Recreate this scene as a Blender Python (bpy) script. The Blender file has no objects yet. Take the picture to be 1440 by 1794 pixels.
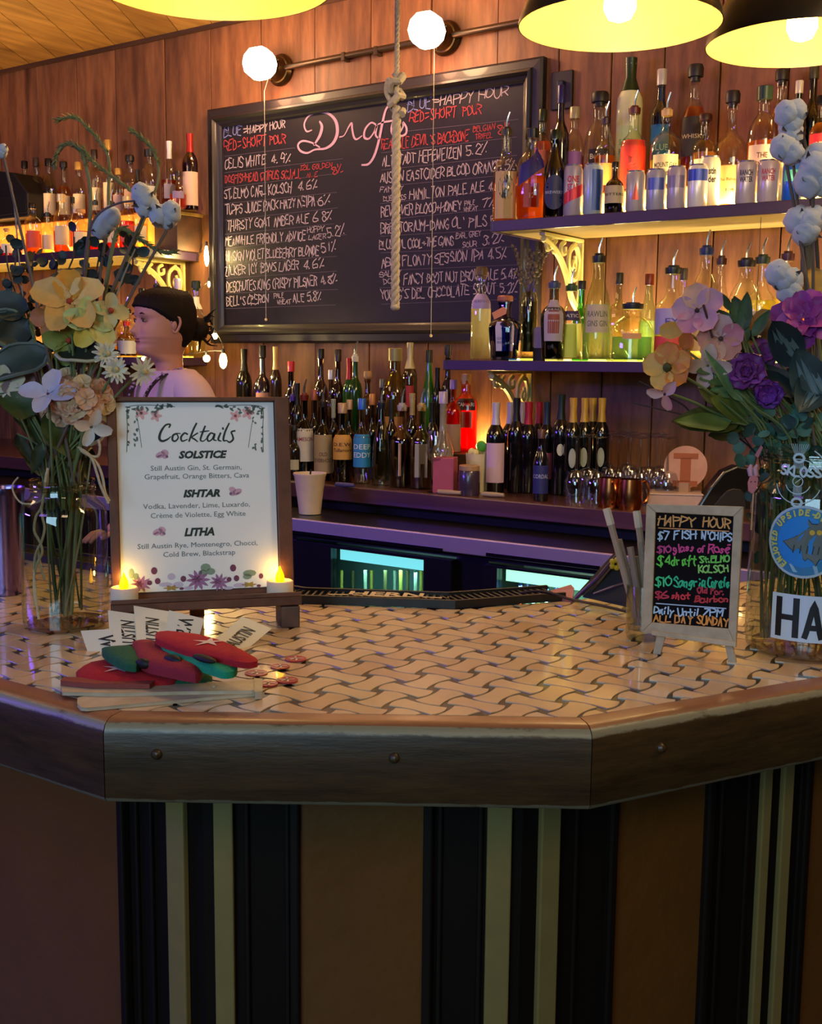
import bpy, bmesh, math, random
from math import sin, cos, pi, radians, atan, atan2, sqrt, exp
from mathutils import Vector, Matrix
random.seed(11)
sc = bpy.context.scene
COL = sc.collection
# ---------------------------------------------------------------- camera
F = 2000.0
CAM = Vector((0.0, -3.70, 1.44)); YAW = radians(34.7); PITCH = atan((897 - 631.5) / 2000); ROLL = radians(.55)
FW = Vector((-sin(YAW) * cos(PITCH), cos(YAW) * cos(PITCH), -sin(PITCH)))
_r = Vector((cos(YAW), sin(YAW), 0)); _u = _r.cross(FW)
RT = _r * cos(ROLL) + _u * sin(ROLL); UP = -_r * sin(ROLL) + _u * cos(ROLL)
cd = bpy.data.cameras.new('camera'); cam = bpy.data.objects.new('camera', cd); COL.objects.link(cam)
cd.sensor_fit = 'HORIZONTAL'; cd.sensor_width = 36; cd.lens = F / 1440 * 36
cd.clip_start = .05; cd.clip_end = 60
cam.matrix_world = Matrix(((RT.x, UP.x, -FW.x, CAM.x), (RT.y, UP.y, -FW.y, CAM.y), (RT.z, UP.z, -FW.z, CAM.z), (0, 0, 0, 1)))
sc.camera = cam
# ---------------------------------------------------------------- light set-up (room)
sc.view_settings.view_transform = 'Standard'; sc.view_settings.look = 'None'
sc.view_settings.gamma = 1; sc.view_settings.exposure = 0.12; sc.view_settings.use_curve_mapping = False
w = bpy.data.worlds.new('world'); sc.world = w; w.use_nodes = True
w.node_tree.nodes['Background'].inputs[0].default_value = (.9, .8, .7, 1)
w.node_tree.nodes['Background'].inputs[1].default_value = .02
cy = sc.cycles
cy.use_denoising = True; cy.max_bounces = 9; cy.diffuse_bounces = 4; cy.glossy_bounces = 4
cy.transmission_bounces = 8; cy.transparent_max_bounces = 28; cy.caustics_reflective = False
cy.caustics_refractive = False; cy.sample_clamp_indirect = 4.0; cy.sample_clamp_direct = 0; cy.blur_glossy = .5
def area(name, loc, target, size, energy, col, sy=None, spread=None):
    d = bpy.data.lights.new(name, 'AREA'); d.energy = energy; d.color = col; d.size = size
    if sy: d.shape = 'RECTANGLE'; d.size_y = sy
    if spread: d.spread = spread
    o = bpy.data.objects.new(name, d); COL.objects.link(o); o.location = loc
    o.rotation_euler = (Vector(target) - Vector(loc)).to_track_quat('-Z', 'Y').to_euler()
    return o
def point(name, loc, energy, col, r=.02, parent=None):
    d = bpy.data.lights.new(name, 'POINT'); d.energy = energy; d.color = col; d.shadow_soft_size = r
    o = bpy.data.objects.new(name, d); COL.objects.link(o); o.location = loc
    return o
# cool daylight reaching the bar from the street windows behind and left of the camera
area('window_light', (.1, -6.4, 2.1), (-1.2, -2.5, 1.15), 1.9, 50, (.46, .78, 1.0), 1.2)
# violet neon of the room, left of the camera
area('neon_light', (-4.4, -4.6, 2.0), (-1.8, -.5, 1.5), 1.6, 42, (.20, .09, 1.0), .18)
area('neon_glow', (-1.6, -5.6, 2.7), (-2.6, 0, 1.9), 1.2, 10, (.40, .22, 1.0), .8)
# warm room lamps further along the ceiling, plus one added fill aimed up
area('ceiling_lamp', (-3.4, -3.0, 2.75), (-3.2, -1.0, .8), 1.0, 15, (1.0, .66, .34), 1.0)
area('ceiling_fill', (-4.3, -1.5, 2.25), (-4.1, -1.0, 2.9), .35, 9, (1.0, .70, .26))  # unseen upward fill, added to brighten the ceiling boards on the left
area('ceiling_lamp', (1.2, -4.4, 2.75), (-.6, -2.4, .4), .9, 15, (1.0, .70, .40), .9)
area('ceiling_lamp', (.4, -2.0, 2.7), (-1.2, 0, 1.9), .7, 26, (1.0, .74, .42), .7)

# ---------------------------------------------------------------- helpers
def ray(x, y): return RT * ((x - 720) / F) + UP * ((897 - y) / F) + FW
def at(x, y, ax, val):
    d = ray(x, y); t = (val - CAM[ax]) / d[ax]; return CAM + d * t
def atz(x, y, z): return at(x, y, 2, z)
def aty(x, y, v): return at(x, y, 1, v)
def dep(x, y, d): return CAM + ray(x, y) * d
def depth(p): return (Vector(p) - CAM).dot(FW)
def L(c):
    if isinstance(c, str):
        c = [int(c[i:i + 2], 16) / 255 for i in (0, 2, 4)]
    return tuple((v / 12.92 if v <= .04045 else ((v + .055) / 1.055) ** 2.4) for v in c)
MC = {}
def nodes(name):
    m = bpy.data.materials.new(name); m.use_nodes = True; nt = m.node_tree
    return m, nt, nt.nodes['Principled BSDF'], nt.nodes['Material Output']
def texco(nt, scale=(1, 1, 1), rot=(0, 0, 0), kind='Object'):
    t = nt.nodes.new('ShaderNodeTexCoord'); mp = nt.nodes.new('ShaderNodeMapping')
    mp.inputs['Scale'].default_value = scale; mp.inputs['Rotation'].default_value = rot
    nt.links.new(t.outputs[kind], mp.inputs[0]); return mp.outputs[0]
def mixc(nt, fac, a, b, mode='MIX'):
    n = nt.nodes.new('ShaderNodeMix'); n.data_type = 'RGBA'; n.blend_type = mode
    for s, v in ((0, fac), (6, a), (7, b)):
        if hasattr(v, 'node'): nt.links.new(v, n.inputs[s])
        elif s: n.inputs[s].default_value = (*v[:3], 1)
        else: n.inputs[0].default_value = v
    return n.outputs[2]
def noise(nt, vec, scale, detail=4, rough=.55):
    n = nt.nodes.new('ShaderNodeTexNoise'); n.inputs['Scale'].default_value = scale
    n.inputs['Detail'].default_value = detail; n.inputs['Roughness'].default_value = rough
    if vec is not None: nt.links.new(vec, n.inputs['Vector'])
    return n.outputs['Fac']
def ramp(nt, fac, a, b, c0=(0, 0, 0), c1=(1, 1, 1)):
    n = nt.nodes.new('ShaderNodeValToRGB'); e = n.color_ramp.elements
    e[0].position = a; e[1].position = b; e[0].color = (*c0, 1); e[1].color = (*c1, 1)
    nt.links.new(fac, n.inputs[0]); return n.outputs[0]
def bump(nt, b, h, strength, dist=.01):
    n = nt.nodes.new('ShaderNodeBump'); n.inputs['Strength'].default_value = strength; n.inputs['Distance'].default_value = dist
    nt.links.new(h, n.inputs['Height']); nt.links.new(n.outputs[0], b.inputs['Normal'])
def M(col, rough=.5, metal=0, coat=0, vary=.12, ns=30, em=None, es=0, bm=0, bs=200, sheen=0, sss=0, spec=None):
    key = (col, rough, metal, coat, vary, ns, em, es, bm, bs, sheen, sss, spec)
    if key in MC: return MC[key]
    m, nt, b, o = nodes('m_%s' % (col if isinstance(col, str) else len(MC)))
    c = L(col)
    if vary:
        f = noise(nt, texco(nt), ns, 3)
        nt.links.new(mixc(nt, f, tuple(v * (1 - vary) for v in c), tuple(min(1, v * (1 + vary)) for v in c)), b.inputs['Base Color'])
    else: b.inputs['Base Color'].default_value = (*c, 1)
    b.inputs['Roughness'].default_value = rough; b.inputs['Metallic'].default_value = metal
    b.inputs['Coat Weight'].default_value = coat; b.inputs['Coat Roughness'].default_value = .08
    if spec is not None: b.inputs['Specular IOR Level'].default_value = spec
    if sheen: b.inputs['Sheen Weight'].default_value = sheen
    if sss: b.inputs['Subsurface Weight'].default_value = sss; b.inputs['Subsurface Radius'].default_value = (.02, .01, .005); b.inputs['Subsurface Scale'].default_value = .3
    if em: b.inputs['Emission Color'].default_value = (*L(em), 1); b.inputs['Emission Strength'].default_value = es
    if bm: bump(nt, b, noise(nt, texco(nt), bs, 3), bm, .003)
    MC[key] = m; return m
def wood(c0, c1, rough=.5, sc_=(1, 1, 1), rot=(0, 0, 0), knots=.0, coat=0, bm=.15, grain=14, var=True):
    key = ('wood', c0, c1, rough, sc_, rot, knots, coat, grain)
    if key in MC: return MC[key]
    m, nt, b, o = nodes('wood_%s' % c0); v = texco(nt, sc_, rot)
    inf = nt.nodes.new('ShaderNodeObjectInfo'); add = nt.nodes.new('ShaderNodeVectorMath'); add.operation = 'MULTIPLY_ADD'
    comb = nt.nodes.new('ShaderNodeCombineXYZ')
    for i in range(3): nt.links.new(inf.outputs['Random'], comb.inputs[i])
    nt.links.new(comb.outputs[0], add.inputs[0]); add.inputs[1].default_value = (31, 17, 23); nt.links.new(v, add.inputs[2])
    v = add.outputs[0]
    g = noise(nt, v, grain, 6, .65); g2 = noise(nt, v, grain * .25, 3)
    col = mixc(nt, ramp(nt, g, .3, .7), L(c0), L(c1))
    col = mixc(nt, .45, col, ramp(nt, g2, .3, .75, (.45, .42, .4), (1, 1, 1)), 'MULTIPLY')
    if var:
        col = mixc(nt, .55, col, ramp(nt, inf.outputs['Random'], 0, 1, (.62, .58, .55), (1, 1, 1)), 'MULTIPLY')
    if knots:
        vo = nt.nodes.new('ShaderNodeTexVoronoi'); vo.inputs['Scale'].default_value = knots; nt.links.new(v, vo.inputs['Vector'])
        k = ramp(nt, vo.outputs['Distance'], .05, .26, (.16, .09, .06), (1, 1, 1)); col = mixc(nt, .8, col, k, 'MULTIPLY')
    nt.links.new(col, b.inputs['Base Color']); b.inputs['Roughness'].default_value = rough; b.inputs['Coat Weight'].default_value = coat
    if bm: bump(nt, b, g, bm, .004)
    MC[key] = m; return m
def glass(tint='ffffff', gloss=.12, rough=.02, dark=1.0):
    key = ('glass', tint, gloss, rough, dark)
    if key in MC: return MC[key]
    m, nt, b, o = nodes('glass_%s' % tint); nt.nodes.remove(b)
    t = nt.nodes.new('ShaderNodeBsdfTransparent'); c = L(tint); t.inputs[0].default_value = (*[v * dark for v in c], 1)
    g = nt.nodes.new('ShaderNodeBsdfGlossy'); g.inputs['Roughness'].default_value = rough
    lw = nt.nodes.new('ShaderNodeLayerWeight'); lw.inputs[0].default_value = .35
    mr = nt.nodes.new('ShaderNodeMapRange'); mr.inputs[3].default_value = gloss * .5; mr.inputs[4].default_value = .75
    pw = nt.nodes.new('ShaderNodeMath'); pw.operation = 'POWER'; pw.inputs[1].default_value = 1.7
    nt.links.new(lw.outputs['Facing'], pw.inputs[0]); nt.links.new(pw.outputs[0], mr.inputs[0])
    mx = nt.nodes.new('ShaderNodeMixShader'); nt.links.new(mr.outputs[0], mx.inputs[0])
    nt.links.new(t.outputs[0], mx.inputs[1]); nt.links.new(g.outputs[0], mx.inputs[2]); nt.links.new(mx.outputs[0], o.inputs[0])
    MC[key] = m; return m
def liquid(tint, k=.45):
    key = ('liq', tint, k)
    if key in MC: return MC[key]
    m, nt, b, o = nodes('liquid_%s' % tint); nt.nodes.remove(b); c = L(tint)
    t = nt.nodes.new('ShaderNodeBsdfTransparent'); t.inputs[0].default_value = (*c, 1)
    d = nt.nodes.new('ShaderNodeBsdfTranslucent'); d.inputs[0].default_value = (*c, 1)
    mx = nt.nodes.new('ShaderNodeMixShader'); mx.inputs[0].default_value = k
    nt.links.new(t.outputs[0], mx.inputs[1]); nt.links.new(d.outputs[0], mx.inputs[2])
    g = nt.nodes.new('ShaderNodeBsdfGlossy'); g.inputs['Roughness'].default_value = .1
    m2 = nt.nodes.new('ShaderNodeMixShader'); m2.inputs[0].default_value = .06
    nt.links.new(mx.outputs[0], m2.inputs[1]); nt.links.new(g.outputs[0], m2.inputs[2]); nt.links.new(m2.outputs[0], o.inputs[0])
    MC[key] = m; return m
def emis(col, s): return M(col, .5, em=col, es=s, vary=0)

class MB:
    def __init__(s): s.v = []; s.f = []
    def add(s, vs, fs):
        n = len(s.v); s.v += [tuple(v) for v in vs]; s.f += [tuple(i + n for i in f) for f in fs]; return s
    def box(s, c, d, R=None, taper=1):
        x, y, z = d[0] / 2, d[1] / 2, d[2] / 2
        vs = [Vector((sx * x * (taper if sz > 0 else 1), sy * y * (taper if sz > 0 else 1), sz * z)) for sz in (-1, 1) for sy in (-1, 1) for sx in (-1, 1)]
        if R is not None: vs = [R @ v for v in vs]
        return s.add([v + Vector(c) for v in vs], [(0, 2, 3, 1), (4, 5, 7, 6), (0, 1, 5, 4), (2, 6, 7, 3), (0, 4, 6, 2), (1, 3, 7, 5)])
    def b2(s, a, b): return s.box([(a[i] + b[i]) / 2 for i in range(3)], [abs(b[i] - a[i]) for i in range(3)])
    def prism(s, poly, z0, z1, R=None, c=(0, 0, 0)):
        n = len(poly); vs = [Vector((p[0], p[1], z)) for z in (z0, z1) for p in poly]
        if R is not None: vs = [R @ v for v in vs]
        vs = [v + Vector(c) for v in vs]
        return s.add(vs, [tuple(range(n - 1, -1, -1)), tuple(range(n, 2 * n))] + [(i, (i + 1) % n, n + (i + 1) % n, n + i) for i in range(n)])
    def lathe(s, prof, c=(0, 0, 0), n=20, sq=0, R=None, caps=True, phase=0):
        vs = []; m = len(prof)
        for r, z in prof:
            for k in range(n):
                a = 2 * pi * k / n + phase; rr = r
                if sq:
                    e = 2 + sq * 6; rr = r / ((abs(cos(a)) ** e + abs(sin(a)) ** e) ** (1 / e))
                    rr = r + (rr - r) * .75
                vs.append(Vector((rr * cos(a), rr * sin(a), z)))
        if R is not None: vs = [R @ v for v in vs]
        vs = [v + Vector(c) for v in vs]
        fs = [(j * n + k, j * n + (k + 1) % n, (j + 1) * n + (k + 1) % n, (j + 1) * n + k) for j in range(m - 1) for k in range(n)]
        if caps:
            fs.append(tuple(range(n - 1, -1, -1))); fs.append(tuple((m - 1) * n + k for k in range(n)))
        return s.add(vs, fs)
    def tube(s, pts, r, n=6, caps=True):
        pts = [Vector(p) for p in pts]; m = len(pts); rs = r if isinstance(r, (list, tuple)) else [r] * m
        prev = None; vs = []
        for i, p in enumerate(pts):
            t = (pts[min(i + 1, m - 1)] - pts[max(i - 1, 0)])
            if t.length < 1e-9: t = Vector((0, 0, 1))
            t.normalize()
            if prev is None:
                a = Vector((0, 0, 1)) if abs(t.z) < .9 else Vector((1, 0, 0)); prev = t.cross(a).normalized()
            u = (prev - t * prev.dot(t)).normalized(); prev = u; v = t.cross(u)
            for k in range(n):
                a = 2 * pi * k / n; vs.append(p + (u * cos(a) + v * sin(a)) * rs[i])
        fs = [(j * n + k, j * n + (k + 1) % n, (j + 1) * n + (k + 1) % n, (j + 1) * n + k) for j in range(m - 1) for k in range(n)]
        if caps: fs += [tuple(range(n - 1, -1, -1)), tuple((m - 1) * n + k for k in range(n))]
        return s.add(vs, fs)
    def ball(s, c, r, nu=12, nv=8, fn=None, R=None):
        r = r if isinstance(r, (list, tuple)) else (r, r, r); vs = []
        for j in range(nv + 1):
            th = pi * j / nv
            for k in range(nu):
                a = 2 * pi * k / nu; d = Vector((sin(th) * cos(a), sin(th) * sin(a), cos(th)))
                q = fn(d) if fn else 1
                p = Vector((d.x * r[0] * q, d.y * r[1] * q, d.z * r[2] * q))
                if R is not None: p = R @ p
                vs.append(p + Vector(c))
        return s.add(vs, [(j * nu + k, (j + 1) * nu + k, (j + 1) * nu + (k + 1) % nu, j * nu + (k + 1) % nu) for j in range(nv) for k in range(nu)])
    def build(s, name, mat=None, parent=None, smooth=False, loc=None, bevel=0, kind=None, solid=0, angle=40):
        me = bpy.data.meshes.new(name); P = Vector((0, 0, 0)); q = parent
        while q is not None: P += q.location; q = q.parent
        if loc is not None: P = Vector(loc)
        elif parent is None and kind != 'structure' and s.v:      # origin at the base of the thing
            P = Vector(((min(v[0] for v in s.v) + max(v[0] for v in s.v)) / 2, (min(v[1] for v in s.v) + max(v[1] for v in s.v)) / 2, min(v[2] for v in s.v)))
        me.from_pydata([tuple(Vector(v) - P) for v in s.v], [], s.f); me.update()
        if smooth:
            for p in me.polygons: p.use_smooth = True
            if angle and angle < 180:
                try: me.set_sharp_from_angle(angle=radians(angle))
                except Exception: pass
        if mat: me.materials.append(mat)
        o = bpy.data.objects.new(name, me); COL.objects.link(o)
        if parent: o.parent = parent
        else: o.location = P
        if bevel:
            b = o.modifiers.new('bevel', 'BEVEL'); b.width = bevel; b.segments = 2; b.limit_method = 'ANGLE'; b.angle_limit = radians(40)
        if solid:
            b = o.modifiers.new('solid', 'SOLIDIFY'); b.thickness = solid
        if kind: o['kind'] = kind
        return o
# all builders work in world coordinates; build() subtracts the location of the parent chain (no rotations)
def thing(name, label, cat, loc=(0, 0, 0), group=None):
    o = bpy.data.objects.new(name, None); COL.objects.link(o); o.location = loc; o.empty_display_size = .05
    o['label'] = label; o['category'] = cat
    if group: o['group'] = group
    return o
def tag(o, label, cat, group=None, kind=None):
    o['label'] = label; o['category'] = cat
    if group: o['group'] = group
    if kind: o['kind'] = kind
    return o
def struct(name, mb, mat, parent=None, **k):
    return mb.build(name, mat, parent, kind='structure', **k) if parent is None else mb.build(name, mat, parent, **k)
class XF:                     # local frame -> world
    def __init__(s, o, ex, ey, ez): s.o = Vector(o); s.R = Matrix((ex, ey, ez)).transposed()
    def __call__(s, x, y=None, z=None):
        v = Vector(x) if y is None else Vector((x, y, z)); return s.o + s.R @ v
def warp(mb, fn):
    mb.v = [tuple(fn(Vector(v))) for v in mb.v]; return mb

# ---------------------------------------------------------------- writing
G = {'A': "02 29 42;15 35", 'B': "02 09;~09 38 46 06;~06 46 43 02", 'C': "~48 29 07 04 22 43", 'D': "02 09;~09 38 45 33 02",
 'E': "49 09 02 42;06 36", 'F': "49 09 02;06 36", 'G': "~48 29 07 04 22 43;43 45 25", 'H': "02 09;42 49;06 46", 'I': "22 29",
 'J': "~49 43 22 03", 'K': "02 09;49 05 42", 'L': "09 02 42", 'M': "02 09 25 49 42", 'N': "02 09 42 49", 'O': "~29 07 04 22 44 47 29",
 'P': "02 09;~09 48 46 05", 'Q': "~29 07 04 22 44 47 29;34 42", 'R': "02 09;~09 48 46 05;25 42", 'S': "~48 29 07 16 35 43 22 03",
 'T': "09 49;29 22", 'U': "~09 04 22 44 49", 'V': "09 22 49", 'W': "09 12 26 32 49", 'X': "09 42;49 02", 'Y': "09 26 49;26 22",
 'Z': "09 49 02 42", '0': "~29 07 04 22 44 47 29", '1': "18 29 22", '2': "~07 29 47 35 02;02 42", '3': "~08 29 47 26;~26 45 33 12 03",
 '4': "32 39 04 44", '5': "49 09 06;~06 36 44 22 03", '6': "~39 06 03 22 43 35 05", '7': "09 49 12", '8': "~26 08 29 48 26 04 22 44 26",
 '9': "~47 29 07 16 36 47 32", '%': "49 02;08 19;33 43", '=': "07 47;04 44", '-': "05 35", "'": "29 27", '.': "12 13", ',': "13 01",
 '+': "05 45;27 23", '$': "~48 29 07 16 35 43 22 03;29 21", ':': "13 14;16 17",
 'a': "~36 16 04 12 34;36 33 42", 'b': "09 02;~05 26 44 22 03", 'c': "~35 16 04 12 33", 'd': "~35 16 04 12 34;39 32",
 'e': "~04 35 26 05 03 22 33", 'f': "~49 28 22;06 36", 'g': "~36 16 04 13 34;~36 32 10 01", 'h': "09 02;~05 26 35 32", 'i': "25 22;28 27",
 'k': "09 02;36 04 32", 'l': "29 22", 'm': "06 02;~05 16 22;~25 36 42", 'n': "06 02;~05 26 35 32", 'o': "~26 05 03 22 43 45 26", 'p': "06 00;~05 26 44 23 03",
 'r': "06 02;~05 26 36", 's': "~35 26 15 34 22 03", 't': "28 23 32;06 46", 'u': "~06 03 22 34;36 32", 'v': "06 22 46", 'w': "06 12 25 32 46",
 'y': "06 24;~46 23 10", 'z': "06 36 02 32", 'x': "06 32;36 02", 'é': "~04 35 26 05 03 22 33;28 39"}
def cat(pts, k=4):
    out = []
    for i in range(len(pts) - 1):
        p0, p1, p2, p3 = pts[max(i - 1, 0)], pts[i], pts[i + 1], pts[min(i + 2, len(pts) - 1)]
        for j in range(k):
            t = j / k
            out.append(tuple(.5 * (2 * b + (c - a) * t + (2 * a - 5 * b + 4 * c - d) * t * t + (-a + 3 * b - 3 * c + d) * t ** 3) for a, b, c, d in zip(p0, p1, p2, p3)))
    out.append(tuple(pts[-1])); return out
def strokes(text, jit=.12, gap=.34):
    rs = random.Random(hash(text) % 9999 if False else sum(map(ord, text))); x = 0; S = []
    for ch in text:
        if ch == ' ': x += .5; continue
        g = G.get(ch) or G.get(ch.upper())
        if not g: continue
        wd = .30 if ch in "I1.'li" else .62
        dy = rs.uniform(-.04, .04); sl = rs.uniform(.0, .12)
        for st in g.split(';'):
            sm = st[0] == '~'; st = st.lstrip('~')
            p = [(float(q[0]) / 4 * .62, (float(q[1]) - 2) / 7) for q in st.split()]
            if ch in "I1.'li": p = [(a - .16, b) for a, b in p]
            p = [(x + a + b * sl + rs.uniform(-1, 1) * jit * .12, b + dy + rs.uniform(-1, 1) * jit * .12) for a, b in p]
            if sm and len(p) > 2: S.append(cat(p, 4))
            else: S += [[p[i], p[i + 1]] for i in range(len(p) - 1)]
        x += wd + gap * .5
    return S, max(x - gap * .5, .1)
def ribbon(mb, pts, wd, fn, lift=0):
    """pts 2-D list, wd float or list; fn(u,v,h)->world"""
    n = len(pts); ws = wd if isinstance(wd, (list, tuple)) else [wd] * n; vs = []
    for i, (u, v) in enumerate(pts):
        a = pts[max(i - 1, 0)]; b = pts[min(i + 1, n - 1)]; dx, dy = b[0] - a[0], b[1] - a[1]; l = sqrt(dx * dx + dy * dy) or 1
        ex = 0
        nx, ny = -dy / l * ws[i] / 2, dx / l * ws[i] / 2
        if i == 0: u -= dx / l * ws[i] * .35; v -= dy / l * ws[i] * .35
        if i == n - 1: u += dx / l * ws[i] * .35; v += dy / l * ws[i] * .35
        vs += [fn(u + nx, v + ny, lift), fn(u - nx, v - ny, lift)]
    mb.add(vs, [(2 * i, 2 * i + 1, 2 * i + 3, 2 * i + 2) for i in range(n - 1)])
def write(mb, text, u0, u1, v0, v1, h, fn, wd, jit=1.0):
    """hand lettering from (u0,v0) to (u1,v1) baseline, cap height h"""
    S, W_ = strokes(text, jit)
    L_ = sqrt((u1 - u0) ** 2 + (v1 - v0) ** 2)
    du, dv = (u1 - u0) / L_, (v1 - v0) / L_; s = L_ / W_
    for st in S:
        ribbon(mb, [(u0 + du * a * s - dv * b * h, v0 + dv * a * s + du * b * h) for a, b in st], wd, fn)
def print_text(mb, s, size, fn, shear=0, off=0, align='CENTER', width=None, sx=1):
    c = bpy.data.curves.new('t', 'FONT'); c.body = s; c.size = size; c.resolution_u = 2; c.align_x = align; c.shear = shear; c.offset = off
    ob = bpy.data.objects.new('t', c); me = bpy.data.meshes.new_from_object(ob)
    if len(me.vertices):
        xs = [v.co.x for v in me.vertices]; wd = max(xs) - min(xs); k = (width / wd if width and wd > 1e-6 else 1) * sx
        mb.add([fn(v.co.x * k, v.co.y, 0) for v in me.vertices], [tuple(p.vertices) for p in me.polygons])
    bpy.data.objects.remove(ob); bpy.data.curves.remove(c); bpy.data.meshes.remove(me)

# ================================================================ the setting
WOODW = wood('6a4026', 'ab7448', .6, (1, 1, .16), knots=7, grain=20)
WOODC = wood('9a7236', 'd8ac62', .5, (1, .12, 1), rot=(0, 0, radians(-55)), knots=8, grain=18)
DARK = M('15110f', .6)
x0, x1, yf, zc = -6.6, 2.6, -7.0, 2.85
wall = struct('wall_back', MB().b2((x0, .03, 0), (x1, .1, zc)), DARK)
seams = [-6.6, -6.38, -6.1, -5.86, -5.6, -5.34, -5.1, -4.8, -4.5, -4.23, -3.91, -3.63, -3.34, -3.05, -2.77, -2.49, -2.2, -1.95, -1.75, -1.56, -1.37, -1.15, -.9, -.62, -.4, -.1, .2, .5, .8, 1.1, 1.4, 1.8, 2.2, 2.6]
for i in range(len(seams) - 1):
    d = random.uniform(0, .006)
    MB().b2((seams[i] + .002, -d, 0), (seams[i + 1] - .002, .03, zc)).build('plank', WOODW, wall, bevel=.003)
struct('wall_left', MB().b2((x0 - .1, yf, 0), (x0, .1, zc)), wood('4a2c1e', '6b432e', .6, (1, 1, .12)))
struct('wall_right', MB().b2((x1, yf, 0), (x1 + .1, .1, zc)), wood('4a2c1e', '6b432e', .6, (1, 1, .12)))
struct('wall_front', MB().b2((x0, yf - .1, 0), (x1, yf, zc)), M('3a2a24', .8))
struct('floor', MB().b2((x0, yf, -.1), (x1, .1, 0)), wood('2a1d16', '43302a', .5, (1, .1, 1)))
ceil_ = struct('ceiling', MB().b2((x0 - .1, yf - .1, zc + .03), (x1 + .1, .1, zc + .12)), DARK)
# ceiling boards run diagonally towards the back wall; only the part the photograph could see
dirv = Vector((-.55, .83, 0)).normalized(); nrm = Vector((dirv.y, -dirv.x, 0))
def clip(poly, px, py, nx, ny):      # keep side where (p-P).n >= 0
    out = []
    for i in range(len(poly)):
        a, b = poly[i], poly[(i + 1) % len(poly)]
        da = (a[0] - px) * nx + (a[1] - py) * ny; db = (b[0] - px) * nx + (b[1] - py) * ny
        if da >= 0: out.append(a)
        if (da >= 0) != (db >= 0):
            t = da / (da - db); out.append((a[0] + (b[0] - a[0]) * t, a[1] + (b[1] - a[1]) * t))
    return out
base = Vector((-3.0, 0, 0))
for k in range(-22, 26):
    a = base + nrm * (k * .17); c = a + nrm * .166
    quad = [tuple((p + dirv * t)[:2]) for p, t in ((a, -5), (c, -5), (c, 5), (a, 5))]
    for (px, py, nx, ny) in ((x0, 0, 1, 0), (x1, 0, -1, 0), (0, 0, 0, -1), (0, -3.4, 0, 1)):
        quad = clip(quad, px, py, nx, ny)
        if len(quad) < 3: break
    if len(quad) >= 3: MB().prism(quad, zc, zc + .03).build('plank', WOODC, ceil_)
struct('trim_1', MB().b2((x0, -.02, zc - .018), (x1, -.006, zc)), wood('3a2416', '5a3a26', .6, (.1, 1, 1)))

# ================================================================ the bar in front
OUT = [(-3.2, -2.946), (-.905, -2.946), (-.487, -2.667), (.213, -1.315)]     # outer corners of the top
def norms(P):
    r = []
    for a, b in zip(P, P[1:]):
        d = Vector((b[0] - a[0], b[1] - a[1])).normalized(); r.append(Vector((-d.y, d.x)))
    return r
NS = norms(OUT)
def offs(r):
    o = [Vector(OUT[0]) + NS[0] * r]
    for i in (1, 2):
        n = NS[i - 1] + NS[i]; o.append(Vector(OUT[i]) + n * (r / (1 + NS[i - 1].dot(NS[i]))))
    o.append(Vector(OUT[3]) + NS[2] * r); return [tuple(v) for v in o]
INN = [(-3.2, -2.40), (-1.13, -2.395), (-.905, -2.275), (-.80, -2.12), (-.235, -1.03)]
bar = thing('bar_counter', 'dark panelled bar counter with a woven pattern tile top in the foreground', 'bar counter', (-1.0, -2.6, 0))
ZT = 1.07
E0 = offs(.034)                                                     # where the tiles start
FW_ = wood('241a12', '46362a', .5, (1, 1, 3), grain=9, coat=.15, var=False)
def fascia_mat():
    m, nt, b, o = nodes('worn_fascia'); v = texco(nt, (1.2, 1.2, 9)); g = noise(nt, v, 7, 7, .7)
    col = mixc(nt, ramp(nt, g, .25, .8), L('241809'), L('574022'))
    sp = nt.nodes.new('ShaderNodeSeparateXYZ'); tc = nt.nodes.new('ShaderNodeTexCoord'); nt.links.new(tc.outputs['Object'], sp.inputs[0])
    n2 = noise(nt, texco(nt, (1, 1, 2)), 24, 5, .7)
    def band(z, wd):    # worn arrises where hands and sleeves rub the paint off
        a = nt.nodes.new('ShaderNodeMath'); a.operation = 'SUBTRACT'; nt.links.new(sp.outputs[2], a.inputs[0]); a.inputs[1].default_value = z
        b_ = nt.nodes.new('ShaderNodeMath'); b_.operation = 'ABSOLUTE'; nt.links.new(a.outputs[0], b_.inputs[0])
        c = nt.nodes.new('ShaderNodeMath'); c.operation = 'MULTIPLY_ADD'; c.inputs[1].default_value = -1 / wd; c.inputs[2].default_value = 1.35; nt.links.new(b_.outputs[0], c.inputs[0])
        d = nt.nodes.new('ShaderNodeMath'); d.operation = 'MULTIPLY'; nt.links.new(c.outputs[0], d.inputs[0]); nt.links.new(n2, d.inputs[1])
        return ramp(nt, d.outputs[0], .30, .48)
    col = mixc(nt, band(ZT - .007, .007), col, L('8d8468')); col = mixc(nt, band(.984, .004), col, L('6a6450'))
    top = nt.nodes.new('ShaderNodeMath'); top.operation = 'GREATER_THAN'; top.inputs[1].default_value = ZT - .0035; nt.links.new(sp.outputs[2], top.inputs[0])
    col = mixc(nt, top.outputs[0], col, mixc(nt, g, L('6a3f28'), L('a06c4a')))
    nt.links.new(col, b.inputs['Base Color']); b.inputs['Roughness'].default_value = .42; b.inputs['Coat Weight'].default_value = .25
    b.inputs['Coat Roughness'].default_value = .25; bump(nt, b, g, .25, .004)
    return m
FM = fascia_mat()
prof = [(.05, .982), (.003, .982), (0, .986), (0, ZT - .014), (.003, ZT - .006), (.009, ZT - .0015), (.016, ZT), (.034, ZT), (.034, 1.0), (.05, 1.0)]
OFF = [offs(p[0]) for p in prof]
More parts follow.
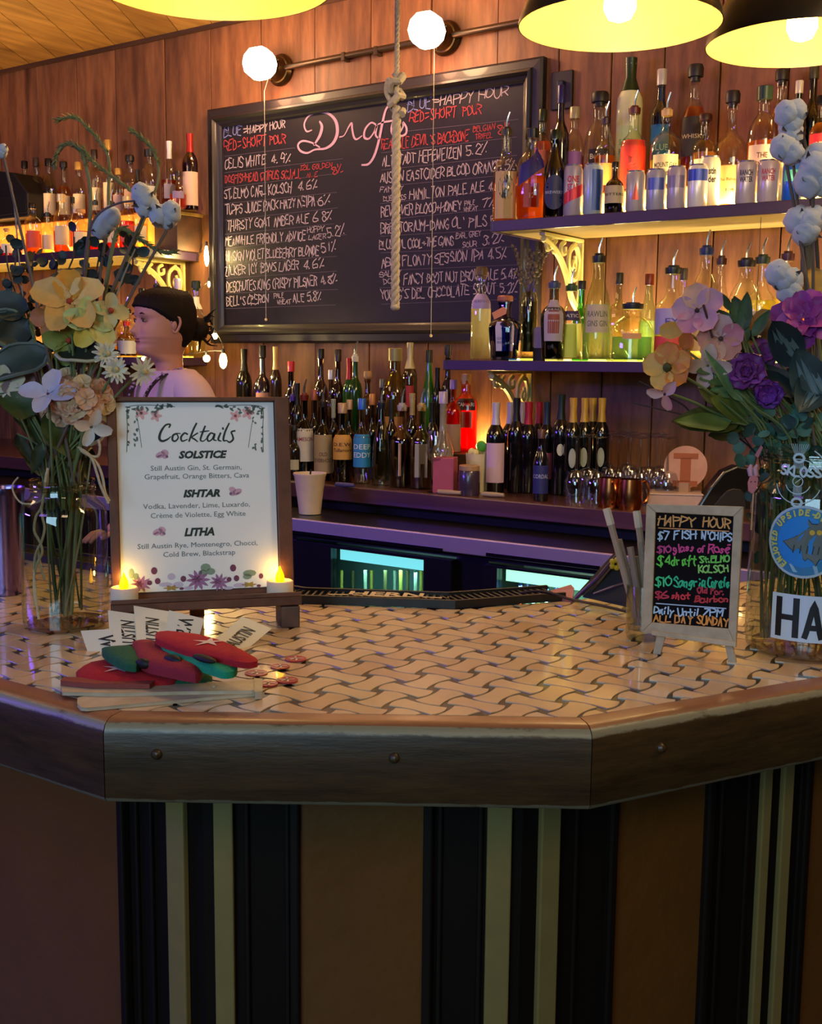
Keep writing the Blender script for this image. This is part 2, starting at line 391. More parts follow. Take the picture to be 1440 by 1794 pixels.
for i in range(3):
    mb = MB(); n = len(prof); vs = []
    for e in (i, i + 1):
        for k, p in enumerate(prof):
            q = Vector(OFF[k][e]); dd = Vector(OFF[k][i + 1 if e == i else i]) - q; q = q + dd.normalized() * .0006
            vs.append((q.x, q.y, p[1]))
    # the bar's parent sits at z=0 so object z equals world z
    mb.add(vs, [(k, (k + 1) % n, n + (k + 1) % n, n + k) for k in range(n)] + [tuple(range(n - 1, -1, -1)), tuple(range(n, 2 * n))])
    fb = mb.build('fascia_board', FM, bar, smooth=True, angle=50)
    # screw plugs
    a, b = Vector(OUT[i]), Vector(OUT[i + 1])
    if i == 0: ts = [(b - a).length - .35]
    elif i == 1: ts = [.055, .30]
    else: ts = [.09, .5]
    for t in ts:
        d = (b - a).normalized(); p = a + d * t; nn = -NS[i]
        MB().ball((p.x, p.y, 1.035), (.006, .006, .006), 8, 6, fn=lambda q: 1).build('screw_plug', FM, fb, smooth=True)
# slab under the tiles
poly = [E0[0], E0[1], E0[2], E0[3], INN[4], INN[3], INN[2], INN[1], INN[0]]
GROUT = M('140c0a', .35, coat=.6)
MB().prism(poly, 1.03, ZT - .0012).build('grout_bed', GROUT, bar)
MB().prism([OFF[0][0], OFF[0][1], OFF[0][2], OFF[0][3], INN[4], INN[3], INN[2], INN[1], INN[0]], .99, 1.03).build('top_slab', M('1a1310', .7), bar)
def tile_mat():
    m, nt, b, o = nodes('glazed_tile'); inf = nt.nodes.new('ShaderNodeObjectInfo')
    c = mixc(nt, inf.outputs['Random'], L('cbab84'), L('e2c8a2')); g = noise(nt, texco(nt), 60, 4)
    c = mixc(nt, .3, c, ramp(nt, g, .3, .8, (.75, .7, .65), (1, 1, 1)), 'MULTIPLY'); nt.links.new(c, b.inputs['Base Color'])
    b.inputs['Roughness'].default_value = .34; b.inputs['Coat Weight'].default_value = .8; b.inputs['Coat Roughness'].default_value = .06
    return m
TM = tile_mat()
ax, ay, ox, oy = .04689, .0439, -.789, -2.779
cells = []
def tile_poly(i, j):
    cx, cy_ = ox + (i + .5) * ax, oy + (j + .5) * ay; e, jt, cv = .118, .034, .088
    P = []; N = 6
    u, v = .5 + e - jt, .5 - e - jt          # half length / half width in cell units
    # long sides concave, short ends convex; slight twist so that the joints run as S-curves
    for k in range(N + 1):
        t = -1 + 2 * k / N; P.append((t * u, -v + cv * (1 - t * t)))
    for k in range(1, N):
        t = -1 + 2 * k / N; P.append((u + cv * (1 - t * t), t * v))
    for k in range(N + 1):
        t = 1 - 2 * k / N; P.append((t * u, v - cv * (1 - t * t)))
    for k in range(1, N):
        t = 1 - 2 * k / N; P.append((-u - cv * (1 - t * t), t * v))
    if (i + j) % 2: Q = [(p[0], p[1]) for p in P]
    else: Q = [(-p[1], p[0]) for p in P]
    return [(cx + q[0] * ax, cy_ + q[1] * ay) for q in Q]
E1 = offs(.0355)
for i in range(-52, 24):
    for j in range(-4, 40):
        cx, cy_ = ox + (i + .5) * ax, oy + (j + .5) * ay
        if min((Vector((cx, cy_)) - Vector(OUT[k])).dot(NS[k]) for k in range(3)) < .0: continue
        P = tile_poly(i, j)
        for k in range(3):
            P = clip(P, E1[k][0], E1[k][1], NS[k].x, NS[k].y)
            if len(P) < 3: break
        if len(P) < 3: continue
        # inner edge: nearest segment decides
        best = None
        for k in range(4):
            a, b = Vector(INN[k]), Vector(INN[k + 1]); d = b - a; t = max(0, min(1, (Vector((cx, cy_)) - a).dot(d) / d.length_squared))
            q = a + d * t; ds = (Vector((cx, cy_)) - q).length
            if best is None or ds < best[0] - 1e-9: best = (ds, k)
        k = best[1]; a, b = Vector(INN[k]), Vector(INN[k + 1]); d = (b - a).normalized()
        P = clip(P, a.x - d.y * -.006, a.y - d.x * .006, d.y, -d.x)
        if len(P) < 3: continue
        ar = abs(sum(P[q][0] * P[(q + 1) % len(P)][1] - P[(q + 1) % len(P)][0] * P[q][1] for q in range(len(P)))) / 2
        if ar < 4e-5: continue
        c3 = Vector((cx, cy_, ZT)); dd = c3 - CAM; z = dd.dot(FW); px = 720 + F * dd.dot(RT) / z
        inview = -60 < px < 1500
        cells.append((0 if inview else 1, z, P))
cells.sort(key=lambda c: (c[0], c[1]))
rest = MB()
for n, (f, z, P) in enumerate(cells):
    if n < 300 and f == 0: MB().prism(P, ZT - .003, ZT).build('tile', TM, bar)
    else: rest.prism(P, ZT - .003, ZT)
if rest.v: rest.build('tile_field', TM, bar)['kind'] = 'stuff'
# bar body
B0 = offs(.2); BODY = M('120a04', .7, spec=.2); INB = [(p[0] - .0, p[1]) for p in INN]
inn2 = [(-3.2, -2.45), (-1.12, -2.45), (-.93, -2.33), (-.84, -2.16), (-.32, -1.15)]
MB().prism([B0[0], B0[1], B0[2], B0[3]] + inn2[::-1], 0, .99).build('carcass', BODY, bar)
PAN = M('6c441a', .34, coat=.5, vary=.3, ns=5, bm=1.0, bs=22); OLIVE = M('8a7846', .5, vary=.15); BLK = M('140b04', .6, spec=.3)
def face(seg, t0, t1, z0, z1, d0, d1, name, mat, bev=0):
    a, b = Vector(B0[seg]), Vector(B0[seg + 1]); d = (b - a).normalized(); n = -NS[seg]
    P = [a + d * t0 + n * d0, a + d * t1 + n * d0, a + d * t1 + n * d1, a + d * t0 + n * d1]
    return MB().prism([tuple(p) for p in P], z0, z1).build(name, mat, bar, bevel=bev)
def tpos(seg, px, y=1600):      # distance along body segment of a pixel column
    a, b = Vector(B0[seg]), Vector(B0[seg + 1]); d = (b - a).normalized(); r = ray(px, y); r2 = Vector((r.x, r.y)); c2 = Vector((CAM.x, CAM.y))
    # solve a + d t = c2 + r2 s
    det = d.x * -r2.y + r2.x * d.y; q = c2 - a
    return (q.x * -r2.y + r2.x * q.y) / det
for seg, lst in ((0, [('g', 303, 333), ('p', -330, 221)]), (1, [('g', 378, 412), ('p', 527, 740), ('g', 850, 893)]), (2, [('g', 938, 971), ('p', 1068, 1222), ('g', 1318, 1333), ('g', 1353, 1370), ('p', 1400, 1560), ('g', 1640, 1652)])):
    rails = []
    for kind, pa, pb in lst:
        t0, t1 = tpos(seg, pa), tpos(seg, pb)
        if kind == 'g':
            face(seg, t0, t1, .06, .99, 0, .010, 'pilaster_strip', OLIVE, .002)
        else:
            top_ = {(1, 527): .953, (2, 1068): .958}.get((seg, pa), .985)
            face(seg, t0, t1, .2, top_, 0, .004, 'inset_panel', PAN)
            m = .05
            face(seg, t0 - .012, t0, .18, top_ + .012, 0, .014, 'panel_moulding', BLK, .003); face(seg, t1, t1 + .012, .18, top_ + .012, 0, .014, 'panel_moulding', BLK, .003)
            face(seg, t0, t1, .18, .2, 0, .014, 'panel_moulding', BLK, .003)
            if top_ < .98: face(seg, t0, t1, top_, top_ + .012, 0, .014, 'panel_moulding', BLK, .003)
for seg, pxs in ((1, [430, 500, 765, 835]), (2, [1000, 1250, 1296, 1386]), (0, [243, 268])):
    for p in pxs:
        t = tpos(seg, p); face(seg, t, t + .006, .06, .99, 0, .006, 'bead', BLK, .002)

# ================================================================ back wall furniture
SHF = M('34203c', .42, coat=.25, vary=.25, ns=12); SHU = wood('7c6838', '9a8450', .55, (.15, 1, 1), var=False)
def shelf(xa, xb, ya, yb, zt, th, label):
    t = thing('wall_shelf', label, 'shelf', ((xa + xb) / 2, -.1, zt - th))
    MB().b2((xa, ya, zt - .012), (xb, yb, zt)).build('shelf_top', M('3a2a22', .4, coat=.3), t)
    MB().b2((xa, ya - .012, zt - th), (xb, ya, zt)).build('front_edge', SHF, t, bevel=.002)
    MB().b2((xa - .012, ya - .012, zt - th), (xa, yb, zt)).build('side_edge', SHF, t, bevel=.002)
    MB().b2((xb, ya - .012, zt - th), (xb + .012, yb, zt)).build('side_edge', SHF, t, bevel=.002)
    MB().b2((xa, ya, zt - th + .004), (xb, yb, zt - .012)).build('soffit', SHU, t)
    return t
ZA, ZB, ZC = 1.90, 1.443, 1.015
shelf(-1.985, .4, -.36, -.008, ZA, .036, 'upper right wall shelf with a violet-lit front edge carrying cans and bottles')
shelf(-2.165, .4, -.36, -.008, ZB, .034, 'lower right wall shelf carrying clear gin bottles')
shelf(-6.2, -3.72, -.36, -.008, ZA, .036, 'upper left wall shelf crowded with amber bottles beside the chalkboard')
shelf(-6.2, -3.68, -.36, -.008, ZB, .034, 'lower left wall shelf behind the bartender')
def bracket(x, zt, label):
    t = thing('shelf_bracket', label, 'bracket', (x, -.02, zt - .25)); m = M('d9cf86', .45, metal=.1)
    w_ = .022
    def pl(pts, r=.008, name='scroll'):
        mb = MB(); pts = cat([(x, p[0], zt + p[1]) for p in pts], 5); mb.tube(pts, r, 6); return mb.build(name, m, t, smooth=True)
    MB().b2((x - w_ / 2, -.30, zt - .012), (x + w_ / 2, -.012, zt)).build('top_bar', m, t, bevel=.002)
    MB().b2((x - w_ / 2, -.024, zt - .25), (x + w_ / 2, -.012, zt - .012)).build('back_bar', m, t, bevel=.002)
    pl([(-.29, -.02), (-.23, -.04), (-.17, -.075), (-.12, -.13), (-.08, -.2), (-.03, -.24)], .012, 'curved_strut')
    pl([(-.06, -.02), (-.1, -.05), (-.105, -.1), (-.08, -.14), (-.045, -.13), (-.03, -.08), (-.045, -.035), (-.07, -.03)], .009)
    pl([(-.066, -.075), (-.075, -.095), (-.062, -.108), (-.052, -.09), (-.06, -.06)], .007)
    pl([(-.14, -.02), (-.165, -.035), (-.16, -.06), (-.135, -.055), (-.135, -.035)], .008)
    pl([(-.2, -.02), (-.225, -.04), (-.215, -.06), (-.195, -.05)], .007); pl([(-.24, -.02), (-.27, -.035), (-.262, -.055), (-.245, -.05)], .007)
    pl([(-.08, -.19), (-.055, -.215), (-.035, -.2), (-.03, -.16)], .007)
bracket(-1.84, ZA - .036, 'pale scrollwork bracket under the upper right shelf')
bracket(-3.80, ZA - .036, 'pale scrollwork bracket under the upper left shelf, above the bartender')
bracket(-2.03, ZB - .034, 'pale scrollwork bracket under the lower right shelf, above the wine bottles')
# lit display steps
def step(xa, xb, y0_, y1_, z0, z1, label, col, s, r=.0):
    t = thing('lit_display_step', label, 'light box', ((xa + xb) / 2, (y0_ + y1_) / 2, z0))
    MB().b2((xa, y0_, z0), (xb, y1_, z1)).build('diffuser', emis(col, s), t)
    MB().b2((xa, y0_ - .004, z1), (xb, y1_, z1 + .004)).build('top_plate', glass('fff0c0', .1), t)
    return t
step(-1.95, .38, -.20, -.03, ZA, ZA + .085, 'glowing yellow display step under the back row on the upper right shelf', 'ffc860', 1.25)
step(-5.9, -3.82, -.16, -.03, ZA, ZA + .166, 'glowing amber display step behind the bottles of the upper left shelf', 'ffa03c', .28)
def strip(xa, xb, y, z, label, col, s, e, lc):
    t = thing('led_strip', label, 'light strip', ((xa + xb) / 2, y, z))
    MB().b2((xa, y - .006, z), (xb, y + .006, z + .008)).build('tape', emis(col, s), t)
    n = max(1, int((xb - xa) / .55))
    for i in range(n):
        xx = xa + (i + .5) * (xb - xa) / n
        d = bpy.data.lights.new('led_light', 'AREA'); d.shape = 'RECTANGLE'; d.size = (xb - xa) / n * .9; d.size_y = .02; d.energy = e / n; d.color = lc
        o = bpy.data.objects.new('led_light', d); COL.objects.link(o); o.location = (xx, y, z + .014); o.rotation_euler = (pi, 0, 0)
strip(-2.1, .35, -.045, ZB, 'yellow light strip behind the gin bottles on the lower right shelf', 'ffee80', 5, 30, (1.0, .76, .36))
strip(-1.75, .35, -.215, ZA, 'yellow light strip behind the cans on the upper right shelf', 'ffd060', 7, 32, (1.0, .70, .26))
strip(-6.0, -3.8, -.215, ZA, 'amber light strip behind the bottles on the upper left shelf', 'ffb040', 5, 11, (1.0, .55, .16))
strip(-5.6, -3.72, -.045, ZB, 'amber light strip on the lower left shelf behind the bartender', 'ffb040', 5, 12, (1.0, .62, .15))
# back bar
CW = wood('3a2118', '6a4130', .35, (.12, 1, 1), coat=.4, var=False)
bb = thing('back_bar_counter', 'long dark wooden back bar counter carrying the liquor bottles', 'counter', (-2, -.3, 0))
MB().b2((-6.2, -.66, ZC - .012), (.6, -.014, ZC)).build('worktop', CW, bb, bevel=.002)
MB().b2((-6.2, -.675, ZC - .052), (.6, -.66, ZC)).build('front_edge', wood('3a1d2a', '5e3a3c', .4, (.12, 1, 1), coat=.3, var=False), bb, bevel=.003)
MB().b2((-6.2, -.60, 0), (.6, -.57, ZC - .012)).build('back_panel', M('0b0908', .6), bb)
co = thing('bottle_cooler', 'long black back bar cooler with a steel top edge lit violet', 'cooler', (-2, -.75, 0))
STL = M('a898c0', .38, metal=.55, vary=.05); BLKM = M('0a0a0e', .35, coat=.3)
MB().b2((-4.2, -.93, .925), (.5, -.677, .935)).build('steel_top', M('2a2522', .3, metal=.9), co)
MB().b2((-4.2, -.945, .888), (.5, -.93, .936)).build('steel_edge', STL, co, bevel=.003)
MB().b2((-4.2, -.90, .868), (.5, -.68, .9)).build('top_housing', BLKM, co)
MB().b2((-4.2, -.90, 0), (.5, -.68, .12)).build('plinth', BLKM, co)
MB().b2((-4.2, -.69, .1), (.5, -.68, .87)).build('cabinet_back', M('5c7876', .5), co)
def px_x(px, y, v): return aty(px, y, v).x
doors = [(px_x(520, 940, -.9), px_x(590, 950, -.9), px_x(752, 970, -.9), px_x(800, 975, -.9)), (px_x(856, 985, -.9), px_x(880, 990, -.9), px_x(1040, 1010, -.9), px_x(1075, 1015, -.9))]
zt = [aty(590, 958, -.9).z, aty(880, 993, -.9).z]
MB().b2((-4.2, -.9, .1), (doors[0][0], -.69, .868)).build('cabinet_side', BLKM, co)
MB().b2((doors[0][3], -.9, .1), (doors[1][0], -.69, .868)).build('cabinet_side', BLKM, co)
MB().b2((doors[1][3], -.9, .1), (.5, -.69, .868)).build('cabinet_side', BLKM, co)
for k, (a, b, c, d) in enumerate(doors):
    z1 = zt[k]
    dr = MB().b2((a, -.93, .12), (b, -.90, .862)).b2((c, -.93, .12), (d, -.90, .862)).b2((b, -.93, z1), (c, -.90, .862)).b2((b, -.93, .12), (c, -.90, .18)).build('cooler_door', BLKM, co)
    MB().b2((b, -.918, .18), (c, -.912, z1)).build('door_pane', glass('d8f4ee', .10), dr)
    MB().b2((a + .02, -.95, z1 + .035), (d - .02, -.93, z1 + .045)).build('door_handle', M('22202a', .3, metal=.8), dr)
    MB().b2((b + .01, -.895, z1 - .04), (c - .01, -.87, z1 - .005)).build('interior_lamp', emis('9fe4f4' if k == 0 else 'd8ffe0', 1.3 if k == 0 else 1.6), co)
    MB().b2((b - .06, -.89, .44), (c + .06, -.70, .445)).build('wire_rack', M('888888', .3, metal=1), co)
    area('cooler_light', ((b + c) / 2, -.88, z1 - .06), ((b + c) / 2, -.78, .4), (c - b) * .8, .9 if k == 0 else 2.2, (.7, 1.0, .92) if k == 0 else (.85, 1, .75), .04)

# ================================================================ bottles and cans
PR = {  # (radius fraction, height fraction)
 'wine': [(.9, 0), (1, .02), (1, .60), (.96, .65), (.78, .71), (.5, .755), (.40, .79), (.37, .85), (.37, .96), (.42, .965), (.42, 1)],
 'liq': [(.92, 0), (1, .02), (1, .55), (.96, .60), (.8, .65), (.5, .70), (.40, .74), (.37, .80), (.37, .95), (.43, .955), (.43, 1)],
 'tall': [(.92, 0), (1, .02), (1, .66), (.95, .71), (.72, .76), (.46, .80), (.40, .84), (.38, .95), (.44, .955), (.44, 1)],
 'squat': [(.85, 0), (1, .04), (1, .45), (.97, .55), (.85, .64), (.6, .70), (.36, .73), (.28, .78), (.26, .94), (.33, .95), (.33, 1)],
 'dome': [(.9, 0), (1, .03), (1, .52), (.95, .62), (.82, .70), (.6, .77), (.42, .81), (.38, .86), (.38, .95), (.46, .955), (.46, 1)],
 'cone': [(.95, 0), (1, .03), (.97, .3), (.9, .5), (.72, .65), (.52, .74), (.40, .82), (.35, .95), (.42, .955), (.42, 1)],
 'champ': [(.9, 0), (1, .02), (1, .45), (.93, .55), (.72, .67), (.5, .78), (.38, .88), (.34, .96), (.40, .965), (.40, 1)],
 'flare': [(.80, 0), (.84, .03), (1, .55), (.97, .62), (.7, .70), (.42, .74), (.38, .8), (.37, .95), (.43, .955), (.43, 1)],
 'beer': [(.92, 0), (1, .03), (1, .55), (.92, .62), (.65, .73), (.48, .80), (.42, .9), (.46, .93), (.46, 1)],
 'bulb': [(.7, 0), (.95, .08), (1, .25), (.92, .42), (.6, .55), (.35, .62), (.3, .7), (.3, .95), (.36, .96), (.36, 1)],
}
def prof_r(P, f):
    for (r0, h0), (r1, h1) in zip(P, P[1:]):
        if h0 <= f <= h1: return r0 + (r1 - r0) * ((f - h0) / max(h1 - h0, 1e-6))
    return P[-1][0]
CHROME = M('c8c8cc', .18, metal=1, vary=0); BLKP = M('0c0c10', .35, vary=0)
FUSED = {}
def sect(r, a, sq):
    if not sq: return r
    e = 2 + sq * 6; rr = r / ((abs(cos(a)) ** e + abs(sin(a)) ** e) ** (1 / e)); return r + (rr - r) * .75
def bottle(label, X, Y, z0, H, r, shape='liq', glassc='f4f6ee', liq=None, lvl=.5, cap='black', lab=None, lab2=None, sq=0, group=None,
           catg='bottle', opaque=False, spout=True, face=None, n=20, gl=.12, name='liquor_bottle'):
    """lab = (color, z0f, z1f, half_angle_deg, text, text color, text height fraction[, kind])"""
    P = PR[shape]; t = thing(name, label, catg, (X, Y, z0), group)
    kind, _, cc = (cap or 'none').partition(':')
    caph = {'none': 0, 'black': .07, 'screw': .085, 'cork': .10, 'wood': .11, 'foil': .0, 'pour': .05, 'dark': .07, 'knob': .12}.get(kind, .07) * H
    Hb = H - caph; ph = atan2(CAM.y - Y, CAM.x - X) if face is None else face
    vis = M(glassc, .12, coat=.6, vary=.05) if opaque else glass(glassc, gl)
    prof = [(a * r, z0 + .0005 + b * (Hb - .0005)) for a, b in P]
    MB().lathe([(p[0], p[1]) for p in prof], (X, Y, 0), n, sq=sq, phase=ph).build('glass_body', vis, t, smooth=True)
    if liq and not opaque:
        q = [(a * r * .93, z0 + .006 + b * (Hb - .006)) for a, b in P if b < lvl] + [(prof_r(P, lvl) * r * .93, z0 + .006 + lvl * (Hb - .006))]
        MB().lathe(q, (X, Y, 0), n, sq=sq, phase=ph).build('liquid', liquid(liq), t, smooth=True)
    rn = P[-1][0] * r
    if kind == 'pour':
        m = BLKP if not cc else M(cc, .35, vary=0)
        MB().lathe([(rn * 1.05, z0 + Hb - .012), (rn * 1.12, z0 + Hb), (rn * 1.12, z0 + Hb + caph * .5), (rn * .8, z0 + Hb + caph * .55), (rn * .7, z0 + H)], (X, Y, 0), 12).build('pourer_collar', m, t, smooth=True)
        d = Vector((cos(ph + 1.1), sin(ph + 1.1), 0)); b = Vector((X, Y, z0 + H - .002))
        MB().tube([b, b + Vector((0, 0, .018)), b + Vector((0, 0, .034)) + d * .004, b + Vector((0, 0, .05)) + d * .01], [.0045, .0042, .0036, .003], 8).build('pour_spout', CHROME, t, smooth=True)
    elif kind == 'foil':
        zb = z0 + Hb * .76; MB().lathe([(prof_r(P, .76) * r * 1.03, zb), (prof_r(P, .86) * r * 1.04, z0 + Hb * .86), (rn * 1.03, z0 + Hb * .97), (rn * 1.06, z0 + Hb + .001), (rn * .9, z0 + Hb + .002)], (X, Y, 0), 14).build('capsule', M(cc or 'b8a040', .38, metal=.25), t, smooth=True)
    elif kind in ('cork', 'wood', 'knob'):
        col = {'cork': 'b08a5a', 'wood': '5e452c', 'knob': '141216'}[kind] if not cc else cc
        MB().lathe([(rn * .8, z0 + Hb - .004), (rn * .8, z0 + Hb + caph * .18), (rn * 1.25, z0 + Hb + caph * .2), (rn * 1.3, z0 + Hb + caph * .8), (rn * 1.1, z0 + H)], (X, Y, 0), 14).build('stopper', M(col, .45), t, smooth=True)
    elif kind != 'none':
        col = {'black': '101014', 'screw': cc or 'c0c0c0', 'dark': '15221a'}.get(kind, cc or '101014')
        MB().lathe([(rn * 1.08, z0 + Hb - caph * .5), (rn * 1.1, z0 + H - .002), (rn * 1.0, z0 + H)], (X, Y, 0), 16).build('screw_cap', M(col, .35, metal=.2), t, smooth=True)
    for lb, jt in ((lab, 0), (lab2, 0)):
        if not lb: continue
        col, f0, f1, ha = lb[:4]; txt = lb[4] if len(lb) > 4 else None; tc = lb[5] if len(lb) > 5 else '201810'; th = lb[6] if len(lb) > 6 else .25
        kind_ = lb[7] if len(lb) > 7 else 'rect'; ha = radians(ha)
        def fn(u, f, lift=0, rr=1.0):      # u in -1..1, f height fraction
            a = u * ha + (0); R_ = sect(prof_r(P, f) * r, a, sq) * 1.012 + .0006 + lift
            return (X + R_ * cos(a + ph), Y + R_ * sin(a + ph), z0 + f * Hb)
        mb = MB(); nu = 10; nv = 6
        if kind_ == 'round':
            k = 20; fc = (f0 + f1) / 2; vs = [fn(0, fc)] + [fn(.5 * cos(2 * pi * q / k), fc + (f1 - f0) / 2 * sin(2 * pi * q / k)) for q in range(k)] + [fn(cos(2 * pi * q / k), fc + (f1 - f0) / 2 * sin(2 * pi * q / k)) for q in range(k)]
            vs = [fn(0, fc)] + [fn(.5 * cos(2 * pi * q / k), fc + (f1 - f0) / 4 * sin(2 * pi * q / k)) for q in range(k)] + vs[-k:]
            mb.add(vs, [(0, 1 + q, 1 + (q + 1) % k) for q in range(k)] + [(1 + q, 1 + k + q, 1 + k + (q + 1) % k, 1 + (q + 1) % k) for q in range(k)])
        else:
            sl = .12 if kind_ == 'slant' else 0
            vs = [fn(-1 + 2 * i / nu, f0 + (f1 - f0) * j / nv + sl * (-1 + 2 * i / nu)) for j in range(nv + 1) for i in range(nu + 1)]
            mb.add(vs, [(j * (nu + 1) + i, j * (nu + 1) + i + 1, (j + 1) * (nu + 1) + i + 1, (j + 1) * (nu + 1) + i) for j in range(nv) for i in range(nu)])
        lo = mb.build('label', M(col, .55, vary=.05), t, smooth=True)
        if txt:
            lines = txt.split('|'); tb = MB(); fh = (f1 - f0) * Hb; fc = (f0 + f1) / 2
            aw = 2 * ha * r * (.86 if kind_ != 'round' else .8)
            for li, s in enumerate(lines):
                if not s: continue
                ov = fc + ((len(lines) - 1) / 2 - li) * th * (f1 - f0) * 1.15
                def f3(x, y, q, ov=ov): return fn(max(-1, min(1, x / (ha * r))), ov + (y - .35 * th * fh) / Hb, .0006)
                print_text(tb, s, th * fh, f3, off=.012 * th * fh, width=aw if len(s) > 3 else aw * .4)
            tb.build('lettering', M(tc, .6, vary=0), lo)
    return t
def px(label, x, ytop, wpx, v, zs, ybot=None, **k):
    """bottle standing on height zs in the row y=v that fills the photo column x, from ytop down"""
    p = aty(x, (ytop + (ybot or ytop + 120)) / 2, v); q = aty(x, ytop, v); d = depth(p)
    return bottle(label, p.x, v, zs, max(.06, q.z - zs), wpx / 2 * d / F, **k)
def can(label, x, ytop, wpx, v, zs, c0, c1, motif=None, txt=None, tc='2a2a40', group=None, name='drink_can'):
    p = aty(x, ytop + 35, v); q = aty(x, ytop, v); d = depth(p); r = wpx / 2 * d / F; H = q.z - zs; X = p.x
    t = thing(name, label, 'can', (X, v, zs), group); ph = atan2(CAM.y - v, CAM.x - X)
    SILV = M('c9c6cc', .25, metal=.9, vary=.03)
    MB().lathe([(r * .8, zs), (r * .82, zs + .002), (r, zs + .010), (r, zs + H * .90), (r * .86, zs + H - .004)], (X, v, 0), 24, caps=True).build('can_body', M(c0, .3, metal=.2, coat=.3, vary=.03), t, smooth=True)
    MB().lathe([(r * .86, zs + H - .005), (r * .90, zs + H), (r * .86, zs + H), (r * .82, zs + H - .004)], (X, v, 0), 24, caps=True).build('can_rim', SILV, t, smooth=True)
    def fn(u, w_, l=0): a = ph + u / r; return (X + (r + .0008 + l) * cos(a), v + (r + .0008 + l) * sin(a), zs + w_)
    mb = MB()
    if motif == 'band':
        k = 12; vs = [fn((-.9 + 1.8 * i / k) * r, H * (.5 + .28 * j)) for j in (0, 1) for i in range(k + 1)]; mb.add(vs, [(i, i + 1, k + 2 + i, k + 1 + i) for i in range(k)])
    elif motif == 'diag':
        k = 12; vs = [fn((-1.2 + 2.4 * i / k) * r, H * (.22 + .22 * j + .2 * i / k)) for j in (0, 1) for i in range(k + 1)]; mb.add(vs, [(i, i + 1, k + 2 + i, k + 1 + i) for i in range(k)])
    elif motif == 'tri':
        mb.add([fn(-.35 * r, H * .3), fn(.35 * r, H * .3), fn(.05 * r, H * .72), fn(0, H * .3)], [(0, 3, 2), (3, 1, 2)])
    elif motif == 'top':
        k = 12; vs = [fn((-1.2 + 2.4 * i / k) * r, H * (.62 + .26 * j)) for j in (0, 1) for i in range(k + 1)]; mb.add(vs, [(i, i + 1, k + 2 + i, k + 1 + i) for i in range(k)])
    elif motif == 'half':
        k = 10; vs = [fn((-.1 + 1.4 * i / k) * r, H * (.1 + .78 * j)) for j in (0, 1) for i in range(k + 1)]; mb.add(vs, [(i, i + 1, k + 2 + i, k + 1 + i) for i in range(k)])
    if mb.v: mb.build('printed_motif', M(c1, .35, metal=.3, vary=0), t)
    if txt:
        tb = MB()
        for i, s in enumerate(txt.split('|')):
            print_text(tb, s, H * .17, lambda x, y, q, i=i: fn(x, H * (.66 - .15 * i) + y, .0004), width=r * 1.25, off=.0008)
        tb.build('lettering', M(tc, .5, vary=0), t)
    return t
AMB, GOLD, ROSE, DRK = 'ec9c3c', 'f8d070', 'c02018', '3a1408'
vF, vB = -.31, -.12
zU = ZA + .089
# upper right shelf, front row
px('bourbon bottle with a black round badge at the left end of the upper right shelf', 887, 223, 42, vF, ZA, shape='liq', liq=AMB, lvl=.42, cap='pour:30281c', sq=.3, lab=('c8a878', .03, .55, 50, '', '201810', .2), lab2=('1c1a24', .24, .52, 34, 'Treaty|Oak', '9a9088', .25, 'round'))
px('square whisky bottle with a slanted dark blue label beside the round-badged bourbon', 932, 226, 48, vF, ZA, shape='dome', liq='ffa64c', lvl=.50, cap='black', sq=.7, lab=('241c78', .50, .74, 52, '', '8888cc', .3, 'slant'), lab2=('a04048', .14, .42, 30, '12', 'e0b090', .3))
px('dark brown bottle with a navy oval label, left of the first can', 972, 228, 38, vF, ZA, shape='beer', glassc='2a1408', liq='3a1808', lvl=.5, cap='dark', lab=('222a58', .10, .52, 62, 'BREWERY', 'a0a8c8', .12, 'round'), gl=.2)
can('red and silver can, leftmost of the cans on the upper right shelf', 1004, 290, 33, vF, ZA, 'a8a2b4', 'c02438', 'diag', 'ONE|STAR', 'c02438')
can('pale can with a dark blue patch, second from the left', 1039, 288, 34, vF, ZA, '9fb4cc', '20408c', 'half')
px('short brown bottle with cream label between the cans', 1076, 284, 34, vF, ZA, shape='squat', glassc='4a2008', liq='4a1c06', lvl=.5, cap='black', lab=('b0a488', .22, .58, 70, 'BITTERS', '2a2018', .2), gl=.2)
can('silver can with a red triangle, right of the short brown bottle', 1113, 300, 33, vF, ZA, 'a8a4b0', 'c84838', 'tri')
can('plain silver blue can, right of the red triangle can', 1149, 297, 34, vF, ZA, '9a9cb8', '4858a8', 'band')
can('plain silver can, fifth of the close-set cans', 1185, 292, 33, vF, ZA, 'a49cb0', '7a7090', 'band')
can('white can with blue top and teal stripe in front of the tall white can', 1222, 289, 35, vF, ZA, 'd0d0d8', '3048b0', 'top')
can('tall white can with black script and a red heart', 1243, 275, 36, -.25, ZA, 'ece4cc', 'c83828', None, 'Austin|Cider', '282428')
can('silver sparkling water can with dark lettering, left of its twin', 1307, 283, 36, vF, ZA, 'a8a0b0', '404058', None, 'RANCH|WATER', '383450')
can('silver sparkling water can with reddish lettering, right of its twin', 1346, 281, 37, vF, ZA, 'aca2b2', 'b06080', None, 'RANCH|WATER', 'a04058')
can('bright blue and teal can behind the cotton stem on the upper right shelf', 1388, 284, 34, vF, ZA, '1c60c8', '60c8a8', 'band')
px('small cream carton-like bottle behind the bright blue can', 1366, 270, 20, -.27, ZA, shape='dome', glassc='e8d8a0', opaque=True, cap='black')
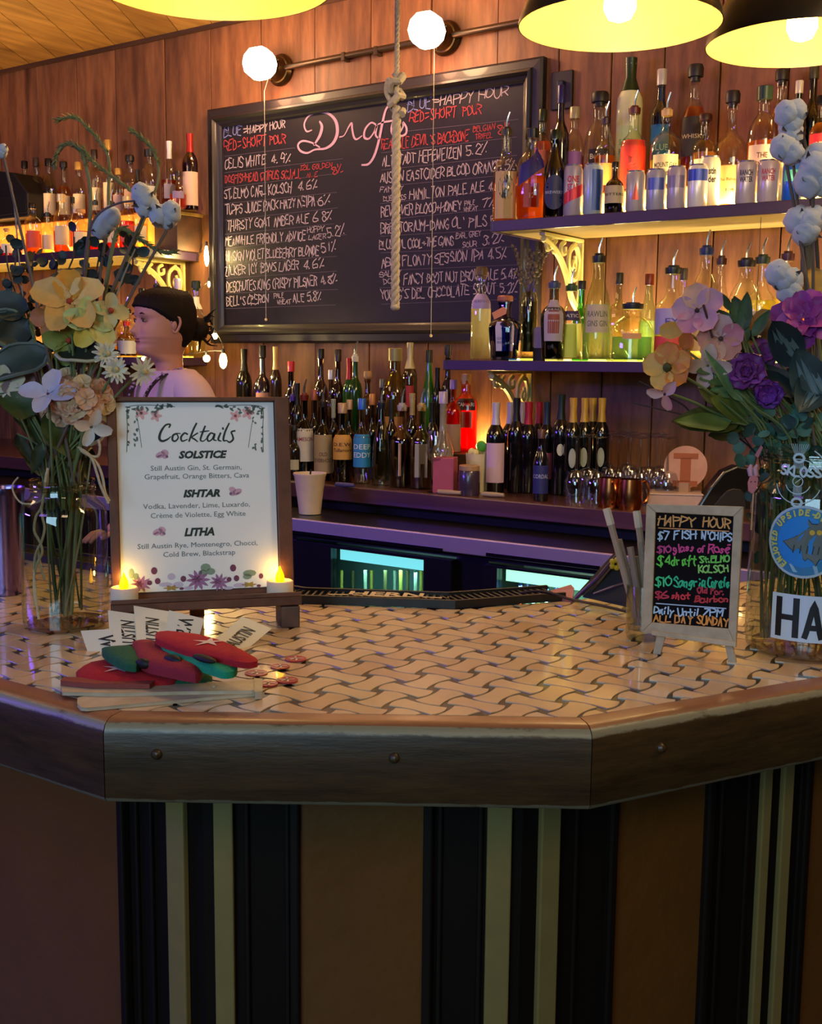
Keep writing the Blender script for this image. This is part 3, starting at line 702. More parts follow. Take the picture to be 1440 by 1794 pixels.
# upper right shelf, back row on the lit step
px('coral-labelled bottle with dark green cap in the back row next to the chalkboard', 950, 192, 30, vB, zU, shape='tall', liq='e89060', lvl=.7, cap='screw:24301c', lab=('c86848', .1, .6, 60, ''))
px('tall dark blue bottle in front of the black wall plate', 983, 150, 30, -.16, ZA, shape='tall', glassc='2a2a8a', liq='302a90', lvl=.6, cap='screw:1c1c60', gl=.2)
px('clear bottle with a violet label and silver cap, right of the tall dark blue bottle', 1006, 188, 36, vB, zU, shape='dome', liq='c890a0', lvl=.5, cap='screw:a8a080', lab=('8858a0', .15, .55, 45, 'Elijah', 'e8d8c8', .2))
px('clear whisky bottle with black band label and orange below', 1050, 162, 52, vB, zU, shape='dome', liq='f49c48', lvl=.35, cap='knob', lab=('18141c', .34, .50, 40, 'Bulleit', 'd0c8b8', .5))
px('small-necked bottle with a dark pourer in front of the black band whisky', 1060, 205, 38, -.17, zU, shape='liq', liq='fab460', lvl=.5, cap='pour:301018', lab=('e8a058', .1, .4, 40, ''))
px('large frosted pale green bottle with a green capsule, tallest of the back row', 1104, 103, 46, -.08, zU, shape='tall', glassc='e8f0b8', opaque=True, cap='foil:22381c', lab=('c8e0a0', .2, .5, 50, 'SHOTGUN|PUNCH', '60a868', .2))
px('clear bottle with a bright red label below a brown pourer', 1110, 186, 44, -.17, zU, shape='liq', liq='f0a040', lvl=.6, cap='pour:5a2018', lab=('e8402c', .02, .62, 75, '5', 'a03028', .5))
px('turquoise blue bottle with a silver cap', 1158, 122, 36, -.08, zU, shape='tall', glassc='2088b8', liq='2890c0', lvl=.7, cap='screw:c8c8c0', lab=('1c70a8', .2, .6, 55, 'BLUE', 'b0e0e8', .2), gl=.2)
px('squat clear rum bottle with a cream label reading MOUNT GAY', 1167, 190, 56, -.18, zU, shape='squat', liq='f0e090', lvl=.35, cap='pour:c0a070', lab=('e0d0a0', .03, .42, 48, 'MOUNT GAY|1703', '403828', .25))
px('whisky bottle with a tall dark label and amber foot', 1217, 114, 46, -.08, zU, shape='dome', liq='f49038', lvl=.75, cap='knob:1c1c20', lab=('2a2420', .30, .66, 62, 'WHISKY', 'c8b898', .15))
px('small clear bottle with cream label reading STOLEN, above the tall white can', 1234, 200, 42, -.18, zU, shape='flare', liq='fcc860', lvl=.5, cap='knob:3a1810', lab=('e8c8a8', .02, .40, 56, 'STOLEN', '3a1818', .3))
px('broad amber whisky bottle with a long cream label reading The Balvenie 14', 1282, 160, 60, -.16, ZA + .005, shape='squat', liq='f0b040', lvl=.42, cap='knob:18121c', lab=('e0bc78', .06, .42, 42, 'The Balvenie||14', '6a4a28', .12))
px('single malt bottle with a pale label reading THE GLENLIVET 12', 1338, 152, 54, -.19, zU - .04, shape='dome', liq='fab050', lvl=.52, cap='screw:2a3a2c', lab=('ecc8b0', .08, .48, 56, 'THE|GLENLIVET|12', '5a3a30', .2))
px('round-shouldered golden bottle with a black and gold stopper', 1368, 122, 40, -.08, zU, shape='dome', liq='f8bc50', lvl=.75, cap='knob:282018', lab=('e0a8a0', .05, .4, 45, ''))
px('green bottle with a white cap behind the cotton', 1398, 142, 30, -.12, zU, shape='wine', glassc='3a7820', liq='2a5c14', lvl=.6, cap='screw:e0e0d8', gl=.2)
px('bottle with a shiny gold tag near the right edge of the back row', 1424, 112, 36, -.06, zU, shape='liq', glassc='7a6028', liq='704818', lvl=.6, cap='screw:4a4a38')
px('bottle with a red label at the right edge of the upper shelf', 1438, 168, 40, -.17, zU, shape='liq', liq='e8b060', lvl=.7, cap='black', lab=('d82830', .25, .55, 60, 'RED', 'f0c0b0', .4))
# black wall plate with switch
t = thing('wall_plate', 'black plate on the wall between the chalkboard and the tall white-green bottle', 'plate', (aty(986, 160, -.02).x, -.012, aty(986, 192, -.02).z))
a, b = aty(969, 128, -.008), aty(1004, 190, -.008); MB().b2((a.x, -.02, b.z), (b.x, -.006, a.z)).build('plate', M('14120e', .5), t, bevel=.003)
MB().b2(((a.x + b.x) / 2 - .012, -.034, (a.z + b.z) / 2 - .03), ((a.x + b.x) / 2 + .012, -.02, (a.z + b.z) / 2 + .03)).build('hook', M('22283a', .4, metal=.4), t, bevel=.004)

# lower right shelf
vG, vH = -.30, -.14
px('tall lilac-labelled bottle with wood stopper at the left end of the lower right shelf', 843, 468, 37, vG, ZB, shape='tall', liq='efe8cc', lvl=.62, cap='wood', lab=('a896c8', .62, .80, 60, 'THE BOTANIST', '7060a0', .25))
t = px('blue square gin bottle with a white label and orange hang tag', 884, 518, 50, vG, ZB, shape='flare', glassc='3a70b8', liq='2860a8', lvl=.7, cap='cork:b06a50', sq=.5, lab=('c0b8dc', .16, .66, 34, '||GUNPOWDER|IRISH GIN', '484890', .12), gl=.2)
q = aty(875, 548, vG - .05); MB().prism([(-.027, -.012), (.022, -.014), (.03, 0), (.022, .012), (-.027, .012)], -.0006, .0006, Matrix.Rotation(radians(90), 3, 'X') @ Matrix.Rotation(radians(24), 3, 'Z'), q).build('hang_tag', M('e0945c', .6), t)
px('bottle with a white label bearing a portrait, reading STILL AUSTIN', 970, 492, 46, vG, ZB, shape='flare', liq='303428', lvl=.66, cap='pour:3a4468', lab=('a8a0b4', .26, .80, 46, 'STILL AUSTIN||||', '3a3848', .12), lab2=('8a4038', .36, .66, 26, ''), glassc='a8a890')
px('bottle with a violet band and a glowing yellow-green label', 1000, 497, 44, -.24, ZB, shape='cone', liq='f0f0c0', lvl=.5, cap='pour:2a4a34', lab=('3a2870', .55, .68, 55, 'BATIC', 'd0d0e0', .5), lab2=('d0e060', .05, .5, 30, ''))
px('green glass bottle tucked behind the glowing yellow-green label', 1018, 492, 30, -.12, ZB, shape='liq', glassc='70c070', liq='60b060', lvl=.7, cap='black', gl=.2)
px('clear conical gin bottle reading GIN with a black pourer', 1048, 444, 52, vG, ZB, shape='cone', liq='dce6cc', lvl=.55, cap='pour', lab=('b0a898', .28, .55, 50, "RAWLIN|GINS GIN", '5a6858', .3), glassc='e0ecd0')
px('square clear bottle with a black ribbed cap', 1084, 478, 36, vH, ZB, shape='squat', liq=None, cap='screw:1a1c18', sq=.6, glassc='d8dcc0')
px('round clear bottle with teal liquid low in it and a thin pourer', 1107, 530, 74, vG, ZB, shape='dome', liq='c4ecd8', lvl=.42, cap='pour:18202c', lab=('c09060', .40, .50, 25, ''), glassc='f0f4d0')
px('slim pale green bottle with a red stopper', 1136, 480, 34, vH, ZB, shape='cone', liq='dce4d0', lvl=.5, cap='screw:7a2c1c', glassc='dcf0d8')
px('wide clear bottle with a violet label above a red band', 1178, 465, 62, -.25, ZB, shape='liq', liq='e0e0a0', lvl=.5, cap='pour:18201c', lab=('9890c8', .30, .58, 62, 'EY', '40389c', .35), lab2=('c83c3c', .12, .28, 62, ''))
px('bottle with a banded dark neck behind the violet and red label', 1196, 470, 30, -.10, ZB, shape='liq', liq='c0c080', lvl=.4, cap='screw:3a3430')
px('clear vodka bottle with a navy neck sleeve', 1236, 430, 50, vH, ZB, shape='dome', liq='f0e8b0', lvl=.5, cap='pour:1c2c5c', lab=('d8b080', .1, .35, 45, ''))
px('slender clear bottle with a violet glint, right of the navy-sleeved bottle', 1262, 448, 38, -.16, ZB, shape='cone', liq='e8e0a0', lvl=.4, cap='pour:3c1814')
px('broad clear tequila bottle with a black pourer and dust cap on a chain', 1306, 452, 62, vH, ZB, shape='dome', liq='f0e890', lvl=.55, cap='pour:161018', lab=('d8a0a0', .1, .35, 40, ''))
px('clear bottle with pale yellow spirit and a dark green pourer', 1334, 446, 54, -.25, ZB, shape='liq', liq='f0e880', lvl=.6, cap='pour:18281c', lab=('a89880', .1, .5, 60, ''))
px('clear bottle with a dark red pourer beside the cotton at the right', 1378, 440, 48, vH, ZB, shape='liq', liq='f0d870', lvl=.6, cap='pour:3c1018')
px('orange and white labelled bottle at the right edge of the lower shelf', 1414, 455, 24, -.10, ZB, shape='wine', liq='e8a030', lvl=.6, cap='foil:e88820', lab=('f0e0c0', .5, .75, 70, ''))
# round lilac sign and dried flower vase
t = thing('round_sign', 'round lilac card standing behind the portrait-label bottle', 'sign', (aty(945, 600, -.23).x, -.23, ZB)); p = aty(945, 592, -.23)
MB().lathe([(.036, 0), (.036, .004)], (0, 0, 0), 28, R=Matrix.Rotation(radians(90), 3, 'X')).v
mb = MB().lathe([(.038, -.002), (.038, .002)], p, 28, R=Matrix.Rotation(radians(90), 3, 'X')); mb.build('disc', M('a890c0', .6), t)
MB().b2((p.x - .02, p.y - .006, ZB), (p.x + .02, p.y + .006, p.z - .034)).build('foot', M('1a1418', .6), t)
p = aty(927, 560, -.22); d = depth(p); r = 15 * d / F
t = thing('glass_vase', 'slim glass vase with dark water behind the blue gin bottle', 'vase', (p.x, p.y, ZB)); h = aty(927, 512, -.22).z - ZB
MB().lathe([(r * .9, ZB), (r, ZB + .004), (r, ZB + h * .9), (r * .75, ZB + h)], (p.x, p.y, 0), 20).build('glass_body', glass('c8c8a0', .2), t, smooth=True)
MB().lathe([(r * .88, ZB + .03), (r * .9, ZB + h * .86)], (p.x, p.y, 0), 20).build('dark_water', M('1a140e', .3), t, smooth=True)
for k in range(11):
    a = random.uniform(-1, 1); b_ = random.uniform(-.5, .5); hh = random.uniform(.10, .2); q = Vector((p.x, p.y, ZB + h * .9)); e = q + Vector((a * .07, b_ * .05, hh))
    s = thing('dried_stem', 'dried grey-brown flower stem standing in the slim vase under the upper shelf', 'dried flower', (q.x, q.y, ZB + h * .2), 'dried stems in the slim vase')
    MB().tube([q - Vector((0, 0, h * .6)), q, (q + e) / 2 + Vector((a * .006, 0, .01)), e], .0014, 5).build('stem', M('4a4030', .8), s)
    mb = MB()
    for j in range(9):
        f = q.lerp(e, .45 + .06 * j); mb.ball(f + Vector((random.uniform(-.01, .01), random.uniform(-.01, .01), 0)), random.uniform(.004, .008), 6, 4)
    mb.build('seed_head', M('6a5c50', .9), s)

# upper left shelf
def rnd(seq): return random.choice(seq)
ORD = ['leftmost', 'second', 'third', 'fourth', 'fifth', 'sixth', 'seventh', 'eighth', 'ninth', 'tenth', 'eleventh', 'twelfth']
LG = 'bottles crowded on the upper left shelf'
specs = [(12, 400, 26, -.3), (34, 395, 24, -.22), (58, 356, 28, -.30), (84, 372, 26, -.24), (108, 340, 30, -.30), (128, 345, 22, -.22), (142, 366, 30, -.32), (168, 350, 26, -.26), (196, 352, 24, -.30), (222, 344, 28, -.28), (246, 350, 26, -.24)]
for i, (x, yt, wd, v) in enumerate(specs):
    lq = rnd([AMB, GOLD, 'e8c060', 'c84830', 'f0e0a0', 'd85038'])
    px(ORD[i] + ' bottle from the left in the front row of the upper left shelf', x, yt, wd, v, ZA, ybot=440, shape=rnd(['liq', 'tall', 'dome', 'squat']), liq=lq, lvl=random.uniform(.3, .6), cap=rnd(['black', 'pour', 'screw:c8b890', 'cork']), lab=(rnd(['e8d8a8', 'd0c0a0', 'c84838', 'e8e0c8']), .15, .5, 50, ''), group=LG)
specs = [(44, 282, 24), (64, 276, 22), (86, 278, 26), (112, 283, 24), (138, 284, 26), (166, 262, 24), (190, 245, 24), (208, 295, 26), (228, 272, 28)]
for i, (x, yt, wd) in enumerate(specs):
    px(ORD[i] + ' bottle from the left in the raised back row of the upper left shelf', x, yt, wd, -.10, ZA + .165, ybot=360, shape=rnd(['liq', 'tall', 'dome']), liq=rnd([AMB, GOLD, 'e8a040', 'd08050']), lvl=random.uniform(.3, .7), cap=rnd(['black', 'screw:caa050', 'knob', 'screw:3a3030']), lab=(rnd(['e8d8a8', 'c0a080', 'b09890']), .15, .5, 50, ''), group='bottles in the raised back row of the upper left shelf')
zl = ZA + .165
px('clear bottle with black neck and script label, above the cotton cluster', 262, 262, 34, -.14, zl, ybot=360, shape='dome', liq='e8e0d0', lvl=.3, cap='black', lab=('d0d0c0', .25, .45, 40, 'agave', '30343c', .5))
px('black-necked bottle left of the script-labelled clear bottle', 241, 298, 16, -.18, zl, ybot=360, shape='wine', glassc='141210', opaque=True, cap='foil:101010')
px('bottle with a long white neck seal and a clear bulb stopper', 297, 248, 30, -.10, zl, ybot=360, shape='squat', liq='e07030', lvl=.45, cap='foil:e8e8e0', lab=('a8a0a0', .2, .4, 40, ''))
px('squat clear bottle of orange spirit with dark collar', 312, 300, 30, -.18, zl, ybot=360, shape='squat', liq='f08040', lvl=.4, cap='screw:28202c', lab=('8878a0', .3, .5, 40, ''))
px('rosé bottle with a red capsule at the right end of the upper left shelf', 333, 235, 27, -.13, zl, ybot=360, shape='wine', glassc='a02818', liq='c83010', lvl=.7, cap='foil:a01c18', lab=('e0c0a8', .06, .50, 70, ''), gl=.2)
t = thing('wooden_crate', 'dark wooden box on the upper left shelf under the rosé bottle', 'box', (-3.74, -.1, ZA)); a = Vector((-3.815, 0, 0)); b = Vector((-3.675, 0, 0))
MB().b2((a.x, -.17, ZA), (b.x, -.02, ZA + .150)).build('box_body', wood('2a160c', '4a2a18', .6, (.3, 1, 1), var=False), t, bevel=.003)
MB().b2((a.x - .004, -.176, ZA + .150), (b.x + .004, -.015, ZA + .165)).build('lid', wood('6a4a20', '9a7a40', .5, (.3, 1, 1), var=False), t, bevel=.002)
# black speaker, top left
p = aty(25, 330, -.3); t = thing('loudspeaker', 'black wall speaker at the far left above the bottles', 'speaker', (p.x, -.3, ZA + .165)); a = aty(-30, 330, -.2); b = aty(54, 330, -.2)
MB().prism([(a.x, 2.09), (b.x - .0, 2.09), (b.x + .0, 2.20), (b.x - .10, 2.30), (a.x, 2.34)], 0, .16, Matrix(((1, 0, 0), (0, 0, -1), (0, 1, 0))), (0, -.06, 0)).build('cabinet', M('0b0a0a', .6), t, bevel=.006)
MB().b2((a.x + .01, -.224, 2.11), (b.x - .01, -.221, 2.19)).build('grille', M('050505', .9), t)
# lower left shelf, behind the bartender
for i, (x, yt, wd, v, sh, lq, cp, lb) in enumerate(((196, 520, 30, -.3, 'liq', GOLD, 'screw:c09040', ('d0b080', .2, .5, 50, '')), (222, 540, 34, -.3, 'dome', 'f0c060', 'pour', ('c8b8a0', .1, .4, 60, '')), (250, 505, 26, -.2, 'liq', GOLD, 'black', None),
                                     (275, 496, 22, -.14, 'wine', 'f0e0a0', 'pour', None), (312, 488, 26, -.14, 'liq', 'e8c050', 'screw:a898c0', ('d8c0c0', .3, .6, 50, '')), (326, 510, 26, -.2, 'liq', 'f0d060', 'black', None))):
    px(ORD[i] + ' yellow-lit bottle on the lower left shelf behind the bartender', x, yt, wd, v, ZB, ybot=620, shape=sh, liq=lq, lvl=.5, cap=cp, lab=lb, group='bottles on the lower left shelf')
px('clear bottle with white neck and dark stopper right of the bartender, under the bracket', 344, 492, 28, -.2, ZB, ybot=620, shape='dome', liq='f0e0a0', lvl=.4, cap='knob:1a2a22', lab=('e8e0c8', .72, .9, 80, ''))
px('red-labelled tin bottle in front of the glowing strip, left of the bartender', 222, 563, 34, -.33, ZB, ybot=620, shape='squat', glassc='c8b890', liq='c8a060', lvl=.4, cap='screw:a02018', lab=('8a8898', .1, .5, 60, ''))

# middle of the back bar counter: front row
vC = -.56
M1 = [
 ('green whiskey bottle with a cream label reading JAMESON', 533, 688, 33, 'liq', '1c4a20', '184018', .6, 'pour:701818', ('e0d4c8', .22, .62, 68, 'JAMESON||', 'a03048', .16), 0),
 ('rye bottle with a beige label reading OLD OVERHOLT', 566, 700, 33, 'liq', '3c1c0c', '3a1808', .6, 'pour:201418', ('b09878', .10, .60, 68, '|OLD|OVERHOLT', '5a4030', .14), 0),
 ('green whiskey bottle with an amber-yellow label and a beige neck', 600, 706, 35, 'liq', '1c5c28', '103818', .6, 'screw:c0a080', ('d8a050', .32, .66, 66, 'D.E.W.|Tullamore', '4a2818', .2), 0),
 ('clear vodka bottle with a bright blue label and blue cap', 634, 698, 31, 'liq', 'e0e8e0', None, .6, 'screw:2868c8', ('2888c8', .22, .64, 70, 'DEEP|EDDY', 'd8e8f0', .22), 0),
 ('clear bottle with a navy neck label and a green glint', 668, 702, 33, 'cone', 'd8ecd8', None, .6, 'pour:101828', None, 0),
 ('square bottle half full of brown liquor with a white side label', 704, 706, 36, 'liq', 'e8dcc8', '5a2410', .58, 'pour:b0a8a8', ('d8c0b0', .15, .56, 18, '', '8a3028'), .5),
 ('bottle with a buff neck capsule and a grey label', 738, 706, 34, 'liq', 'd8d0b8', 'b0a078', .3, 'pour:b09858', ('a8a498', .15, .56, 34, ''), .5)]
for lb, x, yt, wd, sh, gc, lq, lv, cp, la, sq in M1:
    px(lb, x, yt, wd, vC, ZC, ybot=830, shape=sh, glassc=gc, liq=lq, lvl=lv, cap=cp, lab=la, sq=sq, gl=.16)
px('frosted grey bulb-bottomed bottle behind the empty wine glass', 776, 686, 40, -.42, ZC, ybot=810, shape='bulb', glassc='a09890', opaque=True, cap='screw:b8a8c8')
M2 = [
 (428, 612, 28, 'wine', '141208', True, 'foil:101008', 'black glass bottle right of the shoulder of the bartender'),
 (460, 605, 36, 'squat', '1c1420', True, 'screw:0c0c0c', 'purple-black round bottle with a peach label behind the framed menu'),
 (483, 608, 22, 'wine', '2a1c10', True, 'foil:c8a868', 'dark bottle with a tan capsule behind the menu frame'),
 (510, 633, 26, 'liq', '5a3028', False, 'screw:c02838', 'bottle with a wide red cap right of the tan capsule'),
 (562, 611, 26, 'liq', '9a8a80', False, 'black', 'clear-necked bottle with black cap in the back row, above the rye bottle'),
 (592, 612, 26, 'liq', '8a7a70', False, 'screw:2a1c18', 'twin clear-necked bottle with a brown cap, left of the red capped green bottle'),
 (612, 628, 24, 'wine', '185018', True, 'foil:a81c20', 'green bottle with a red capsule'),
 (622, 620, 26, 'wine', '144014', True, 'pour:c8c8c0', 'green bottle with silver neck and cork-tipped pourer'),
 (580, 648, 22, 'liq', 'a8a090', False, 'screw:d0d0d0', 'short clear bottle with a silver cap between the two clear-necked bottles'),
 (644, 650, 34, 'squat', 'b8a890', False, 'cork', 'squat clear bottle with flat stopper left of the big clear decanter'),
 (670, 664, 24, 'wine', '304830', False, 'screw:606060', 'grey-green bottle with a dotted cap behind the green-glinting bottle'),
 (692, 610, 50, 'dome', 'c8c080', False, 'screw:9a9060', 'big clear yellowish bottle at the middle of the back row'),
 (718, 601, 26, 'tall', 'b8b090', False, 'foil:c8b888', 'tall clear bottle with ribbed pale neck and a red label'),
 (751, 613, 28, 'champ', '2c6818', True, 'screw:142018', 'tall green sparkling wine bottle with black cap'),
 (784, 604, 24, 'wine', '241c18', True, 'knob:1a1412', 'dark bottle with a black stopper left of the lower shelf end'),
 (766, 645, 20, 'wine', '10180c', True, 'foil:0c100c', 'black-capsuled bottle right of the tall green bottle')]
for x, yt, wd, sh, gc, op, cp, lb in M2:
    px(lb, x, yt, wd, -.22 if x < 740 else -.18, ZC + (.10 if x > 400 else 0), ybot=760, shape=sh, glassc=gc, opaque=op, cap=cp, gl=.16,
       lab={460: ('c09078', .35, .55, 40, ''), 718: ('b02820', .40, .6, 30, ''), 692: ('c08a50', .1, .35, 45, ''), 428: ('a88850', .1, .3, 50, '')}.get(x))
t = thing('counter_riser', 'dark wooden riser under the back row of bottles on the back bar', 'riser', (-2.6, -.2, ZC)); MB().b2((aty(405, 700, -.2).x, -.30, ZC), (aty(850, 700, -.2).x, -.06, ZC + .10)).build('riser_block', wood('3a2418', '5a3c28', .5, (.2, 1, 1), var=False), t, bevel=.002)
# middle row between
M3 = [(513, 690, 22, 'wine', '241c20', 'pour:5030a0'), (521, 672, 22, 'wine', '101010', 'foil:181818'), (550, 682, 22, 'liq', '7a3010', 'screw:a86048'), (584, 700, 20, 'liq', 'c0a890', 'foil:b0c0c0'), (612, 700, 22, 'liq', '8a8078', 'screw:c8a890'),
      (652, 690, 22, 'liq', 'b0b8b0', 'screw:c08048'), (686, 700, 22, 'liq', '402018', 'foil:283028'), (722, 690, 24, 'liq', '9a8868', 'foil:b8a870'), (757, 706, 22, 'wine', '101812', 'foil:0e120e')]
for i, (x, yt, wd, sh, gc, cp) in enumerate(M3):
    px(ORD[i] + ' bottle from the left in the dim middle row on the back bar', x, yt, wd, -.40, ZC, ybot=800, shape=sh, glassc=gc, opaque=x in (521, 757), cap=cp, gl=.15, group='middle row bottles on the back bar')
px('small dark bottle with tiny cream label at the right edge of the menu frame', 516, 745, 22, -.60, ZC, ybot=830, shape='liq', glassc='1c1814', opaque=True, cap='black', lab=('c8c0a0', .2, .4, 40, ''))
# red aperitif bottles on a lit riser
zr = ZC + .09
px('square bottle of glowing red aperitif with a dark label reading CAMPARI', 816, 655, 37, -.16, zr, ybot=755, shape='tall', glassc='ffb0a0', liq='ff2408', lvl=.72, cap='screw:c8a870', sq=.6, lab=('2a1c2c', .60, .76, 48, 'CAMPARI', 'e8e0e0', .45), lab2=('b08890', .36, .58, 30, ''))
px('slim bottle with red liqueur and a cream label left of the glowing red bottle', 794, 665, 30, -.24, zr, ybot=780, shape='wine', glassc='f0b0a0', liq='e03010', lvl=.75, cap='screw:9070b0', lab=('b89888', .05, .45, 60, ''))
t = thing('light_puck', 'round amber light under the glowing red bottle', 'light', (aty(818, 760, -.15).x, -.15, ZC)); x_ = aty(818, 760, -.15).x
MB().lathe([(.075, ZC), (.075, zr - .012)], (x_ - .03, -.18, 0), 24).build('base', M('3a2a1a', .5), t)
MB().lathe([(.07, zr - .012), (.07, zr - .001)], (x_ - .03, -.18, 0), 24).build('lens', emis('ffb850', 4), t)
area('puck_light', (x_ - .0, -.05, zr + .01), (x_, -.03, 2), .08, 2.2, (1, .6, .2))
# wine bottles at the right of the back bar
vW = -.50
W1 = [('wine bottle with a white floral label and white capsule, leftmost of the wines', 868, 706, 33, vW, 'foil:c8c0d0', ('d0b0c8', .12, .56, 66, '')),
      ('dark wine bottle with a white capsule behind the floral labelled wine', 893, 706, 30, -.36, 'foil:b0a8c0', None),
      ('black wine bottle with a black neck, right of the floral label', 904, 698, 30, -.46, 'foil:141414', None),
      ('white capsuled wine bottle hidden between the black and red necks', 914, 706, 28, -.30, 'foil:b0a8b8', None),
      ('wine bottle with a red capsule', 925, 705, 32, -.44, 'foil:a81c2c', None),
      ('wine bottle with a crimson capsule behind the blue labelled bottle', 943, 705, 28, -.32, 'foil:98182c', ('402848', .2, .5, 40, '')),
      ('wine bottle with a blue-black capsule', 957, 705, 28, -.40, 'foil:1c2a40', ('8a4858', .16, .45, 50, '')),
      ('tall dark green bottle with a thin glinting neck', 982, 692, 32, -.42, 'foil:102420', ('c8c8b0', .40, .52, 22, '', '000000', .2, 'round'))]
for lb, x, yt, wd, v, cp, la in W1:
    px(lb, x, yt, wd, v, ZC, ybot=850, shape='wine', glassc='0e0c10', opaque=True, cap=cp, lab=la, name='wine_bottle')
px('small dark beer bottle with a navy label reading CORDAL', 948, 752, 28, -.60, ZC, ybot=850, shape='beer', glassc='100c14', opaque=True, cap='screw:5a3a30', lab=('22286c', .12, .55, 66, 'CORDAL|', 'a8b0d8', .2), name='beer_bottle')
for i, (x, v) in enumerate(((1003, -.44), (1023, -.38), (1037, -.30), (1053, -.34))):
    px('dark wine bottle with a yellow capsule behind the upturned wine glasses', x, 698, 30, v, ZC, ybot=850, shape='wine', glassc='0c1010', opaque=True, cap='foil:c09838', lab=('a8b0a0', .30, .50, 24, '', '000000', .2, 'round'), group='yellow capsuled wines', name='wine_bottle')
def wineglass(X, Y, z, h, r, up, label, group=None):
    t = thing('wine_glass', label, 'wine glass', (X, Y, z), group); g = glass('f2f4f8', .34)
    bowl = [(.004, .50), (r * .7, .53), (r, .66), (r * .98, .80), (r * .78, 1.0)]; P = [(a, z + (b if up else 1 - b) * h) for a, b in bowl]
    MB().lathe(P, (X, Y, 0), 20, caps=False).build('bowl', g, t, smooth=True)
    zz = lambda b: z + (b if up else 1 - b) * h
    MB().lathe([(.0035, zz(.03)), (.003, zz(.3)), (.0045, zz(.5))], (X, Y, 0), 8).build('stem', g, t, smooth=True)
    MB().lathe([(r * .85, zz(0)), (r * .85, zz(.008)), (.004, zz(.035))], (X, Y, 0), 20).build('foot', g, t, smooth=True)
    return t
gp = [(1010, -.60), (1046, -.58), (1084, -.50), (1122, -.50), (1150, -.42), (1032, -.50), (1070, -.40), (1105, -.40), (1136, -.32), (1170, -.44), (1160, -.28), (1100, -.28), (1060, -.30)]
for i, (x, v) in enumerate(gp):
    p = aty(x, 800, v); wineglass(p.x, v, ZC, .205, .036, False, 'upturned clear wine glass among the glasses on the right of the back bar', 'upturned wine glasses')
p = aty(765, 800, -.66 + .04); wineglass(p.x, p.y, ZC, .20, .036, True, 'empty upright wine glass in front of the frosted bottle')
def mug(x, yb, side, label):
    p = aty(x, yb - 30, -.61); t = thing('copper_mug', label, 'mug', (p.x, p.y, ZC)); CU = M('b06a3c', .25, metal=1, vary=.1); r, h = .036, .088
    MB().lathe([(r * .9, ZC), (r * 1.05, ZC + .02), (r * 1.02, ZC + h * .6), (r * .92, ZC + h), (r * .88, ZC + h), (r * .98, ZC + h * .6), (r, ZC + .02), (r * .8, ZC + .006)], (p.x, p.y, 0), 24, caps=True).build('cup', CU, t, smooth=True)
    a = atan2(CAM.y - p.y, CAM.x - p.x) + side; d = Vector((cos(a), sin(a), 0))
    MB().tube(cat([tuple(Vector((p.x, p.y, ZC + h * u)) + d * (r * .9 + k)) for u, k in ((.85, .004), (.9, .022), (.6, .034), (.25, .026), (.15, .004))], 4), .0035, 6).build('handle', CU, t, smooth=True)
mug(1068, 883, .25, 'copper mug with its ring handle towards the room'); mug(1104, 886, 2.2, 'copper mug right of the one with the visible handle')
# pink box, candle jar, tub, cup
p = aty(780, 830, -.60); t = thing('juice_box', 'pink carton with a white square print, behind the foot of the wine glass', 'box', (p.x, p.y, ZC)); hw = 21 * depth(p) / F
Rz = Matrix.Rotation(radians(20), 3, 'Z'); MB().box((p.x, p.y, ZC + .058), (hw * 1.8, hw * 1.6, .115), Rz).build('carton', M('b05068', .5), t, bevel=.003)
e = Rz @ Vector((0, -hw * .8 - .0008, 0)); MB().box((p.x - .012, p.y - .004, ZC + .045) + e if False else tuple(Vector((p.x - .008, p.y, ZC + .05)) + e), (.03, .0015, .034), Rz).build('printed_square', M('d8a0b8', .5), t)
e2 = Rz @ Vector((0, -hw * .8 - .0018, 0)); MB().box(tuple(Vector((p.x - .008, p.y, ZC + .05)) + e2), (.016, .0015, .02), Rz).build('printed_core', M('a04058', .5), t)
p = aty(822, 840, -.61); t = thing('candle_jar', 'dark purple jar with a tan lid right of the pink carton', 'jar', (p.x, p.y, ZC)); r = 19 * depth(p) / F
MB().lathe([(r * .95, ZC), (r, ZC + .005), (r, ZC + .075), (r * .92, ZC + .08)], (p.x, p.y, 0), 24).build('jar_body', M('3c3048', .25, coat=.6), t, smooth=True)
MB().lathe([(r * .96, ZC + .08), (r * .96, ZC + .094), (r * .9, ZC + .096)], (p.x, p.y, 0), 24).build('lid', M('a88868', .4), t, smooth=True)
p = aty(838, 790, -.50); t = thing('ice_tub', 'white tub of garnish with a lime leaf behind the purple jar', 'tub', (p.x, p.y, ZC)); r = 22 * depth(p) / F
MB().lathe([(r * .8, ZC), (r, ZC + .125), (r * .94, ZC + .125), (r * .8, ZC + .1)], (p.x, p.y, 0), 24).build('tub_body', M('d8cba8', .5, sss=.2), t, smooth=True)
mb = MB(); random.seed(5)
for k in range(9): mb.ball((p.x + random.uniform(-.6, .6) * r, p.y + random.uniform(-.6, .6) * r, ZC + .128), random.uniform(.008, .014), 8, 6)
mb.build('garnish', M('e8dc9a', .5), t, smooth=True)
MB().ball((p.x + .018, p.y - .01, ZC + .15), (.02, .006, .018), 10, 8).build('lime_wedge', M('4ab030', .5), t, smooth=True)
p = atz(543, 900, .936); t = thing('plastic_cup', 'translucent white plastic cup on the steel cooler top', 'cup', (p.x, p.y, .936)); d = depth(p); rb, rt_ = 19 * d / F, 29 * d / F; h = aty(543, 829, p.y).z - .936
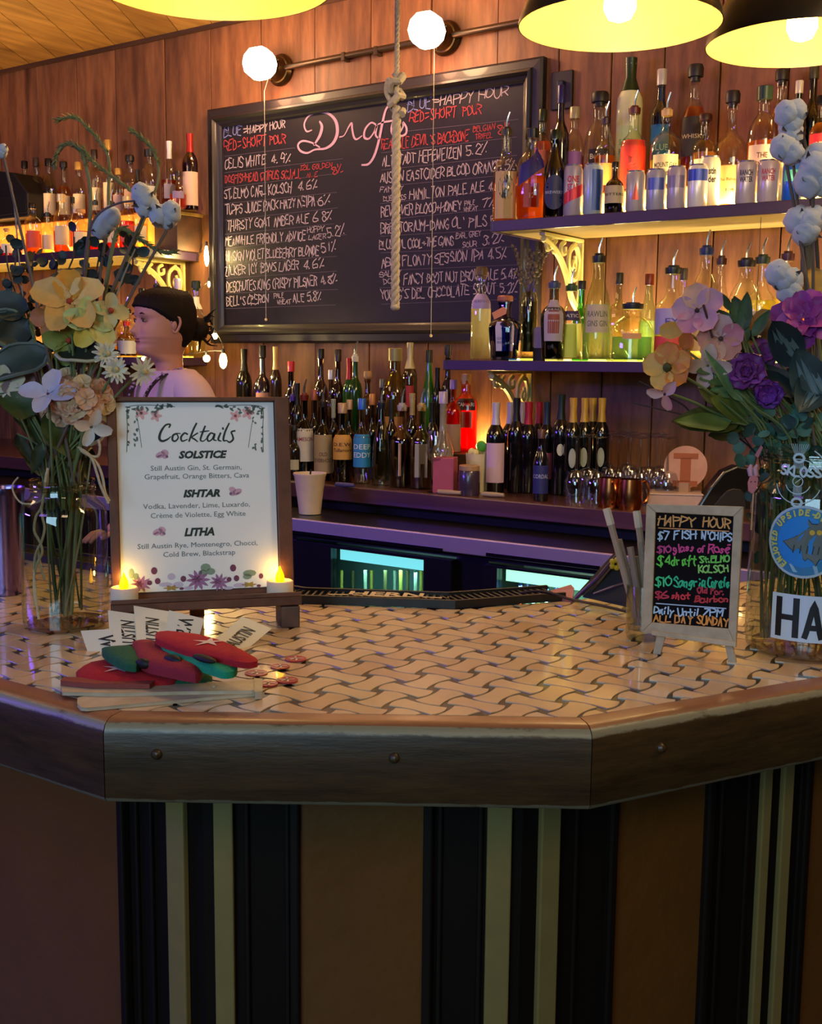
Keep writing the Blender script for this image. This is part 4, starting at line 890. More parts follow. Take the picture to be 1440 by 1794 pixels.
MB().lathe([(rb, .937), (rb * 1.08, .937 + h * .2), (rt_ * .94, .937 + h * .92), (rt_, .937 + h * .96), (rt_, .937 + h), (rt_ * .93, .937 + h), (rb * .95, .945)], (p.x, p.y, 0), 28).build('cup_wall', M('d8c8b0', .45, sss=.3), t, smooth=True)
MB().tube([(p.x - .01, p.y, .95), (p.x + .012, p.y - .01, .937 + h + .012)], .003, 6).build('bar_straw', BLKP, t, smooth=True)
for k, (x, y, dx, c, lb) in enumerate(((603, 851, .07, '4a4898', 'blue bar pen lying on the back bar edge'), (786, 864, .08, 'b09a80', 'pale wooden muddler lying before the pink carton'), (862, 868, .075, 'a8987c', 'beige cloth-covered opener lying before the wines'))):
    p = atz(x, y, ZC + .006); o = MB().tube([(p.x - dx * .5, p.y, ZC + .0085), (p.x, p.y + .004, ZC + .0085), (p.x + dx * .5, p.y + .01, ZC + .0085)], [.0075, .0082, .006], 10).build('bar_tool', M(c, .5), None, smooth=True); tag(o, lb, 'bar tool')
# bottles inside the coolers
for k, xs in enumerate(((598, 618, 640, 651, 675, 692, 702, 714, 728, 738), (912, 924, 935, 944, 958, 975))):
    for i, x in enumerate(xs):
        v = -.86 if i % 2 == 0 else -.78
        col = (['8a8438', '3a3c28', '5a5830', 'a8a060', '404838', '7a8050', '90c0c8', '4a5048', '98b0b0', '3a5058'] if k == 0 else ['e04830', 'd8e8d0', 'c8d8e8', 'e8e0a0', 'd0d8e0', 'e8c060'])[i % (10 if k == 0 else 6)]
        px('chilled bottle with its neck visible through the left cooler door' if k == 0 else 'brightly lit chilled bottle behind the right cooler door', x, 1000 if k == 0 else 1008 + (i % 2) * 4, 15, v, .446, ybot=1040, shape='wine', glassc=col, opaque=True, cap='foil:' + ('a89c48', '6a6440', '98a898')[i % 3] if k == 0 else 'screw:3a50a0', n=12, group='chilled bottles in the left cooler' if k == 0 else 'chilled bottles in the right cooler')

# ================================================================ chalkboard
random.seed(21)
cb = thing('chalkboard', 'large dark chalkboard listing draft beers in a black moulded frame', 'chalkboard', (-2.8, -.03, 1.505))
XL, XR, Z0_, Z1_ = -3.618, -1.995, 1.507, 2.495
BF = M('18121c', .5, coat=.2, vary=.3, ns=8)
FWD = .105
profile = [(0, -.0), (0, -.028), (.012, -.036), (.046, -.038), (.052, -.048), (.064, -.052), (.072, -.044), (.078, -.034), (.092, -.030), (.098, -.024), (.105, -.022), (.105, 0)]
profile = [(a * .75, b) for a, b in profile]
def rect(ins): return [(XL + ins, Z0_ + ins), (XR - ins, Z0_ + ins), (XR - ins, Z1_ - ins), (XL + ins, Z1_ - ins)]
rs_ = [rect(p[0]) for p in profile]
for s_ in range(4):
    mb = MB(); n = len(profile); vs = []
    for e in (s_, (s_ + 1) % 4):
        for k, p in enumerate(profile): vs.append((rs_[k][e][0], p[1] - .008, rs_[k][e][1]))
    mb.add(vs, [(k, (k + 1) % n, n + (k + 1) % n, n + k) for k in range(n)] + [tuple(range(n)), tuple(range(2 * n - 1, n - 1, -1))])
    mb.build('frame_rail', BF, cb, smooth=True, angle=35)
def slate_mat():
    m, nt, b, o = nodes('slate'); g = noise(nt, texco(nt, (1, 1, 2)), 4, 6, .7); c = mixc(nt, ramp(nt, g, .3, .8), L('110d16'), L('211b28'))
    nt.links.new(c, b.inputs['Base Color']); b.inputs['Roughness'].default_value = .5; b.inputs['Specular IOR Level'].default_value = .3; return m
MB().b2((XL + .07, -.022, Z0_ + .07), (XR - .07, -.010, Z1_ - .07)).build('slate', slate_mat(), cb)
YB = -.0232
CH, CR, CBL = M('b8a8b4', .9, vary=.3, ns=80), M('b04048', .9, vary=.3, ns=80), M('7c86c8', .9, vary=.3, ns=80)
fb_ = lambda u, v, l=0: (u, YB - l, v)
def bpt(x, y): p = aty(x, y, YB); return p.x, p.z
def chalk(text, x0_, y0_, x1_, y1_, h, mat=None, wd=2.0, name='chalk_line'):
    (u0, v0), (u1, v1) = bpt(x0_, y0_), bpt(x1_, y1_); hz = aty(x0_, y0_ - h, YB).z - v0; mb = MB()
    write(mb, text, u0, u1, v0, v1, hz, fb_, wd * depth(aty(x0_, y0_, YB)) / F, 1.0); return mb.build(name, mat or CH, cb)
rows = [("BLUE", 392, 240, 422, 236, 16, CBL), ("=HAPPY", 426, 235, 468, 230, 13, CH), ("HOUR", 473, 228, 499, 223, 13, CH), ("RED=SHORT", 392, 264, 465, 254, 17, CR), ("POUR", 472, 253, 500, 250, 15, CR),
 ("CELIS WHITE", 394, 296, 464, 288, 17, CH), ("4.9%", 475, 287, 508, 284, 16, CH),
 ("DOGFISHHEAD CITRUS SQUALL", 394, 321, 527, 311, 14, CR), ("DBL GOLDEN", 527, 299, 581, 293, 9, CR), ("ALE", 537, 311, 556, 309, 8, CR), ("8%", 583, 308, 600, 302, 15, CR),
 ("ST.ELMO CARL KOLSCH", 393, 348, 510, 337, 16, CH), ("4.6%", 522, 334, 555, 329, 15, CH), ("TUPPS JUICE PACK HAZY NEIPA", 395, 376, 552, 360, 16, CH), ("6%", 557, 360, 577, 356, 15, CH),
 ("THIRSTY GOAT AMBER ALE", 398, 404, 540, 390, 16, CH), ("6.8%", 549, 389, 580, 385, 16, CH), ("MEANWHILE FRIENDLY ADVICE", 395, 430, 535, 421, 15, CH), ("HOPPY", 538, 408, 567, 405, 9, CH), ("LAGER", 541, 421, 570, 418, 9, CH), ("5.2%", 574, 417, 603, 411, 17, CH),
 ("HI SIGN VIOLET BLUEBERRY BLONDE", 396, 458, 558, 447, 16, CH), ("5.1%", 563, 443, 588, 438, 16, CH), ("ZILKER ICY BONS LAGER", 394, 483, 523, 472, 16, CH), ("4.6%", 532, 472, 567, 467, 15, CH),
 ("DESCHUTES KING CRISPY PILSNER", 397, 511, 555, 500, 16, CH), ("4.8%", 562, 499, 590, 495, 15, CH), ("BELL'S OBERON", 397, 536, 470, 530, 15, CH), ("PALE", 480, 522, 497, 521, 8, CH), ("WHEAT", 485, 533, 509, 532, 8, CH), ("ALE 5.8%", 514, 530, 562, 526, 15, CH),
 ("BLUE", 714, 195, 754, 189, 20, CBL), ("=HAPPY HOUR", 758, 187, 888, 168, 17, CH), ("RED=SHORT", 718, 214, 798, 204, 17, CR), ("POUR", 810, 203, 843, 198, 16, CR),
 ("REAL ALE DEVIL'S BACKBONE", 668, 262, 821, 246, 17, CR), ("BELGIAN", 829, 231, 866, 227, 10, CR), ("TRIPEL", 832, 244, 863, 241, 9, CR), ("8%", 872, 238, 892, 235, 19, CR),
 ("ALTSTADT HEFEWEIZEN", 669, 292, 808, 276, 18, CH), ("5.2%", 817, 273, 852, 268, 17, CH), ("AUSTIN EASTCIDER BLOOD ORANGE 5%", 666, 321, 900, 298, 17, CH),
 ("FAMILY", 665, 337, 706, 334, 9, CH), ("BUSINESS", 672, 353, 711, 349, 9, CH), ("HAMILTON PALE ALE 4.9%", 718, 350, 885, 332, 17, CH), ("REVOLVER BLOOD+HONEY", 668, 379, 808, 369, 17, CH), ("PALE", 814, 360, 832, 358, 8, CH), ("WHEAT", 812, 371, 836, 369, 8, CH), ("7%", 845, 365, 866, 361, 15, CH),
 ("BREWTORIUM-DANG OL' PILS 5.7%", 667, 409, 890, 393, 17, CH), ("BLUE OWL COOL+THE GANG", 665, 437, 794, 430, 15, CH), ("EARL GREY", 799, 418, 842, 413, 9, CH), ("SOUR", 811, 434, 834, 431, 9, CH), ("3.2%", 847, 430, 882, 424, 16, CH),
 ("ABGB FLOATY SESSION IPA 4.5%", 668, 469, 886, 452, 17, CH), ("SALTY", 665, 486, 702, 482, 9, CH), ("DOG", 672, 498, 694, 496, 9, CH), ("FANCY BOOT NUT BROWN ALE 5.4%", 708, 498, 905, 488, 17, CH), ("YOUNG'S DBL CHOCOLATE STOUT 5.2%", 667, 526, 905, 512, 17, CH)]
for r_ in rows: chalk(*r_[:6], r_[6], 1.7 if r_[5] > 12 else 1.2)
mb = MB()
for (a, b_, c, d) in [(393, 274, 517, 259), (391, 303, 600, 278), (391, 329, 582, 305), (391, 357, 590, 337), (391, 386, 592, 364), (391, 411, 585, 392), (392, 436, 607, 411), (392, 462, 590, 449), (392, 488, 590, 475), (394, 514, 592, 507), (394, 541, 588, 534), (712, 230, 908, 209), (668, 268, 905, 240), (668, 298, 905, 272), (666, 327, 905, 305), (666, 357, 905, 330), (667, 386, 905, 362), (667, 414, 905, 400), (667, 443, 905, 432), (667, 474, 905, 464), (665, 504, 905, 500), (667, 533, 905, 524)]:
    ribbon(mb, [bpt(a, b_), bpt((a + c) / 2, (b_ + d) / 2), bpt(c, d)], .0016, fb_)
ribbon(mb, [bpt(391, 225), bpt(393, 400), bpt(394, 560)], .0014, fb_)
mb.build('ruled_lines', M('64586c', .9, vary=.2), cb)
# "Drafts" in a flowing hand (own pixels of the photograph turned into board positions)
PK = M('cda4c0', .85, vary=.15); mb = MB(); px_m = depth(aty(600, 240, YB)) / F
def brush(pts, ws):
    P = cat([bpt(*p) for p in pts], 5); W_ = cat([(w_ * px_m, 0) for w_ in ws], 5); ribbon(mb, P, [w_[0] for w_ in W_], fb_)
brush([(546, 228), (537, 230), (533, 218), (540, 204), (556, 197), (575, 199), (588, 212), (591, 232), (584, 250), (570, 260), (552, 262), (538, 268), (526, 264), (522, 254), (530, 247), (546, 250), (560, 258)], [2, 3, 3.5, 3, 3, 4, 6, 7, 6, 4, 3, 3.5, 4, 4, 3.5, 3, 2.5])
brush([(560, 213), (564, 222), (560, 238), (550, 254)], [3, 6, 6, 3]); brush([(595, 240), (603, 237), (611, 222), (616, 216), (617, 226), (620, 240), (625, 244), (634, 238)], [2.5, 2, 3, 4, 4, 4, 3, 2])
brush([(658, 218), (650, 215), (640, 226), (638, 240), (646, 243), (655, 232), (660, 220), (658, 236), (664, 243)], [3, 3, 4, 4.5, 3, 3, 4, 4, 2])
brush([(688, 190), (684, 184), (676, 192), (670, 215), (664, 245), (656, 272), (646, 287), (634, 289)], [2.5, 3.5, 4, 5, 5, 5, 4, 3]); brush([(662, 218), (672, 214), (684, 212), (700, 208)], [2, 3, 3, 2])
brush([(694, 190), (690, 208), (686, 226), (689, 236), (698, 232)], [3, 4.5, 5, 4, 2]); brush([(700, 234), (706, 222), (706, 214), (712, 224), (711, 234), (703, 238), (698, 232)], [2, 3, 3, 4, 4, 3, 2])
mb.build('chalk_title', PK, cb)

# ================================================================ wall lamps on a pipe
BRZ = M('4a3820', .32, metal=.85, vary=.2); PIPE = M('46382c', .4, metal=.7)
pA, pB = aty(488, 122, -.02), aty(778, 66, -.02)
t = thing('conduit', 'brown metal conduit running along the wall from the left wall lamp through the right one', 'pipe', (-2.6, -.03, 2.62))
MB().tube([(pA.x, -.03, pA.z), (pB.x, -.03, pB.z), (-1.7, -.03, pB.z + .005)], .0115, 10).build('pipe', PIPE, t, smooth=True)
for xx in (pA.x + .35, pB.x + .35, pB.x - .3): MB().b2((xx - .008, -.043, pA.z - .016), (xx + .008, 0, pA.z + .016)).build('pipe_clip', PIPE, t, bevel=.002)
def sconce(p, label, chain):
    X, Z = p.x, p.z; t = thing('wall_lamp', label, 'lamp', (X, -.02, Z)); R = Matrix.Rotation(radians(90), 3, 'X')   # local z -> -Y
    MB().lathe([(.062, .0), (.064, .012), (.058, .02), (.054, .028), (.048, .030)], (X, 0, Z), 28, R=R).build('backplate', BRZ, t, smooth=True)
    MB().lathe([(.048, .030), (.046, .05), (.04, .065), (.044, .07), (.044, .08)], (X, 0, Z), 28, R=R).build('fitter', BRZ, t, smooth=True)
    gl = [(.036, .07), (.050, .085), (.064, .115), (.066, .145), (.056, .175), (.036, .195), (.016, .203)]
    MB().lathe(gl, (X, 0, Z), 10, R=R).build('glass_shade', emis('fff1d0', 7), t)
    mb = MB()
    for k in range(3):
        a = k * 2.1 + .5; mb.ball((X + .046 * cos(a), -.068, Z + .046 * sin(a)), .0055, 8, 6)
    mb.build('thumb_screw', BRZ, t, smooth=True)
    x_, z0_, z1_ = chain; mb = MB(); mb.tube([(X - .01, -.07, Z - .04), (x_, -.072, Z - .09), (x_, -.072, z1_)], .0014, 5); mb.build('pull_chain', M('a8a08c', .4, metal=.5), t)
    MB().ball((x_, -.072, z1_), .006, 8, 6).build('chain_bead', M('d8c8a0', .3), t)
    d = point('wall_lamp_light', (X, -.26, Z), 11, (1.0, .56, .26), .06); point('wall_lamp_glow', (X, -.10, Z - .1), 1.1, (1, .42, .2), .03)
q = aty(466, 560, -.072); sconce(pA, 'left wall lamp with a white glass shade above the chalkboard', (q.x, 0, q.z))
q = aty(755, 588, -.072); sconce(pB, 'right wall lamp with a white glass shade above the chalkboard', (q.x, 0, q.z))

# ================================================================ pendant lamps over the bar
SHD = M('1a1612', .35, metal=.5, coat=.3); ENM = M('dcb260', .45, vary=.03)
def pendant(p, Rr, label, e):
    X, Y, Z = p; t = thing('pendant_lamp', label, 'pendant lamp', (X, Y, Z))
    o_ = [(Rr, 0), (Rr * .99, .012), (Rr * .86, .075), (Rr * .62, .125), (Rr * .42, .15), (.042, .175), (.036, .23), (.02, .245)]
    i_ = [(.018, .17), (Rr * .4, .143), (Rr * .60, .118), (Rr * .84, .069), (Rr * .975, .010), (Rr * .99, 0)]
    MB().lathe([(a, Z + b) for a, b in o_], (X, Y, 0), 56, caps=False).build('shade', SHD, t, smooth=True)
    MB().lathe([(a, Z + b) for a, b in i_], (X, Y, 0), 56, caps=False).build('enamel_lining', ENM, t, smooth=True)
    MB().lathe([(.022, Z + .105), (.022, Z + .17)], (X, Y, 0), 16).build('socket', M('2a2018', .4), t, smooth=True)
    MB().lathe([(.012, Z + .108), (.018, Z + .085), (.03, Z + .05), (.031, Z + .03), (.022, Z + .012), (.006, Z + .006)], (X, Y, 0), 20).build('bulb', emis('ffd070', 14), t, smooth=True)
    MB().tube([(X, Y, Z + .24), (X, Y, zc)], .004, 8).build('cord', BLKP, t, smooth=True)
    MB().lathe([(.06, zc - .02), (.06, zc)], (X, Y, 0), 24).build('ceiling_rose', SHD, t, smooth=True)
    point('pendant_light', (X, Y, Z + .002), e, (1.0, .70, .30), .03)
pendant((-.971, -1.621, 2.072), .191, 'black pendant lamp with a cream enamel lining and filament bulb, centre right', 10)
pendant((-.741, -1.245, 2.088), .191, 'black pendant lamp at the top right corner', 10)
pendant((-1.322, -2.353, 2.014), .191, 'nearest pendant lamp, only its glowing cream rim showing at the top left', 6)

# ================================================================ rope
t = thing('rope', 'thick twisted pale rope with a knot hanging in front of the chalkboard', 'rope', (-1.32, -1.855, 1.54))
RP = M('a89a88', .95, vary=.3, ns=120, bm=.5, bs=300); rx, ry = -1.318, -1.858
def twist(za, zb, r, pitch, name):
    mb = MB(); n = int(abs(zb - za) / .006)
    for k in range(3):
        pts = []
        for i in range(n + 1):
            z = za + (zb - za) * i / n; a = 2 * pi * (z / pitch + k / 3); pts.append((rx + cos(a) * r * .52, ry + sin(a) * r * .52, z))
        mb.tube(pts, r * .56, 6)
    mb.build(name, RP, t, smooth=True)
twist(1.93, zc, .0052, .03, 'upper_strand'); twist(1.545, 1.92, .0088, .045, 'lower_strand')
mb = MB(); pts = [(rx + cos(a * .8) * .012, ry + sin(a * .8) * .012, 1.905 + a * .0042 + .004 * sin(a * 2)) for a in range(0, 20)]
mb.tube(pts, .0075, 8); mb.tube(cat([(rx - .012, ry, 1.93), (rx - .024, ry, 1.95), (rx - .02, ry, 1.972), (rx - .008, ry, 1.965)], 4), .005, 6); mb.build('knot', RP, t, smooth=True)
MB().ball((rx, ry, 1.543), (.0095, .0095, .008), 10, 6).build('rope_end', RP, t, smooth=True)
# fairy bulbs by the left edge of the chalkboard
sl = thing('string_lights', 'string of bright bulbs hanging between the chalkboard and the bartender', 'string lights', tuple(aty(362, 448, -.07)))
def bulb(x, y, v, r, s, e, tall=1.0, par=None):
    p = aty(x, y, v); g = MB().ball(p, (r, r, r * tall), 12, 8).build('bulb', emis('ffdf90', s), par, smooth=True)
    MB().tube([p + Vector((0, 0, r * tall * .9)), p + Vector((0, 0, r * tall + .014))], r * .45, 8).build('bulb_cap', BLKP, g)
    point('bulb_light', tuple(p + Vector((0, -r * 2, 0))), e, (1, .72, .25), r); return p + Vector((0, 0, r * tall + .014))
tops = [bulb(362, 448, -.07, .011, 16, 3.5, 4.2, sl), bulb(366, 498, -.07, .006, 10, .15, 2.4, sl), bulb(376, 589, -.34, .013, 14, .8, 1, sl), bulb(391, 632, -.36, .016, 16, 3.5, 2.0, sl), bulb(362, 628, -.30, .015, 14, 3.0, 1, sl), bulb(252, 628, -.385, .010, 10, .4, 1, sl)]
MB().tube(cat([(-3.70, -.03, ZA - .036)] + [tuple(q) for q in tops[:2]] + [tuple(tops[1] + Vector((.01, -.1, -.1)))] + [tuple(q) for q in tops[2:5]] + [(-3.70, -.37, ZB - .01), tuple(tops[5] + Vector((.1, 0, .02))), tuple(tops[5])], 5), .0016, 5).build('wire', M('1c1410', .6), sl)
q = aty(1321, 629, -.3); t = thing('string_light', 'tiny bright bulb on a wire hanging among the flowers on the right', 'light bulb', tuple(q)); tp = bulb(1321, 629, -.3, .006, 10, .1, 1, t)
MB().tube([tp, Vector((tp.x, tp.y, ZA - .034))], .001, 5).build('wire', M('1c1410', .6), t)

# ================================================================ bar mat, tray
a0, a1, a2, a3 = atz(500, 1051, ZT), atz(812, 1064, ZT), atz(985, 1049, ZT), atz(1010, 1047, ZT)
mat_ = thing('bar_mat', 'long black rubber bar mat along the inner edge of the bar with pale lettering', 'bar mat', (-1.1, -2.3, ZT))
pl = [Vector(INN[0]) + Vector((1.3, 0)), Vector(INN[1]), Vector(INN[2]), Vector(INN[3])]
RUB = M('14120f', .55)
def offpl(pl, d):
    out = []
    for i, p in enumerate(pl):
        n = Vector((0, 0)); 
        for a, b in ((i - 1, i), (i, i + 1)):
            if a >= 0 and b < len(pl): q = (pl[b] - pl[a]).normalized(); n += Vector((-q.y, q.x))
        out.append(p + n.normalized() * d)
    return out
o1, o2 = offpl(pl, -.004), offpl(pl, .062)
MB().prism([tuple(p) for p in o1] + [tuple(p) for p in o2[::-1]], ZT + .0004, ZT + .004).build('base_sheet', RUB, mat_)
for d0, d1 in ((-.004, .002), (.056, .062)):
    q1, q2 = offpl(pl, d0), offpl(pl, d1); MB().prism([tuple(p) for p in q1] + [tuple(p) for p in q2[::-1]], ZT + .004, ZT + .013).build('raised_rim', RUB, mat_)
mb = MB()
for i in range(3):
    a, b = pl[i], pl[i + 1]; n = int((b - a).length / .011); d = (b - a).normalized(); q = Vector((-d.y, d.x))
    for k in range(n):
        c = a + d * (k * .011); mb.box((c.x + q.x * .029, c.y + q.y * .029, ZT + .0065), (.0035, .05, .006), Matrix.Rotation(atan2(d.y, d.x), 3, 'Z'))
mb.build('rib', RUB, mat_)['kind'] = 'stuff'
mb = MB(); c = pl[2] + (pl[1] - pl[2]) * .42; d = (pl[2] - pl[1]).normalized(); q = Vector((-d.y, d.x))
def mf(x, y, l=0): w_ = c + d * x + q * (y + .008); return (w_.x, w_.y, ZT + .0142 + l)
print_text(mb, 'HERN', .040, mf, off=.0012, width=.115); mb.build('lettering', M('b8a890', .6), mat_)
mb = MB(); ribbon(mb, cat([(-.085, -.002), (-.05, .001), (0, -.004), (.05, .001), (.085, .0)], 5), .006, mf); mb.build('banner_mark', M('b0a48c', .6), mat_)
# black folding tray / screen arm at the inner edge on the right
t = thing('tablet_stand', 'black tilted tablet arm at the inner edge of the bar, left of the straw glass', 'tablet stand', tuple(atz(1060, 1052, ZT)))
def W3(x, y, d): return tuple(dep(x, y, d))
BKP = M('0c0a10', .6)
pts = [W3(1003, 1048, 1.78), W3(1035, 1040, 1.74), W3(1088, 975, 1.72), W3(1078, 966, 1.74)]
n_ = Vector((.0, .012, .004)); MB().add([Vector(p) for p in pts] + [Vector(p) + n_ for p in pts], [(0, 1, 2, 3), (7, 6, 5, 4), (0, 4, 5, 1), (1, 5, 6, 2), (2, 6, 7, 3), (3, 7, 4, 0)]).build('arm_plate', BKP, t)
pts = [W3(1020, 1046, 1.745), W3(1108, 1066, 1.70), W3(1112, 1000, 1.72), W3(1078, 985, 1.74)]
MB().add([Vector(p) for p in pts] + [Vector(p) + n_ for p in pts], [(0, 1, 2, 3), (7, 6, 5, 4), (0, 4, 5, 1), (1, 5, 6, 2), (2, 6, 7, 3), (3, 7, 4, 0)]).build('screen_back', BKP, t)
MB().tube([W3(1008, 1049, 1.75), W3(1048, 1012, 1.73), W3(1086, 968, 1.72)], .003, 8).build('edge_rod', M('4a3c50', .3, metal=.6), t)
MB().tube([W3(1040, 1040, 1.73), W3(1075, 1027, 1.71), W3(1110, 1016, 1.70)], .0016, 6).build('support_wire', M('777080', .3, metal=.8), t)
mb = MB(); p0 = dep(1078, 988, 1.71)
for k in range(5): a = k * 2 * pi / 5; mb.ball(p0 + RT * cos(a) * .006 + UP * sin(a) * .006, .0045, 6, 4)
mb.build('yellow_charm', M('a89818', .5), t)
o = MB().tube(cat([W3(905, 1040, 1.80), W3(950, 1036, 1.78), W3(1000, 1050, 1.745), W3(1050, 1060, 1.70), W3(1100, 1072, 1.66)], 5), .0022, 6).build('cable', M('1c1018', .4), None, smooth=True); tag(o, 'thin dark cable curving over the tiles from the rubber mat to the straw glass', 'cable')
t = thing('pink_tray', 'pinkish ribbed tray wedge between the mat and the black tablet arm', 'tray', tuple(atz(975, 1046, ZT)))
pts = [W3(925, 1046, 1.82), W3(1003, 1050, 1.77), W3(1006, 1030, 1.80), W3(1000, 1024, 1.84)]
MB().add([Vector(p) for p in pts] + [Vector(p) - Vector((0, 0, .006)) for p in pts], [(0, 1, 2, 3), (7, 6, 5, 4), (0, 4, 5, 1), (1, 5, 6, 2), (2, 6, 7, 3), (3, 7, 4, 0)]).build('tray_plate', M('9a6068', .4), t)

# ================================================================ framed cocktail menu
bx = atz(352, 1095, ZT); th_ = YAW + radians(16.0) ; ex = Vector((cos(th_), sin(th_), 0)); nb = Vector((ex.y, -ex.x, 0))   # nb faces the guests
tl = radians(9); ez = Vector((0, 0, 1)) * cos(tl) - nb * sin(tl); eo = nb * cos(tl) + Vector((0, 0, 1)) * sin(tl)
def mpix(x, y, f): # point on the menu plane under a pixel
    d = ray(x, y); s = (f.o - CAM).dot(eo) / d.dot(eo); q = CAM + d * s - f.o; return q.dot(ex), q.dot(ez)
fm = XF(Vector((bx.x, bx.y, ZT + .035)), ex, -eo, ez)          # local x right, y away from guests, z up the board
MW = wood('4a2a20', '6e4534', .5, (1, 1, 1), grain=20, var=False)
mn = thing('menu_stand', 'brown wooden stand holding the printed cocktail menu', 'menu stand', (bx.x, bx.y, ZT))
l0, b0 = mpix(196, 1050, fm); r0, t0_ = mpix(503, 697, fm); pl0, pb0 = mpix(213, 1042, fm); pr0, pt0 = mpix(478, 705, fm)
hw = .0
MB2 = lambda x0, x1, y0, y1, z0, z1: warp(MB().b2((x0, y0, z0), (x1, y1, z1)), fm)
MB2(l0, r0, .0, .010, b0 - .002, t0_).build('backboard', MW, mn)
MB2(l0, pl0 - .001, -.010, 0, b0, t0_).build('side_rail', MW, mn, bevel=.001); MB2(pr0 + .001, r0, -.010, 0, b0, t0_).build('side_rail', MW, mn, bevel=.001)
MB2(pl0 - .001, pr0 + .001, -.010, 0, pt0 + .001, t0_).build('top_rail', MW, mn, bevel=.001)
lz = mpix(350, 1050, fm)[1]
MB2(l0 - .002, r0 + .004, -.045, .006, lz - .012, lz).build('ledge', MW, mn, bevel=.0015)
MB2(l0 - .002, r0 + .004, -.045, -.036, lz, lz + .006).build('ledge_lip', MW, mn, bevel=.001)
for xx in (l0 + .006, r0 - .024):
    p = fm(xx + .012, -.02, lz - .012); zz = p.z; R_ = Matrix.Rotation(th_, 3, 'Z')
    MB().box((p.x, p.y, (ZT + zz) / 2 + .001), (.026, .05, zz - ZT + .002), R_).build('foot_block', wood('4e3c3a', '6e5850', .5, var=False), mn, bevel=.0015)
p = fm(0, .06, lz); MB().box((p.x, p.y, (ZT + p.z) / 2 + .02), (.02, .012, p.z - ZT + .05), Matrix.Rotation(th_, 3, 'Z')).build('rear_prop', MW, mn)
pap = thing('menu_sheet', 'white printed cocktails menu sheet with a floral border, in the brown stand', 'menu', tuple(fm(0, 0, 0)))
MB2(pl0, pr0, -.0018, -.0008, pb0 + .002, pt0).build('paper', M('e6eef2', .6, vary=.02), pap)
PW = pr0 - pl0; PH = pt0 - pb0
def fp(u, v, l=0): return fm(u, -.0021 - l, v)
def m2(x, y): return mpix(x, y, fm)
def mprint(s, x0, x1, y, h, mat, shear=0, off=.0, nm='printed_line'):
    (u0, v0), (u1, v1) = m2(x0, y), m2(x1, y); mb = MB(); cxx = (u0 + u1) / 2
    print_text(mb, s, h * 1.45 * depth(fm(0, 0, v0)) / F, lambda a, b, q: fp(cxx + a, v0 + b), shear=shear, off=off, width=u1 - u0); return mb.build(nm, mat, pap)
GRN, GRY = M('16302c', .6, vary=0), M('5c6c74', .6, vary=0)
mprint('SOLSTICE', 311, 396, 803, 12, GRN, .25, .0007); mprint('ISHTAR', 320, 385, 871, 12, GRN, .25, .0007); mprint('LITHA', 322, 375, 939, 13, GRN, .25, .0007)
for s, a, b, y in (('Still Austin Gin, St. Germain,', 264, 423, 825), ('Grapefruit, Orange Bitters, Cava', 253, 436, 840), ('Vodka, Lavender, Lime, Luxardo,', 251, 438, 892), ('Crème de Violette, Egg White', 264, 430, 908), ('Still Austin Rye, Montenegro, Chocci,', 241, 451, 962), ('Cold Brew, Blackstrap', 286, 412, 976)):
    mprint(s, a, b, y, 8.6, GRY)
mb = MB(); pm = depth(fm(0, 0, .15)) / F
def brush2(pts, ws):
    P = cat([m2(*p) for p in pts], 5); W_ = cat([(w_ * pm, 0) for w_ in ws], 5); ribbon(mb, P, [w_[0] for w_ in W_], fp)
brush2([(296, 749), (298, 744), (290, 745), (282, 756), (279, 768), (284, 773), (293, 770), (299, 765)], [2.5, 3, 3, 4, 4.5, 4, 3, 1.5])
brush2([(309, 760), (303, 763), (302, 771), (307, 773), (312, 767), (310, 760), (316, 760)], [3, 3.5, 3.5, 3, 2.5, 2, 1.5]); brush2([(328, 761), (323, 759), (317, 766), (319, 773), (328, 770)], [3, 3, 3.5, 3, 1.5])
brush2([(344, 742), (338, 754), (331, 773)], [3, 3.5, 3]); brush2([(346, 759), (336, 766), (341, 770), (346, 774)], [2.5, 2.5, 3, 2])
brush2([(359, 747), (354, 760), (351, 771), (356, 773), (361, 769)], [3, 3.5, 3, 2, 1.5]); brush2([(350, 757), (358, 756), (366, 755)], [1.5, 2.5, 1.5])
brush2([(375, 761), (369, 759), (363, 767), (365, 773), (371, 770), (376, 760), (374, 770), (379, 772)], [2.5, 3, 3.5, 3, 2.5, 3, 3, 1.5]); brush2([(386, 759), (382, 770), (387, 773)], [3, 3.5, 2]); brush2([(390, 750), (390.5, 752)], [3, 3])
brush2([(401, 742), (394, 757), (391, 771), (396, 772)], [2.5, 3.5, 3.5, 2]); brush2([(411, 755), (405, 757), (407, 763), (408, 770), (402, 775), (397, 772)], [3, 3, 3, 3.5, 3, 2])
mb.build('script_title', GRN, pap)
def blob(mb, x, y, rx_, ry_, n=9, rot=0, lobes=0):
    u, v = m2(x, y); vs = [fp(u, v)]
    for k in range(n):
        a = 2 * pi * k / n; q = 1 + (.35 * cos(lobes * a) if lobes else 0); dx, dy = rx_ * q * cos(a), ry_ * q * sin(a)
        vs.append(fp(u + (dx * cos(rot) - dy * sin(rot)) * pm, v + (dx * sin(rot) + dy * cos(rot)) * pm))
    mb.add(vs, [(0, 1 + k, 1 + (k + 1) % n) for k in range(n)])
def art(name, col, items, **k):
    for it in items:
        mb = MB(); blob(mb, *it, **k); mb.build(name, M(col, .6, vary=.1, ns=300), pap)
random.seed(3)
art('printed_flowers', 'd8a8b0', [(247, 724, 9, 9), (273, 729, 8, 8), (412, 729, 8, 8), (434, 724, 9, 9)], n=30, lobes=5)
art('flower_centres', '983848', [(247, 724, 3, 3), (273, 729, 2.6, 2.6), (412, 729, 2.6, 2.6), (434, 724, 3, 3)])
